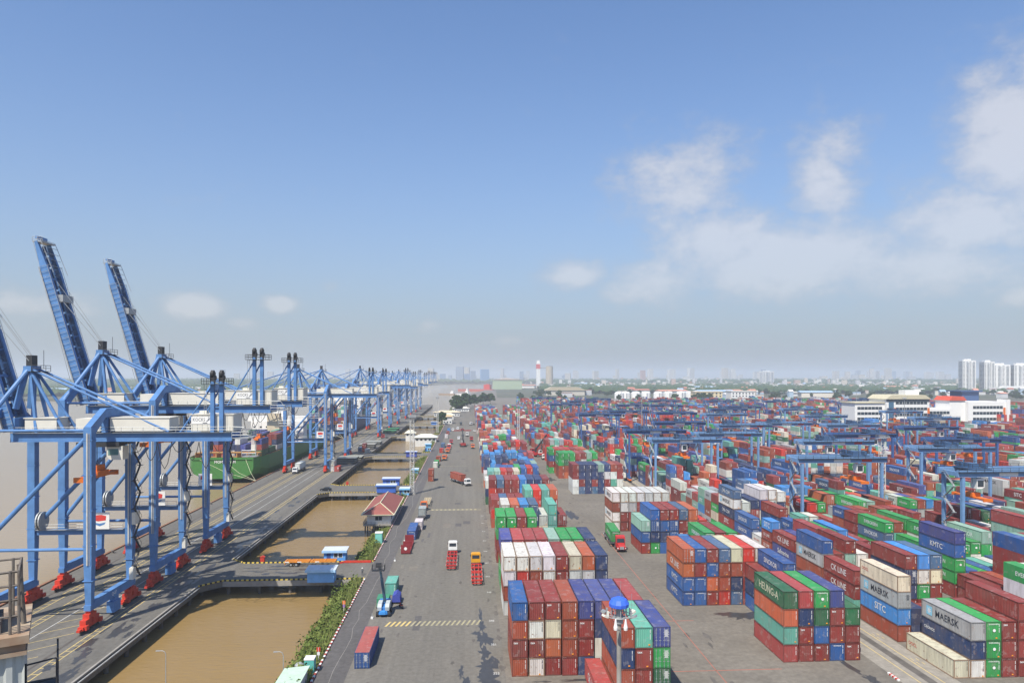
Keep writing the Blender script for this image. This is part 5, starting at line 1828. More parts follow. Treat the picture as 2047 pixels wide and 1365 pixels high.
# orange lorry and trailers parked on the left of the road
tractor((-16.0, 254.0, 0), PI, ORG, 'orange lorry tractor parked facing the camera at the roadside')
chassis((-15.6, 270.5, 0), PI, (0.5, 0.42, 0.28), 'pale trailer behind the orange lorry tractor at the roadside')
chassis((-15.7, 241.5, 0), PI, (0.1, 0.1, 0.11), 'dark trailer under the grey roadside container', 8.0)
fr = tag(empty('flat_rack', (-16.9, 190.0, 0)), 'dark red folded flat rack with white emblem at the roadside', 'flat rack')
put('end_wall', MB().box(-1.22, 1.22, 0, 0.2, 0.3, 2.5).mesh('end_wall'), M['obj'], fr, color=(0.2, 0.025, 0.03))
put('bed', MB().box(-1.22, 1.22, 0.2, 12.0, 0.1, 0.65).mesh('bed'), M['obj'], fr, color=(0.2, 0.025, 0.03))
put('far_end_wall', MB().box(-1.22, 1.22, 11.9, 12.15, 0.1, 2.5).box(-1.2, 1.2, 6.0, 6.25, 0.65, 2.1).mesh('far_end_wall'), M['obj'], fr, color=(0.2, 0.025, 0.03))
put('round_emblem', shared('round_emblem', lambda: MB()), M['letter_white'], fr, (0, -0.02, 1.5), scale=(1.7, 1, 1.7))
for i, (x, y, rz, col, lab) in enumerate([(-14.2, 402, PI, ORG, 'orange lorry facing the camera, nearest of the far group'), (-13.6, 440, PI, ORG, 'orange lorry facing the camera, middle of the far group'), (-13.4, 462, PI, RED, 'red lorry behind the orange ones at the roadside'),
                                          (1.9, 466, PI, ORG, 'orange tractor close beside the container row far up the road'), (-12.8, 500, PI, RED, 'red tractor parked beyond the orange lorries'), (1.2, 520, 0, RED, 'red tractor beside the stacks, far up the road'), (-2.0, 560, 0, WHT, 'white tractor in the middle of the road far away'),
                                          (-8.5, 690, PI, (0.05, 0.06, 0.06), 'dark lorry tractor far up the road near the gatehouse'), (2.5, 690, 2.2, WHT, 'white lorry turning far up the road'), (41.8, 403, PI, WHT, 'white tractor below the red reach stacker in the aisle'), (38.5, 432, 0.3, RED, 'red tractor in the aisle beyond the reach stacker'), (-84.0, 352, PI, WHT, 'white lorry driving along the quay below the fourth crane'),
                                          (-64, 545, 2.0, RED, 'red lorry on the quay beyond the green ship')]):
    tractor((x, y, 0), rz, col, lab)
    if y in (402, 440, 462):
        chassis((x, y + 15.6, 0), PI, (0.45, 0.08, 0.03), lab.replace('lorry', 'trailer of the lorry'))
chassis((-84.0, 367.5, 0), PI, (0.1, 0.1, 0.1), 'dark trailer under the white container on the quay lane')
o = make_container(dict(x=-85.2, y=354.6, z=1.42, L=L40, H=2.9, col='w', word=None, door=False, label='white container riding on the lorry on the quay', group='containers on lorries'))
for (x, y, rz, col, lab, van) in [(-59.0, 297.5, 1.5, (0.015, 0.016, 0.02), 'dark car crossing from the quay to the second bridge', False), (-8.2, 534, PI, WHT, 'white car far up the road, nearest of three', True), (-5.5, 562, PI, (0.03, 0.04, 0.05), 'dark pickup far up the road beside the white car', False), (-10.6, 634, PI, WHT, 'white car far up the road beside parked containers', True),
                                  (-14.5, 618, PI, WHT, 'white van at the left kerb far up the road', True), (-13.6, 478, PI, WHT, 'white van among the orange lorries', True), (4.0, 610, 0.2, WHT, 'white pickup near the stacks far up the road', False)]:
    car((x, y, 0), rz, col, lab, van)


def reach_stacker(loc, rz, label, lift, col=(0.45, 0.03, 0.03)):
    t = tag(empty('reach_stacker', loc, rz), label, 'reach stacker', 'reach stackers in the port')
    c4 = (*col, 0.2)
    put('chassis', shared('rs_ch', lambda: MB().box(-1.6, 1.6, -3.6, 3.4, 1.0, 2.0).box(-1.5, 1.5, -4.4, -3.0, 1.1, 2.7).box(-1.9, 1.9, 2.6, 3.6, 0.8, 1.8)), M['obj'], t, color=c4)
    cb = put('cab', shared('rs_cab', lambda: MB().prism([(-1.4, 2.0), (0.6, 2.0), (0.8, 2.8), (0.3, 4.0), (-1.3, 4.0)], 'x', -0.8, 0.8)), M['obj'], t, color=(0.6, 0.6, 0.6, 0.1))
    put('cab_window', shared('rs_win', lambda: MB().box(-0.82, 0.82, -1.1, 0.3, 2.7, 3.8)), M['glass'], cb)
    p, q = Vector((0, -3.4, 4.3)), Vector((0, 4.5, 4.3 + lift))
    bm_ = put('boom', MB().bar(p, q, 0.8, 0.9, 0.6, 0.7).bar((0, -3.4, 2.0), p, 1.2, 0.8).bar((0.6, 0.5, 2.0), p + (q - p) * 0.55, 0.3, 0.3).bar((-0.6, 0.5, 2.0), p + (q - p) * 0.55, 0.3, 0.3).mesh('boom'), M['dark'], t)
    put('spreader', MB().box(-5.9, 5.9, q.y - 0.5, q.y + 0.5, q.z - 1.7, q.z - 1.2).box(-1, 1, q.y - 0.8, q.y + 0.8, q.z - 1.2, q.z - 0.2).mesh('spreader'), M['obj'], t, color=c4)
    wheelset(t, (-1.6, 1.6), (-2.8, 2.8), 0.85, 0.7)
    return t


reach_stacker((41.5, 417, 0), -1.2, 'red reach stacker with raised black boom in the aisle', 9.0)
reach_stacker((-4.6, 480, 0), 0.1, 'dark red reach stacker on the road with boom raised', 7.5, (0.3, 0.03, 0.03))


# boom lift beside the road
bl = tag(empty('boom_lift', (-16.9, 142.6, 0)), 'blue boom lift with grey turret and raised basket by the roadside', 'boom lift')
put('chassis', MB().box(-0.75, 0.75, -1.9, 1.6, 0.5, 1.0).box(-1.1, 1.1, -1.7, -1.2, 0.45, 0.75).box(-1.1, 1.1, 1.0, 1.5, 0.45, 0.75).prism([(-0.6, 0.6), (0.6, 0.6), (0.42, 1.15), (-0.42, 1.15)], 'y', -2.3, -1.2).mesh('chassis'), M['obj'], bl, color=(0.05, 0.25, 0.62))
wheelset(bl, (-1.15, 1.15), (-1.5, 1.3), 0.5, 0.42)
m = MB()
for s in (-1, 1):
    m.prism([(-1.4, 1.1), (1.9, 1.1), (2.1, 1.7), (1.4, 2.35), (-0.9, 2.3), (-1.5, 1.8)], 'x', min(s * 0.35, s * 1.15), max(s * 0.35, s * 1.15))
put('turret', m.mesh('turret'), M['obj'], bl, color=(0.42, 0.46, 0.47))
put('counterweight', MB().box(-1.1, 1.1, 2.1, 2.9, 1.2, 2.2).box(-0.34, 0.34, -1.0, 2.0, 1.1, 1.6).mesh('counterweight'), M['obj'], bl, color=(0.05, 0.2, 0.5))
bo = put('boom', MB().bar((0, 1.4, 2.1), (-0.5, 0.2, 7.0), 0.5, 0.6).bar((-0.5, 0.2, 7.0), (-0.75, -0.4, 9.3), 0.38, 0.45).bar((-0.75, -0.4, 9.3), (-0.8, -1.6, 9.6), 0.25, 0.3).mesh('boom'), M['obj'], bl, color=(0.05, 0.10, 0.15))
m = MB()
m.box(-2.0, 0.4, -2.9, -1.7, 9.2, 9.3)
for a, b in (((-2.0, -2.9), (0.4, -2.9)), ((-2.0, -1.7), (0.4, -1.7)), ((-2.0, -2.9), (-2.0, -1.7)), ((0.4, -2.9), (0.4, -1.7))):
    rail_mb(m, (*a, 9.3), (*b, 9.3), 1.1, 0.035, 0.6)
m.box(-1.3, -0.3, -2.1, -1.75, 9.7, 10.6)
put('basket', m.mesh('basket'), M['dark'], bl)
tp = tag(empty('tarpaulined_machine', (-15.2, 150.2, 0)), 'small machine under a blue and green tarpaulin by the boom lift', 'machine')
put('tarpaulin', MB().prism([(-0.9, 0.4), (0.9, 0.4), (0.8, 1.5), (0.1, 2.1), (-0.7, 1.7)], 'y', -1.6, 1.6).mesh('tarpaulin'), M['objrough'], tp, color=(0.05, 0.07, 0.33))
wheelset(tp, (-0.7, 0.7), (-1.0, 1.0), 0.4, 0.25)
gb = tag(empty('generator_box', (-17.6, 147.6, 0)), 'green generator box just behind the boom lift', 'generator')
put('housing', MB().box(-1.2, 1.2, -1.6, 1.6, 0.3, 2.0).box(-0.3, 0.3, -0.6, 0.6, 2.0, 2.25).mesh('housing'), M['objrough'], gb, color=(0.05, 0.22, 0.13))
put('skid', MB().box(-1.25, -1.0, -1.7, 1.7, 0, 0.3).box(1.0, 1.25, -1.7, 1.7, 0, 0.3).mesh('skid'), M['dark'], gb)
# motorbike
mo = tag(empty('motorbike', (-13.9, 146.0, 0), 0.5), 'small red motorbike parked beside the boom lift', 'motorbike')
for y in (-0.62, 0.62):
    put('wheel', shared('mb_wheel', lambda: MB().tube((-0.06, 0, 0.3), (0.06, 0, 0.3), 0.3, 14)), M['rubber'], mo, (0, y, 0))
put('body', MB().prism([(-0.75, 0.7), (-0.2, 0.5), (0.25, 0.45), (0.5, 0.8), (0.35, 0.98), (0.0, 0.78), (-0.7, 0.85)], 'x', -0.14, 0.14).mesh('body'), M['obj'], mo, color=(0.4, 0.03, 0.03))
put('handlebar', MB().tube((-0.35, 0.4, 1.08), (0.35, 0.4, 1.08), 0.025, 6).tube((0, 0.62, 0.3), (0, 0.4, 1.05), 0.035, 6).mesh('handlebar'), M['dark'], mo)
put('seat', MB().box(-0.13, 0.13, -0.7, 0.05, 0.84, 0.92).mesh('seat'), M['black'], mo)


# ------------------------------------------------------------------ person at the bridge
def person(loc, rz, label, top, legs_c):
    r = tag(empty('person', loc, rz), label, 'person')
    v = [(0, 0, 0.95), (0, 0, 1.15), (0, 0, 1.38), (0, 0.01, 1.5), (0, 0.03, 1.66),
         (-0.19, 0, 1.40), (-0.25, 0.03, 1.12), (-0.24, 0.16, 0.93), (0.19, 0, 1.40), (0.25, 0.05, 1.12), (0.22, 0.2, 0.98),
         (-0.1, 0, 0.9), (-0.11, 0.04, 0.5), (-0.11, -0.02, 0.08), (-0.11, 0.12, 0.04), (0.1, 0, 0.9), (0.12, 0.0, 0.5), (0.12, -0.05, 0.08), (0.12, 0.09, 0.04)]
    e = [(0, 1), (1, 2), (2, 3), (3, 4), (2, 5), (5, 6), (6, 7), (2, 8), (8, 9), (9, 10), (0, 11), (11, 12), (12, 13), (13, 14), (0, 15), (15, 16), (16, 17), (17, 18)]
    rad = [0.14, 0.14, 0.15, 0.06, 0.105, 0.075, 0.05, 0.038, 0.075, 0.05, 0.038, 0.1, 0.07, 0.05, 0.045, 0.1, 0.07, 0.05, 0.045]
    me = bpy.data.meshes.new('body')
    me.from_pydata(v, e, [])
    o = put('body', None, None, r) if False else bpy.data.objects.new('body', me)
    C.objects.link(o)
    o.parent = r
    sm = o.modifiers.new('skin', 'SKIN')
    o.modifiers.new('sub', 'SUBSURF').levels = 1
    o.modifiers['sub'].render_levels = 1
    sv = me.skin_vertices[0].data if me.skin_vertices else None
    if sv is None:
        bmx = bmesh.new()
        bmx.from_mesh(me)
        bmx.verts.layers.skin.verify()
        bmx.to_mesh(me)
        bmx.free()
        sv = me.skin_vertices[0].data
    for i, q in enumerate(rad):
        sv[i].radius = (q, q)
        sv[i].use_root = i == 0
    m_, t_, b_ = nodes_of('clothed_figure')
    g_ = t_.nodes.new('ShaderNodeTexCoord')
    s_ = t_.nodes.new('ShaderNodeSeparateXYZ')
    t_.links.new(g_.outputs['Object'], s_.inputs[0])
    rp = t_.nodes.new('ShaderNodeValToRGB')
    rp.color_ramp.interpolation = 'CONSTANT'
    rp.color_ramp.elements[0].color = (0.02, 0.02, 0.02, 1)
    rp.color_ramp.elements[1].position = 0.09 / 1.8
    rp.color_ramp.elements[1].color = (*legs_c, 1)
    for pos, cc in ((0.95 / 1.8, top), (1.49 / 1.8, (0.36, 0.2, 0.13))):
        el_ = rp.color_ramp.elements.new(pos)
        el_.color = (*cc, 1)
    dv = t_.nodes.new('ShaderNodeMath')
    dv.operation = 'DIVIDE'
    dv.inputs[1].default_value = 1.8
    t_.links.new(s_.outputs[2], dv.inputs[0])
    t_.links.new(dv.outputs[0], rp.inputs[0])
    t_.links.new(rp.outputs[0], b_.inputs['Base Color'])
    me.materials.append(m_)
    put('helmet', MB().lathe([(0.15, 1.66), (0.145, 1.74), (0.1, 1.81), (0.03, 1.835)], (0, 0.03), 12).lathe([(0.19, 1.655), (0.17, 1.68)], (0, 0.05), 12).mesh('helmet'), M['white'], r)
    return r


person((-25.3, 170.6, 0.0), 0.4, 'person in grey with a white helmet standing at the first bridge', (0.13, 0.14, 0.15), (0.06, 0.065, 0.08))


# ------------------------------------------------------------------ booths, house, masts and small things
def booth(loc, rz, label, w=5.0, d=3.0, h=2.6, col=(0.10, 0.30, 0.68), rc=(0.3, 0.5, 0.75), win=True):
    b = tag(empty('guard_booth', loc, rz), label, 'booth', 'blue guard booths at the bridges')
    wl = put('wall', MB().box(-w / 2, w / 2, -d / 2, d / 2, 0, h).mesh('wall'), M['obj'], b, color=(*col, 0.2))
    put('roof', MB().prism([(-d / 2 - 0.5, h + 0.0), (d / 2 + 0.5, h + 0.25), (d / 2 + 0.5, h + 0.45), (-d / 2 - 0.5, h + 0.2)], 'x', -w / 2 - 0.4, w / 2 + 0.4).mesh('roof'), M['obj'], b, color=(0.5, 0.55, 0.6, 0.2))
    put('fascia', MB().box(-w / 2 - 0.42, w / 2 + 0.42, -d / 2 - 0.58, -d / 2 - 0.5, h - 0.3, h + 0.28).mesh('fascia'), M['obj'], b, color=(*rc, 0.2))
    if win:
        for x in (0.3, 1.45):
            f_ = put('window', MB().box(x - 0.55, x + 0.55, -d / 2 - 0.05, -d / 2, 1.0, 2.2).mesh('window'), M['white'], wl)
            put('pane', MB().box(x - 0.44, x + 0.44, -d / 2 - 0.07, -d / 2 - 0.05, 1.1, 2.1).mesh('pane'), M['glass'], f_)
        put('door', MB().box(-2.0, -1.0, -d / 2 - 0.04, -d / 2, 0.05, 2.2).mesh('door'), M['obj'], wl, color=(0.03, 0.07, 0.25, 0.2))
    return b


booth((-33.9, 166.6, 0), 0, 'large pale blue booth on the near edge of the first bridge', 6.0, 3.0, 2.7, (0.16, 0.38, 0.70), (0.34, 0.55, 0.78), False)
booth((-34.2, 185.2, 0), 0, 'blue booth with two windows on the far edge of the first bridge', 5.4, 3.0)
booth((-33.7, 292.6, 0), 0, 'dark blue booth on the near edge of the second bridge', 7.6, 3.0, 2.8, (0.04, 0.12, 0.45), (0.08, 0.18, 0.5), False)
booth((-33.8, 311.5, 0), 0, 'dark blue booth with windows on the far edge of the second bridge', 7.0, 3.0, 2.8, (0.05, 0.13, 0.48), (0.08, 0.16, 0.5))
booth((-25.6, 285.0, 0), 0, 'small sky blue booth at the foot of the lattice mast', 3.4, 2.8, 2.6, (0.14, 0.42, 0.72), (0.2, 0.5, 0.8))
booth((-26.0, 345.0, -0.3), 0, 'small sky blue booth on the bank before the third bridge', 2.6, 2.8, 2.8, (0.12, 0.38, 0.68), (0.2, 0.5, 0.75), False)
booth((-26.0, 452.0, -0.2), 0, 'tall sky blue booth just beyond the third bridge', 3.4, 3.0, 4.6, (0.12, 0.38, 0.68), (0.2, 0.5, 0.75))
booth((-34, 421.4, 0), 0, 'indigo blue booth on the third bridge', 6.0, 3.0, 2.8, (0.06, 0.09, 0.4), (0.08, 0.12, 0.42), False)
booth((-34, 692, 0), 0, 'blue booth on the fifth bridge, far away', 6.0, 3.0, 3.0, (0.07, 0.2, 0.55), (0.08, 0.2, 0.5), False)
for (x, y, lab) in ((-52.4, 184.7, 'small red hydrant box by the first bridge'), (-52.8, 312.8, 'small red hydrant box by the second bridge')):
    b = tag(empty('hydrant_box', (x, y, -1.0)), lab, 'box')
    put('cabinet', MB().box(-0.5, 0.5, -0.4, 0.4, 0, 2.2).prism([(-0.6, 2.2), (0.6, 2.2), (0, 2.5)], 'y', -0.5, 0.5).mesh('cabinet'), M['red'], b)
    put('stand', MB().box(-0.9, 0.9, -0.8, 0.8, -2.6, 0).mesh('stand'), M['conc_dark'], b)
chassis((-45.5, 180.2, 0), -PI / 2, (0.60, 0.22, 0.03), 'orange trailer parked across the first bridge', 12.4)
rs = tag(put('steel_boom', MB().bar((-31.5, 182.2, 0.3), (-24.8, 182.2, 0.3), 0.4, 0.5).bar((-31.5, 182.2, 0.3), (-32.6, 181.7, 0.1), 0.3, 0.4).mesh('steel_boom'), M['red']), 'long dark red steel beam lying by the bridge kerb', 'beam')
rs2 = tag(empty('white_box', (-84.6, 345, 0)), None, None)
bpy.data.objects.remove(rs2)

# house with the red roof, on stilts over the bank
h = tag(empty('pier_house', (-28.6, 227.0, 0)), 'white house with dark red hipped roof on stilts beside the road', 'house')
hw = put('wall', MB().box(-3.6, 3.6, 0, 30, 0.5, 4.0).mesh('wall'), M['white'], h)
put('roof', MB().add([(-5.2, -1.8, 3.7), (5.0, -1.8, 3.7), (5.0, 31.8, 3.7), (-5.2, 31.8, 3.7), (0, 4.0, 6.5), (0, 26, 6.5)], [(0, 1, 4), (1, 2, 5, 4), (2, 3, 5), (3, 0, 4, 5), (0, 3, 2, 1)]).mesh('roof'), M['roof_red'], h)
m = MB()
for a, b in (((-5.2, -1.8, 3.78), (0, 4.0, 6.6)), ((5.0, -1.8, 3.78), (0, 4.0, 6.6)), ((0, 4, 6.58), (0, 26, 6.58)), ((-5.2, -1.8, 3.7), (5.0, -1.8, 3.7)), ((-5.2, -1.8, 3.7), (-5.2, 31.8, 3.7)), ((5, -1.8, 3.7), (5, 31.8, 3.7))):
    m.bar(a, b, 0.22, 0.16)
put('ridge_trim', m.mesh('ridge_trim'), M['letter_cream'], h)
wn_ = put('window', MB().box(-1.2, 1.2, -0.06, 0.0, 1.6, 3.0).mesh('window'), M['white'], hw)
put('pane', MB().box(-1.05, -0.05, -0.08, -0.06, 1.7, 2.9).box(0.05, 1.05, -0.08, -0.06, 1.7, 2.9).mesh('pane'), M['glass'], wn_)
for i in range(5):
    w_ = put('window', shared('hwin', lambda: MB().box(3.6, 3.66, 0, 2.2, 1.4, 3.1)), M['white'], hw, (0, 2.5 + i * 5.5, 0))
    put('pane', shared('hpane', lambda: MB().box(3.66, 3.68, 0.12, 2.08, 1.5, 3.0)), M['glass'], w_)
m = MB().box(-4.6, 4.0, -1.5, 30.5, 0.2, 0.5)
rail_mb(m, (-4.6, -1.5, 0.5), (4.0, -1.5, 0.5), 1.0, 0.06, 1.2)
rail_mb(m, (-4.6, -1.5, 0.5), (-4.6, 30, 0.5), 1.0, 0.06, 1.2)
put('balcony', m.mesh('balcony'), M['concrete'], h)
for x in (-4.0, -1.5, 1.2, 3.4):
    for y in np.arange(-1, 31, 5.2):
        put('stilt', shared('stilt', lambda: MB().box(-0.2, 0.2, -0.2, 0.2, -4.5, 0.2)), M['conc_dark'], h, (x, y, 0))

for (x, y, w, d, hh, rc, lab) in [(-31.5, 519, 15, 10, 3.2, (0.62, 0.66, 0.58), 'long white house with pale roof over the inlet by the fourth bridge'), (-46, 560, 7, 6, 3.0, (0.6, 0.6, 0.5), 'small open pavilion with pale roof on the fourth bridge'),
                                  (-22.0, 715, 9, 12, 7.0, (0.52, 0.40, 0.24), 'grey gatehouse with tan hipped roof beside the far road'), (-22.5, 780, 10, 8, 5, (0.6, 0.6, 0.48), 'pale roofed gatehouse behind the tan roofed one'), (-27, 850, 30, 10, 4.5, (0.58, 0.5, 0.36), 'long cream roofed shed at the far end of the road'), (-12, 960, 22, 10, 4.5, (0.62, 0.6, 0.54), 'white roofed shed beside the big trees')]:
    b = tag(empty('low_house', (x, y, 0)), lab, 'house')
    wl = put('wall', MB().box(-w / 2, w / 2, -d / 2, d / 2, -3.5 if x < -25 else 0, hh).mesh('wall'), M['obj'], b, color=(0.6, 0.61, 0.6))
    put('roof', MB().add([(-w / 2 - 1, -d / 2 - 1, hh), (w / 2 + 1, -d / 2 - 1, hh), (w / 2 + 1, d / 2 + 1, hh), (-w / 2 - 1, d / 2 + 1, hh), (-w / 4, 0, hh + 2.2), (w / 4, 0, hh + 2.2)], [(0, 1, 5, 4), (1, 2, 5), (2, 3, 4, 5), (3, 0, 4), (0, 3, 2, 1)]).mesh('roof'), M['objrough'], b, color=rc)
    for i in range(int(w // 3)):
        put('window', MB().box(-w / 2 + 0.7 + i * 3, -w / 2 + 2.2 + i * 3, -d / 2 - 0.05, -d / 2, 1.0, 2.4).mesh('window'), M['glass'], wl)
tb = tag(empty('utility_cabinet', (-25.5, 203.3, -0.2)), 'teal utility cabinet with white top on the bank', 'cabinet')
put('housing', MB().box(-0.95, 0.95, -0.9, 0.9, 0, 3.1).mesh('housing'), M['obj'], tb, color=(0.16, 0.48, 0.42))
put('top', MB().box(-1.05, 1.05, -1.0, 1.0, 3.1, 3.3).mesh('top'), M['white'], tb)
put('door', MB().box(-0.7, 0.7, -0.94, -0.9, 0.2, 2.8).mesh('door'), M['obj'], tb, color=(0.18, 0.52, 0.46))
wt_ = tag(empty('water_tank', (-26.8, 114.6, -1.2)), 'small steel water tank on the bank at the picture bottom', 'tank')
put('drum', MB().tube((0, 0, 0.8), (0, 0, 2.7), 0.75, 18).lathe([(0.75, 2.7), (0.5, 2.95), (0.15, 3.05)], (0, 0), 18).mesh('drum'), M['steel'], wt_)
put('stand', MB().box(-0.7, 0.7, -0.7, 0.7, -0.8, 0.8).mesh('stand'), M['conc_dark'], wt_)
ph = tag(empty('portable_toilet', (-25.3, 115.2, -0.3)), 'teal and white portable cabin beside the steel water tank', 'cabin')
put('housing', MB().box(-0.75, 0.75, -0.75, 0.75, 0, 2.5).mesh('housing'), M['obj'], ph, color=(0.10, 0.40, 0.36))
put('roof', MB().box(-0.8, 0.8, -0.8, 0.8, 2.5, 2.7).mesh('roof'), M['white'], ph)
sh = tag(empty('bank_shed', (-26.4, 109.0, -0.5)), 'shed with pale green tin roof at the bottom edge', 'shed')
put('wall', MB().box(-1.8, 1.4, -4, 3, -1.5, 2.2).mesh('wall'), M['obj'], sh, color=(0.5, 0.52, 0.5))
put('roof', MB().prism([(-2.2, 2.25), (1.7, 2.6), (1.7, 2.68), (-2.2, 2.33)], 'y', -4.5, 3.5).mesh('roof'), M['obj'], sh, color=(0.45, 0.58, 0.47))
bt = tag(empty('moored_launch', (-46.2, 107.5, WZ)), 'white launch with a blue canopy at the bottom edge of the inlet', 'boat')
put('hull', MB().prism([(-3.4, -3.2), (-3.2, 3.0), (0, 4.2), (3.2, 3.0), (3.4, -3.2)], 'z', -0.4, 1.3).mesh('hull'), M['white'], bt)
put('canopy', MB().box(-2.6, 2.6, -2.6, 2.4, 3.1, 3.3).box(-2.5, 2.5, -2.5, 2.3, 1.3, 3.1).mesh('canopy'), M['white'], bt)
put('blue_emblem', MB().box(-0.2, 1.6, -1.6, 1.4, 3.3, 3.33).mesh('blue_emblem'), M['crane'], bt)


def street_lamp(loc, label, h=7.0, rz=0.0):
    l = tag(empty('street_lamp', loc, rz), label, 'street lamp', 'curved street lamps by the inlet')
    put('pole', MB().tube((0, 0, 0), (0, 0, h - 0.6), 0.08, 8, 0.055).path([(0, 0, h - 0.6), (-0.15, 0, h - 0.2), (-0.5, 0, h), (-1.0, 0, h)], 0.05, 6).mesh('pole'), M['steel'], l)
    put('lamp_head', MB().box(-1.5, -0.9, -0.12, 0.12, h - 0.06, h + 0.05).mesh('lamp_head'), M['steel'], l)


street_lamp((-47.3, 114.5, WZ), 'slim street lamp standing left at the bottom of the inlet', 7.4)
street_lamp((-28.9, 113.0, WZ), 'slim street lamp beside the steel water tank', 7.4)


def lattice_mast(loc, h, label, w=1.5, head=True):
    t = tag(empty('lattice_mast', loc), label, 'mast', 'lattice light masts in the port')
    m = MB()
    for sx in (-1, 1):
        for sy in (-1, 1):
            m.tube((sx * w / 2, sy * w / 2, 0), (sx * w / 2, sy * w / 2, h), 0.12, 5)
    n = int(h / 1.6)
    for i in range(n):
        z0, z1 = i * h / n, (i + 1) * h / n
        for a, b in (((-1, -1), (1, -1)), ((1, -1), (1, 1)), ((1, 1), (-1, 1)), ((-1, 1), (-1, -1))):
            a3, b3 = (a[0] * w / 2, a[1] * w / 2), (b[0] * w / 2, b[1] * w / 2)
            if i % 2:
                a3, b3 = b3, a3
            m.tube((*a3, z0), (*b3, z1), 0.075, 4)
            m.tube((*a3, z1), (*b3, z1), 0.06, 4)
    put('tower', m.mesh('tower'), simple('mast_zinc', (0.5, 0.5, 0.48), 0.6), t)
    m = MB()
    if head:
        m.box(-1.3, 1.3, -1.3, 1.3, h, h + 0.12)
        rail_mb(m, (-1.3, -1.3, h), (1.3, -1.3, h), 1.1, 0.04, 1.2)
        rail_mb(m, (-1.3, 1.3, h), (1.3, 1.3, h), 1.1, 0.04, 1.2)
        for k in range(6):
            m.box(-1.5 + k * 0.55, -1.15 + k * 0.55, -1.6, -1.3, h + 0.3, h + 0.8)
    put('lamp_platform', m.mesh('lamp_platform') if head else MB().box(-0.5, 0.5, -0.5, 0.5, h, h + 0.2).mesh('lamp_platform'), M['steel'], t)
    put('footing', MB().box(-1.4, 1.4, -1.4, 1.4, -0.5, 0.4).mesh('footing'), M['concrete'], t)
    return t


lattice_mast((-22.9, 286.5, 0), 30.5, 'grey lattice light mast by the second bridge, nearest of its kind')
lattice_mast((-26.8, 600, 0), 29.0, 'grey lattice light mast farther along the road')
lattice_mast((132, 222, 0), 27.0, 'grey lattice mast rising among the gantry blocks at right', 1.4)
lattice_mast((32, 470, 0), 27.0, 'grey lattice mast behind the road stacks', 1.4)
for i, (x, y, h_) in enumerate([(105, 432, 34), (215, 560, 34), (285, 640, 32), (270, 430, 33), (345, 620, 34), (150, 700, 32)]):
    t = tag(empty('lamp_pole', (x, y, 0)), f'thin tall grey lamp pole over the yard, {ORD[i]} in order of listing from left', 'lamp pole', 'tall lamp poles in the yard')
    put('pole', MB().tube((0, 0, 0), (0, 0, h_), 0.28, 8, 0.14).mesh('pole'), M['steel'], t)
    put('lamp_ring', MB().lathe([(1.3, h_), (1.4, h_ + 0.3), (0.6, h_ + 0.6)], (0, 0), 10).mesh('lamp_ring'), M['steel'], t)
# fix the labels of the poles by what one sees
for o, lab in zip([o for o in bpy.data.objects if o.name.startswith('lamp_pole')], ['tall lamp pole left of the cream buildings, above the second block', 'tall lamp pole in the middle distance of the yard', 'tall lamp pole just left of the white office', 'tall lamp pole rising behind gantries before the office', 'tall lamp pole directly at the white office', 'tall lamp pole far back in the middle of the yard']):
    o['label'] = lab

# camera mast close to the viewpoint
cm = tag(empty('camera_mast', (12.0, 57.0, 0)), 'grey camera mast with blue dome cap in the foreground', 'mast')
HT = 46.9 - (1242 - 752) / 25.1
put('pole', MB().tube((0, 0, 0), (0, 0, HT), 0.26, 16, 0.19).mesh('pole'), M['concrete'], cm)
put('collar', MB().lathe([(0.19, HT - 0.35), (0.34, HT - 0.3), (0.34, HT + 0.1), (0.55, HT + 0.12), (0.55, HT + 0.2), (0.25, HT + 0.22), (0.25, HT + 1.0)], (0, 0), 14).mesh('collar'), M['steel'], cm)
put('dome_cap', MB().lathe([(0.72, HT + 1.0), (0.80, HT + 1.05), (0.82, HT + 1.3), (0.62, HT + 1.62), (0.25, HT + 1.78), (0.05, HT + 1.8)], (0, 0), 12).mesh('dome_cap'), M['obj'], cm, color=(0.045, 0.13, 0.62))
m = MB()
for k in range(8):
    a = 2 * PI * k / 8
    c, s = math.cos(a), math.sin(a)
    m.tube((0.2 * c, 0.2 * s, HT + 0.2), (1.15 * c, 1.15 * s, HT + 0.35), 0.04, 5)
    m.tube((0.62 * c, 0.62 * s, HT + 0.28), (0.62 * c, 0.62 * s, HT + 1.1), 0.03, 5)
for k in range(24):
    a, b = 2 * PI * k / 24, 2 * PI * (k + 1) / 24
    m.tube((1.0 * math.cos(a), 1.0 * math.sin(a), HT + 0.33), (1.0 * math.cos(b), 1.0 * math.sin(b), HT + 0.33), 0.03, 4)
m.tube((0.1, 0, HT + 1.75), (0.15, 0, HT + 3.1), 0.012, 4)
m.tube((1.05, 0.1, HT + 0.3), (1.05, 0.1, HT + 2.0), 0.012, 4)
put('bracket_ring', m.mesh('bracket_ring'), M['steel'], cm)['kind'] = 'stuff'
for k, (a, lab) in enumerate([(200, 'box'), (245, 'dome'), (285, 'dome'), (325, 'box'), (20, 'box'), (150, 'box')]):
    a = math.radians(a)
    x, y = 1.15 * math.cos(a), 1.15 * math.sin(a)
    if lab == 'dome':
        put('camera', MB().lathe([(0.05, HT - 0.55), (0.15, HT - 0.5), (0.17, HT - 0.3), (0.12, HT - 0.1), (0.05, HT + 0.35)], (x, y), 12).mesh('camera'), M['white'], cm)
    else:
        put('floodlight', MB().bar((x, y, HT + 0.35), (x * 1.28, y * 1.28, HT + 0.5), 0.42, 0.16).bar((x * 0.9, y * 0.9, HT + 0.2), (x * 0.9, y * 0.9, HT + 0.75), 0.14, 0.14).mesh('floodlight'), M['steel'] if k % 2 else M['house'], cm)

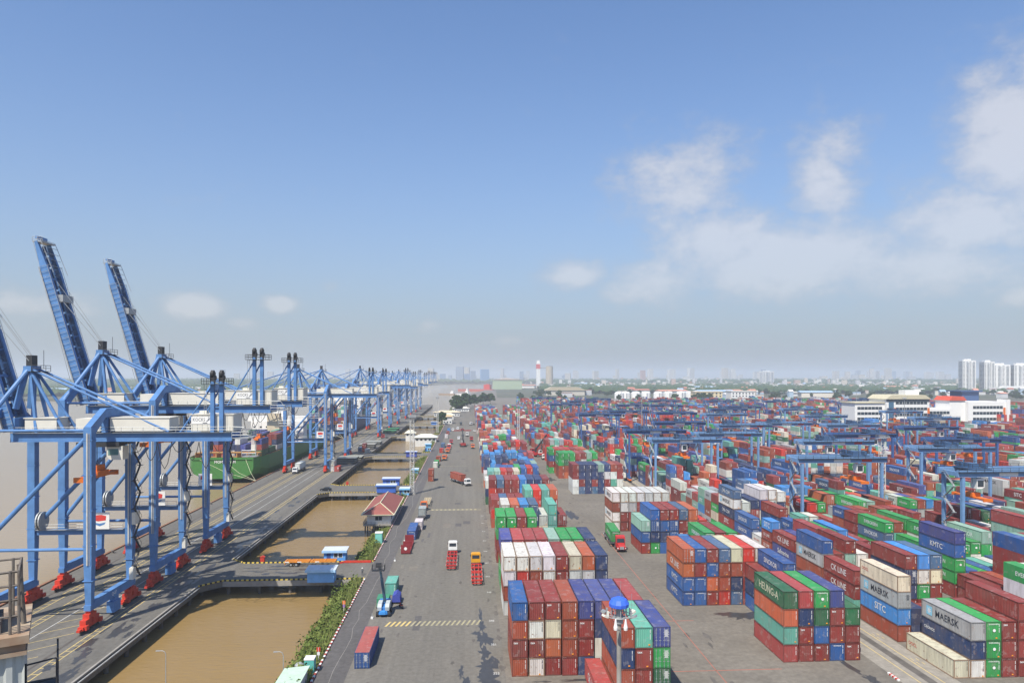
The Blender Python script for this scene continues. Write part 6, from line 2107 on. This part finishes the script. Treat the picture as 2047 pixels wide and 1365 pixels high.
# steel tower at the left edge, close to the viewpoint
tw_ = tag(empty('steel_tower', (-11.07, 18.5, 0), math.radians(29)), 'white ribbed steel tower with rusty railing at the lower left edge', 'tower')
m = MB()
corr(m, (-6, 0, 0), (1, 0, 0), 16, 6.0 / 16, (0, 0.07, 0), 0, 40.0)
m.box(-6.0, -0.02, 0.08, 2.6, 0, 40.0)
put('ribbed_wall', m.mesh('ribbed_wall'), simple('dirty_white_steel', (0.42, 0.45, 0.44), 0.7, var=0.2, scale=0.8), tw_)
put('roof_rim', MB().box(-6, 0.05, -0.1, 2.7, 40.0, 40.1).box(-6, 0.02, -0.04, 2.66, 40.1, 40.3).box(-6, 0.1, -0.16, 2.75, 40.3, 40.5).mesh('roof_rim'), simple('rim_cream', (0.40, 0.35, 0.27), 0.8, col2=(0.26, 0.15, 0.09), scale=1.2), tw_)
m = MB()
for y in (0.1, 1.6):
    for k in (0.45, 0.85, 1.2, 1.55):
        m.tube((-6, y, 40.5 + k), (-0.12, y, 40.5 + k), 0.026, 6)
    for x in (-3.5, -1.9, -0.3, -0.12):
        m.tube((x, y, 40.5), (x, y, 42.08), 0.034, 6)
for k in (0.45, 0.85, 1.2, 1.55):
    m.tube((-0.12, 0.1, 40.5 + k), (-0.12, 1.6, 40.5 + k), 0.026, 6)
m.tube((-0.04, 0.9, 40.5), (-0.14, 0.9, 42.05), 0.06, 8)
put('railing', m.mesh('railing'), M['rust'], tw_)
put('roof_drum', MB().tube((-6, 0.9, 41.2), (-0.75, 0.9, 41.2), 0.42, 20).box(-6, -0.5, 0.3, 1.5, 40.5, 40.8).mesh('roof_drum'), M['rust'], tw_)
m = MB()
m.box(0.0, 0.72, 0.2, 2.0, 38.5, 38.58)
for k in (0.6, 1.1):
    m.path([(0.0, 0.25, 38.58 + k - 0.06), (0.66, 0.25, 38.58 + k), (0.7, 0.4, 38.58 + k - 0.1), (0.7, 2.0, 38.58 + k - 0.1)], 0.022, 6)
for (x, y) in ((0.02, 0.25), (0.68, 0.25), (0.7, 1.9), (0.7, 1.1)):
    m.tube((x, y, 38.58), (x, y, 39.66), 0.024, 6)
m.bar((0.0, 1.0, 37.6), (0.6, 1.0, 38.5), 0.08, 0.08)
put('side_platform', m.mesh('side_platform'), M['dark'], tw_)

# delineator cones along the shoulder, signs on the bank
for i, (x, y) in enumerate([(-18.9, 140.0), (-18.4, 117.2), (-18.2, 148.5), (-19.0, 183.2), (-18.6, 196.5), (-18.5, 205.0)]):
    d = tag(empty('delineator', (x, y, 0)), f'small white delineator on the road shoulder, {ORD[i] if i else "first"} counted in list', 'delineator', 'white delineators on the shoulder')
    put('base', shared('dl_base', lambda: MB().prism([(-0.22, -0.22), (0.22, -0.22), (0.22, 0.22), (-0.22, 0.22)], 'z', 0, 0.35)), M['white'], d)
    put('post', shared('dl_post', lambda: MB().box(-0.05, 0.05, -0.05, 0.05, 0.35, 1.0).box(-0.06, 0.06, -0.06, 0.06, 0.6, 0.8)), M['steel'], d)
for o, lab in zip(sorted([o for o in bpy.data.objects if o.name.startswith('delineator')], key=lambda o: o.location.y), ['white delineator at the corner of the lone blue container', 'white delineator beside the boom lift front wheel', 'white delineator beside the green generator box', 'white delineator standing before the flat rack', 'white delineator left of the flat rack', 'white delineator left of the blue roofed container']):
    o['label'] = lab
for (x, y, h_, lab) in ((-24.9, 143.5, 2.6, 'orange and purple warning sign post on the bank'), (-24.9, 119.6, 2.4, 'red and white striped post on the bank near the bottom')):
    s = tag(empty('sign_post', (x, y, -0.1)), lab, 'sign')
    put('post', MB().tube((0, 0, 0), (0, 0, h_), 0.05, 6).mesh('post'), M['white'], s)
    put('panel', MB().box(-0.3, 0.3, -0.04, 0.04, h_ - 0.7, h_).mesh('panel'), M['orange'] if y > 130 else M['red'], s)
    put('lower_panel', MB().box(-0.22, 0.22, -0.04, 0.04, h_ - 1.3, h_ - 0.8).mesh('lower_panel'), M['obj'], s, color=(0.2, 0.05, 0.3) if y > 130 else (0.7, 0.7, 0.7))
# ------------------------------------------------------------------ buildings, trees and the far city
def office():
    o = tag(empty('office_building', (328, 592, 0)), 'long white office complex with dark window bands in the yard', 'building')
    W = M['white']
    G = M['glass']
    w = put('wall', MB().box(0, 26, 0, 22, 0, 24).box(26.0, 64, -3, 24, 0, 27.5).mesh('wall'), W, o)
    put('centre_block', MB().box(64, 86, 0, 22, 0, 19).box(86, 100, 3, 22, 0, 26).mesh('centre_block'), W, o)
    put('east_block', MB().box(100, 134, -1, 24, 0, 25).box(134, 137, -2, 10, 0, 27).mesh('east_block'), W, o)
    rf = put('roof', MB().prism([(25, 27.5), (65, 27.5), (60, 31), (30, 31)], 'y', -4, 25).box(-1, 27, -1, 23, 24, 24.8).mesh('roof'), simple('office_roof', (0.5, 0.46, 0.33), 0.8), o)
    put('roof_hall', MB().box(46, 58, 2, 12, 31, 35).mesh('roof_hall'), W, rf)
    put('red_roof', MB().prism([(85, 26), (101, 26), (98, 29.5), (88, 29.5)], 'y', 2, 23).mesh('red_roof'), simple('tile_red', (0.55, 0.09, 0.05), 0.7), o)
    for (x0, x1, y, zs) in ((2, 24, -0.08, (18.5, 14, 9.5, 5)), (34, 62, -3.08, (23, 18, 13, 8, 3.5)), (66, 84, -0.08, (14.5, 9.5, 4.5)), (104, 131, -1.08, (19, 14, 9, 4))):
        for z in zs:
            n = int((x1 - x0) / 3.0)
            b = put('window_band', MB().box(x0, x1, y, y + 0.06, z, z + 2.4).mesh('window_band'), G, w)
            m = MB()
            for i in range(n + 1):
                x = x0 + (x1 - x0) * i / n
                m.box(x - 0.12, x + 0.12, y - 0.06, y, z, z + 2.4)
            put('mullion', m.mesh('mullion'), W, b)
    put('glass_stair', MB().box(28, 32.5, -3.1, -2.95, 3, 25).mesh('glass_stair'), simple('blue_glass', (0.05, 0.13, 0.22), 0.15, spec=0.6), o)
    put('roof_band', MB().box(26, 64, -3.3, -3.0, 25.2, 27.2).mesh('roof_band'), G, o)
    for x in (33.2, 63.0, 132.2):
        put('orange_banner', MB().box(x - 1.0, x + 1.0, -3.4 if x < 100 else -1.4, -3.3 if x < 100 else -1.3, 6, 20).mesh('orange_banner'), M['orange'], o)
    tw = put('corner_tower', MB().box(112, 128, 24, 40, 0, 33).box(110, 130, 22, 42, 33, 34.2).mesh('corner_tower'), simple('blue_wall', (0.06, 0.10, 0.2), 0.4), o)


office()


def tower(loc, w, d, h, col, label, floors=None, group=None, rz=0.0, slabs=False):
    t = tag(empty('tower_block', loc, rz), label, 'building', group)
    b = put('wall', shared('unit_block', lambda: MB().box(-0.5, 0.5, -0.5, 0.5, 0, 1)), M['objrough'], t, color=(*col, 0), scale=(w, d, h))
    if slabs:
        nf = floors or int(h / 3.6)
        for s, (a, c) in enumerate(((w, 0), (d, 1))):
            m = MB()
            for i in range(nf):
                z = 3 + i * (h - 5) / nf
                if s == 0:
                    for k in range(4):
                        x0 = -w / 2 + w * (k + 0.12) / 4
                        m.box(x0, x0 + w * 0.13, -d / 2 - 0.12, -d / 2, z, z + 1.4)
                else:
                    m.box(-w / 2 - 0.12, -w / 2, -d * 0.42, d * 0.42, z, z + 1.8)
            put('windows', m.mesh('windows'), M['glass'], t)['kind'] = 'stuff'
        m = MB()
        for i in range(nf):
            z = 2.4 + i * (h - 5) / nf
            for k in (0.3, 0.72):
                m.box(-w / 2 + w * k, -w / 2 + w * (k + 0.2), -d / 2 - 1.6, -d / 2, z, z + 0.9)
        put('balcony', m.mesh('balcony'), M['white'], t)
        put('roof_house', MB().box(-w * 0.3, w * 0.2, -d * 0.25, d * 0.25, h, h + 4).mesh('roof_house'), M['white'], t)
    else:
        m = MB()
        nf = max(3, min(14, int(h / 8)))
        for i in range(nf):
            z = (i + 0.35) * h / nf
            m.box(-w * 0.46, w * 0.46, -d / 2 - 0.3, -d / 2 - 0.05, z, z + h / nf * 0.5)
        put('window_bands', m.mesh('window_bands'), M['obj'], t, color=(*[c * 0.55 for c in col], 0))
    return t


W8 = (0.68, 0.68, 0.66)
tower((1412, 1955, 0), 34, 30, 92, W8, 'left white apartment tower of the cluster at right edge', 24, None, -0.25, True)
tower((1452, 1930, 0), 26, 34, 88, W8, 'second white apartment tower from the left of the cluster', 23, None, -0.25, True)
tower((1500, 1945, 0), 44, 30, 80, W8, 'third white apartment tower of the right cluster, lower', 21, None, -0.25, True)
tower((1548, 1930, 0), 40, 30, 80, W8, 'fourth white apartment tower of the right cluster', 21, None, -0.25, True)
tower((1588, 1920, 0), 40, 30, 88, W8, 'rightmost white apartment tower at the picture edge', 23, None, -0.25, True)
tower((1500, 1890, 0), 170, 20, 16, W8, 'long low white podium below the apartment towers', 4, None, 0.3, True)
tower((1760, 4150, 0), 84, 30, 76, W8, 'lone white slab block standing apart on the plain', 16, None, 0.35, True)
# landmark shapes near the river bend
ch = tag(empty('silo_tower', (320, 3340, 0)), 'white tower with red band at its top on the skyline', 'tower')
put('shaft', MB().box(-9, 9, -9, 9, 0, 112).box(-7, 7, -7, 7, 112, 122).mesh('shaft'), M['white'], ch)
put('red_band', MB().box(-9.3, 9.3, -9.3, 9.3, 82, 104).mesh('red_band'), M['letter_red'], ch)
put('gantry_arm', MB().box(9, 46, -1.5, 1.5, 84, 88).mesh('gantry_arm'), M['steel'], ch)
si = tag(empty('grain_silo', (372, 3330, 0)), 'round beige concrete silo beside the red banded tower', 'silo')
put('drum', MB().tube((0, 0, 0), (0, 0, 92), 17, 24).mesh('drum'), simple('silo_beige', (0.42, 0.36, 0.27), 0.9), si)
put('cap', MB().tube((0, 0, 92), (0, 0, 95), 15, 24).mesh('cap'), M['concrete'], si)
wh = tag(empty('warehouse', (136, 2580, 0)), 'large pale green warehouse beyond the yard', 'warehouse')
put('wall', MB().box(-53, 53, 0, 60, 0, 34).mesh('wall'), M['obj'], wh, color=(0.34, 0.42, 0.28))
put('roof', MB().prism([(-56, 34), (56, 34), (0, 41)], 'y', -2, 62).mesh('roof'), M['obj'], wh, color=(0.5, 0.42, 0.35))
w2 = tag(empty('warehouse', (235, 1750, 0)), 'low warehouse with long tan roof before the silo', 'warehouse')
put('wall', MB().box(-48, 48, 0, 40, 0, 12).mesh('wall'), M['obj'], w2, color=(0.5, 0.47, 0.4))
put('roof', MB().prism([(-52, 12), (52, 12), (34, 20), (-34, 20)], 'y', -2, 42).mesh('roof'), M['obj'], w2, color=(0.42, 0.36, 0.25))
for i, (x, y, w, d, h, c, rc, lab) in enumerate([(452, 1330, 52, 30, 17, (0.62, 0.53, 0.33), (0.6, 0.5, 0.33), 'cream institutional building behind the yard'), (520, 1335, 46, 28, 18, W8, (0.6, 0.58, 0.5), 'white institutional building next to the cream one')]):
    b = tag(empty('institution_building', (x, y, 0)), lab, 'building')
    wl = put('wall', MB().box(-w / 2, w / 2, 0, d, 0, h).mesh('wall'), M['obj'], b, color=c)
    put('roof', MB().box(-w / 2 - 1, w / 2 + 1, -1, d + 1, h, h + 1.2).mesh('roof'), M['obj'], b, color=rc)
    for r_ in range(3):
        for k in range(7):
            put('window', shared('iwin', lambda: MB().box(-1.4, 1.4, -0.15, 0, 0, 2.6)), M['glass'], wl, (-w / 2 + 4 + k * (w - 8) / 6, 0, 3 + r_ * 5))
for i in range(9):
    x, y = [(330, 1500), (352, 1500), (376, 1510), (400, 1500), (425, 1510), (312, 1480), (455, 1520), (478, 1530), (500, 1560)][i]
    t = tag(empty('storage_tank', (x, y, 0)), 'white storage tank in the row behind the container yard', 'tank', 'white storage tanks behind the yard')
    put('drum', shared('st_drum', lambda: MB().lathe([(10, 0), (10, 12), (7, 14), (1, 15)], (0, 0), 18)), M['white'], t)
    put('stair', shared('st_stair', lambda: MB().box(-0.8, 0.8, -10.6, -10, 0, 12)), M['steel'], t)
lr = tag(empty('long_shed', (560, 2800, 0)), 'long low shed with pink tiled roof amid the trees', 'shed')
put('wall', MB().box(-60, 60, 0, 30, 0, 8).mesh('wall'), M['white'], lr)
put('roof', MB().prism([(-62, 8), (62, 8), (62, 11), (-62, 11)], 'y', -2, 32).mesh('roof'), M['obj'], lr, color=(0.5, 0.2, 0.16))

# skyline
R2 = random.Random(77)
SKY = []
for i in range(120):
    px = R2.choice([R2.uniform(850, 1060), R2.uniform(1100, 1420), R2.uniform(1400, 1700), R2.uniform(1680, 1900), R2.uniform(440, 700)])
    d = R2.uniform(5200, 8200)
    SKY.append((px, d, R2.uniform(24, 60), R2.uniform(45, 120) if R2.random() < 0.6 else R2.uniform(20, 50)))
for i, (px, d, w, h) in enumerate(SKY):
    u = (px - 1023.5) / 1430
    X = (u * math.cos(tY) + math.sin(tY)) * d
    Y = (math.cos(tY) - u * math.sin(tY)) * d
    c = R2.choice([(0.6, 0.6, 0.58), (0.55, 0.52, 0.46), (0.5, 0.5, 0.5), (0.25, 0.33, 0.45), (0.6, 0.56, 0.5)])
    tower((X, Y, 0), w, R2.uniform(20, 40), h, c, 'hazy city block on the far skyline', None, 'hazy city blocks along the horizon', R2.uniform(-0.4, 0.4))
for (px, d, w, h, c, lab) in [(969, 5200, 62, 98, (0.12, 0.3, 0.55), 'broad blue glass tower beyond the river bend'), (935, 5400, 56, 66, (0.15, 0.28, 0.5), 'square blue glass block left of the broad blue tower'), (885, 5600, 44, 66, (0.2, 0.32, 0.5), 'smaller blue block by the far river bank'),
                              (1300, 5300, 36, 102, W8, 'tall white twin block in the middle of the skyline'), (1285, 5300, 30, 92, (0.5, 0.32, 0.28), 'reddish tower beside the white twin block'), (1340, 5350, 36, 96, W8, 'white tower right of the twin block on the skyline'),
                              (1742, 7600, 34, 148, (0.3, 0.38, 0.48), 'tallest slender tower of the hazy city centre'), (1715, 7600, 46, 110, (0.3, 0.36, 0.45), 'dark tower left of the tallest one in the city centre'), (1785, 7400, 50, 100, (0.22, 0.34, 0.5), 'blue tower right of the tallest one'), (1812, 7500, 50, 100, (0.34, 0.4, 0.48), 'grey tower farther right in the city centre')]:
    u = (px - 1023.5) / 1430
    tower(((u * math.cos(tY) + math.sin(tY)) * d, (math.cos(tY) - u * math.sin(tY)) * d, 0), w, 30, h, c, lab, None, None, 0.15)


def near_px(px, d):
    u = (px - 1023.5) / 1430
    return (u * math.cos(tY) + math.sin(tY)) * d, (math.cos(tY) - u * math.sin(tY)) * d


# low houses among the trees
HC = [(0.66, 0.65, 0.62), (0.62, 0.58, 0.5), (0.6, 0.6, 0.6), (0.5, 0.45, 0.4), (0.35, 0.45, 0.55)]
RC = [(0.5, 0.5, 0.48), (0.42, 0.17, 0.12), (0.5, 0.25, 0.18), (0.3, 0.42, 0.55), (0.5, 0.48, 0.42), (0.6, 0.6, 0.58)]
n = 0
while n < 230:
    zone = R2.random()
    if zone < 0.72:
        px, d = R2.uniform(1130, 2080), R2.uniform(1350, 4200) if R2.random() < 0.75 else R2.uniform(1500, 2400)
    elif zone < 0.85:
        px, d = R2.uniform(60, 480), R2.uniform(1640, 2300)
    else:
        px, d = R2.uniform(950, 1200), R2.uniform(2700, 4200)
    X, Y = near_px(px, d)
    if X < 650 and d < 1380 or (-480 < X < 120 and Y < 2900) or (260 < X < 520 and Y < 1560) or (X < 400 and X > -300 and Y > 3000):
        continue
    big = R2.random() < 0.18
    w, dd, h = (R2.uniform(40, 90), R2.uniform(20, 40), R2.uniform(7, 12)) if big else (R2.uniform(8, 22), R2.uniform(8, 16), R2.uniform(5, 15))
    t = tag(empty('far_house', (X, Y, 0.3), R2.uniform(-0.5, 0.5)), 'low shed with wide roof among far trees' if big else 'small pale house among the far trees', 'house', 'wide sheds on the plain' if big else 'small houses on the plain')
    put('wall', shared('fh_wall', lambda: MB().box(-0.5, 0.5, -0.5, 0.5, 0, 1)), M['objrough'], t, color=R2.choice(HC), scale=(w, dd, h))
    flat = R2.random() < 0.5 and not big
    put('roof', shared('fh_flat', lambda: MB().box(-0.53, 0.53, -0.53, 0.53, 1, 1.06)) if flat else shared('fh_gable', lambda: MB().prism([(-0.56, 1.0), (0.56, 1.0), (0.0, 1.3)], 'x', -0.54, 0.54)), M['objrough'], t, color=R2.choice(RC), scale=(w, dd, h))
    n += 1

# trees
rnd = np.random.default_rng(31)


def tree_mesh(h, spread, nleaf, leaf):
    pts = []
    ncl = 26
    for i in range(ncl):
        a, u = rnd.uniform(0, 2 * PI), rnd.uniform(0, 1)
        zz = h * (0.38 + 0.55 * u)
        rr = spread * (1 - ((u - 0.35) / 0.75) ** 2) * math.sqrt(rnd.uniform(0.15, 1))
        c = np.array([rr * math.cos(a), rr * math.sin(a), zz])
        k = nleaf // ncl
        dd = rnd.normal(size=(k, 3))
        dd /= np.linalg.norm(dd, axis=1)[:, None]
        pts.append(c + dd * rnd.uniform(0.55, 1.05, (k, 1)) * np.array([spread * 0.3, spread * 0.3, h * 0.11]))
    v, f = leaf_cloud(np.concatenate(pts), leaf, rnd)
    return np_mesh('crown', v, f)


def trunk_mesh(h, sp):
    m = MB()
    m.tube((0, 0, -0.5), (0.1, 0, h * 0.45), 0.05 * h * 0.5, 8, 0.02 * h * 0.5)
    for a in range(5):
        t = a * 2 * PI / 5
        m.tube((0.05, 0, h * (0.3 + 0.03 * a)), (sp * 0.6 * math.cos(t), sp * 0.6 * math.sin(t), h * 0.68), 0.012 * h, 6, 0.004 * h)
    return m


CROWN = [tree_mesh(10, 4.6, 2600, 0.34), tree_mesh(10, 5.4, 2600, 0.36), tree_mesh(10, 3.8, 2200, 0.34)]
TRUNK = trunk_mesh(10, 4.6).mesh('trunk')


def tree(x, y, s, label, group, i=0, mat='leaf_dark'):
    t = tag(empty('broadleaf_tree', (x, y, 0), rnd.uniform(0, 6.2)), label, 'tree', group)
    put('crown', CROWN[i % 3], M[mat], t, scale=(s, s, s * rnd.uniform(0.85, 1.1)))
    put('trunk', TRUNK, M['bark'], t, scale=(s, s, s))


for i, (x, y, s, lab) in enumerate([(-9, 1010, 2.4, 'largest dark tree of the clump at the end of the road'), (-17, 985, 1.9, 'dark tree at the left of the clump by the road end'), (-3, 1060, 2.2, 'tall tree right behind the largest one at the road end'), (-13, 930, 1.4, 'small round tree in front of the clump'),
                                    (8, 1110, 1.8, 'pale tree right of the clump at the road end'), (22, 1180, 2.0, 'broad tree behind the far end of the road stacks'), (34, 1190, 1.8, 'tree at the right end of the row behind the stacks'), (-27.5, 700, 1.0, 'small palm-like tree before the tan gatehouse'), (-28, 735, 1.2, 'tree left of the tan gatehouse')]):
    tree(x, y, s, lab, 'trees at the far end of the road', i)
for i in range(90):
    px, d = rnd.uniform(1040, 2060), rnd.uniform(1230, 1950)
    X, Y = near_px(px, d)
    if (250 < X < 560 and 1300 < Y < 1600) or X < 60 or (180 < X < 290 and Y > 1680):
        continue
    tree(X, Y, rnd.uniform(1.0, 1.7), 'green tree in the belt behind the container yard', 'trees behind the container yard', i)
for i, (x, y) in enumerate([(432, 1300), (424, 1312), (410, 1290), (440, 1290)]):
    tree(x, y, 1.5, 'round tree in front of the cream building', 'trees before the cream building', i)
for i, (x, y) in enumerate([(345, 575), (372, 573), (398, 574), (412, 576)]):
    tree(x, y, 0.9, 'small tree in front of the white office', 'trees before the office', i)


# woods that read as one mass
def woods(name, label, zones):
    vs, fs = [], []
    o = 0
    OCT = np.array([(1, 0, 0), (-1, 0, 0), (0, 1, 0), (0, -1, 0), (0, 0, 1), (0.6, 0.6, 0.4), (-0.6, 0.6, 0.45), (0.6, -0.6, 0.4), (-0.6, -0.6, 0.45), (0, 0, -0.6)], float)
    TR = np.array([(4, 0, 5), (4, 5, 2), (4, 2, 6), (4, 6, 1), (4, 1, 8), (4, 8, 3), (4, 3, 7), (4, 7, 0), (9, 5, 0), (9, 2, 5), (9, 6, 2), (9, 1, 6), (9, 8, 1), (9, 3, 8), (9, 7, 3), (9, 0, 7)])
    for (pa, pb, da, db, cnt, sz) in zones:
        for i in range(cnt):
            d = da * (db / da) ** rnd.uniform(0, 1)
            X, Y = near_px(rnd.uniform(pa, pb), d)
            if (-490 < X < 110 and Y < 2500) or (-330 < X < 440 and 2400 < Y < 4600 and X < 100 + (Y - 2500) * 0.2) or (X > 0 and Y < 1230):
                continue
            if X < 0 and Y < 1560 and X > -980:
                continue
            s = sz * rnd.uniform(0.6, 1.4)
            p = OCT * rnd.uniform(0.75, 1.25, OCT.shape) * np.array([s * 1.3, s * 1.1, s * 0.8]) + np.array([X, Y, s * 0.5])
            vs.append(p)
            fs.append(TR + o)
            o += len(p)
    tag(put(name, np_mesh(name, np.concatenate(vs), np.concatenate(fs)), M['wood_far']), label, 'woods', kind='stuff')


woods('far_woods', 'dark woods and scattered trees covering the far shore and plain', [(-60, 620, 1650, 3600, 5200, 9), (-60, 900, 3600, 9000, 5200, 16), (1080, 2100, 1900, 4200, 6000, 9), (840, 2100, 4300, 9000, 4200, 16), (840, 985, 4750, 5300, 500, 12)])

# the low built-up plain beyond, which reads as one pale scatter
bx, bd, bc = [], [], []
for i in range(2600):
    if rnd.random() < 0.8:
        X, Y = near_px(rnd.uniform(1000, 2090), 2900 * (7800 / 2900) ** rnd.uniform(0, 1))
    else:
        X, Y = near_px(rnd.uniform(-40, 1000), 5000 * (8200 / 5000) ** rnd.uniform(0, 1))
    if X < 420 + max(0, (Y - 4000)) * 0.9 and Y < 4700 and X < 700:
        continue
    w, l, hh = rnd.uniform(7, 24), rnd.uniform(7, 20), rnd.uniform(5, 15) + (rnd.random() < 0.08) * rnd.uniform(5, 25)
    bx.append((X, Y, 0.0))
    bd.append((w, l, hh))
    bc.append([(0.62, 0.61, 0.58), (0.55, 0.5, 0.43), (0.45, 0.33, 0.27), (0.5, 0.5, 0.52), (0.66, 0.65, 0.62)][int(rnd.integers(0, 5))])
bx, bd, bc = np.array(bx), np.array(bd), np.array(bc)
n_ = len(bx)
me = np_mesh('far_town', (bx[:, None, :] + CORN[None] * bd[:, None, :]).reshape(-1, 3), (FACE[None] + (np.arange(n_) * 8)[:, None, None]).reshape(-1, 4))
at = me.attributes.new('ccol', 'FLOAT_COLOR', 'POINT')
at.data.foreach_set('color', np.repeat(np.concatenate([bc, np.ones((n_, 1))], 1), 8, 0).astype(np.float32).ravel())
mt_, tt_, bb_ = nodes_of('far_town_walls')
aa_ = tt_.nodes.new('ShaderNodeAttribute')
aa_.attribute_name = 'ccol'
tt_.links.new(aa_.outputs['Color'], bb_.inputs['Base Color'])
bb_.inputs['Roughness'].default_value = 0.9
tag(put('far_town', me, mt_), 'pale scatter of far town houses across the hazy plain', 'town', kind='stuff')

# boats out on the river
for i, (x, y, L, c, lab) in enumerate([(-480, 1330, 42, (0.2, 0.2, 0.22), 'grey barge anchored on the river at left'), (-62, 1950, 60, (0.3, 0.22, 0.15), 'low barge on the river beyond the quay end'), (-18, 1800, 46, (0.65, 0.65, 0.63), 'white river vessel near the far bank'), (20, 2450, 130, (0.42, 0.1, 0.07), 'red ship lying at the bend of the river')]):
    b = tag(empty('river_vessel', (x, y, WZ), 0.9 if i != 3 else 1.2), lab, 'boat')
    H = 5 if i < 2 else 9
    put('hull', MB().prism([(-L * 0.09, -L / 2), (L * 0.09, -L / 2), (L * 0.1, L * 0.3), (0, L / 2), (-L * 0.1, L * 0.3)], 'z', -0.5, H * 0.7).mesh('hull'), M['obj'], b, color=c)
    put('deckhouse', MB().box(-L * 0.07, L * 0.07, -L * 0.42, -L * 0.25, H * 0.7, H * (1.6 if i < 3 else 2.4)).box(-L * 0.05, L * 0.05, -L * 0.38, -L * 0.3, H * 1.6, H * 2.2 if i < 3 else H * 2.6).mesh('deckhouse'), M['white'] if i < 3 else M['red'], b)

# air between the camera and the far things
hz, ht, hb = nodes_of('haze_air')
ht.nodes.remove(hb)
pv = ht.nodes.new('ShaderNodeVolumePrincipled')
pv.inputs['Color'].default_value = (0.80, 0.87, 0.96, 1)
pv.inputs['Density'].default_value = 0.00017
pv.inputs['Anisotropy'].default_value = 0.1
ht.links.new(pv.outputs[0], [n_ for n_ in ht.nodes if n_.type == 'OUTPUT_MATERIAL'][0].inputs['Volume'])
me = MB().box(-13500, 14500, -360, 20500, -8, 165).mesh('haze')
hb_ = put('haze', me, hz)
hb_['kind'] = 'stuff'
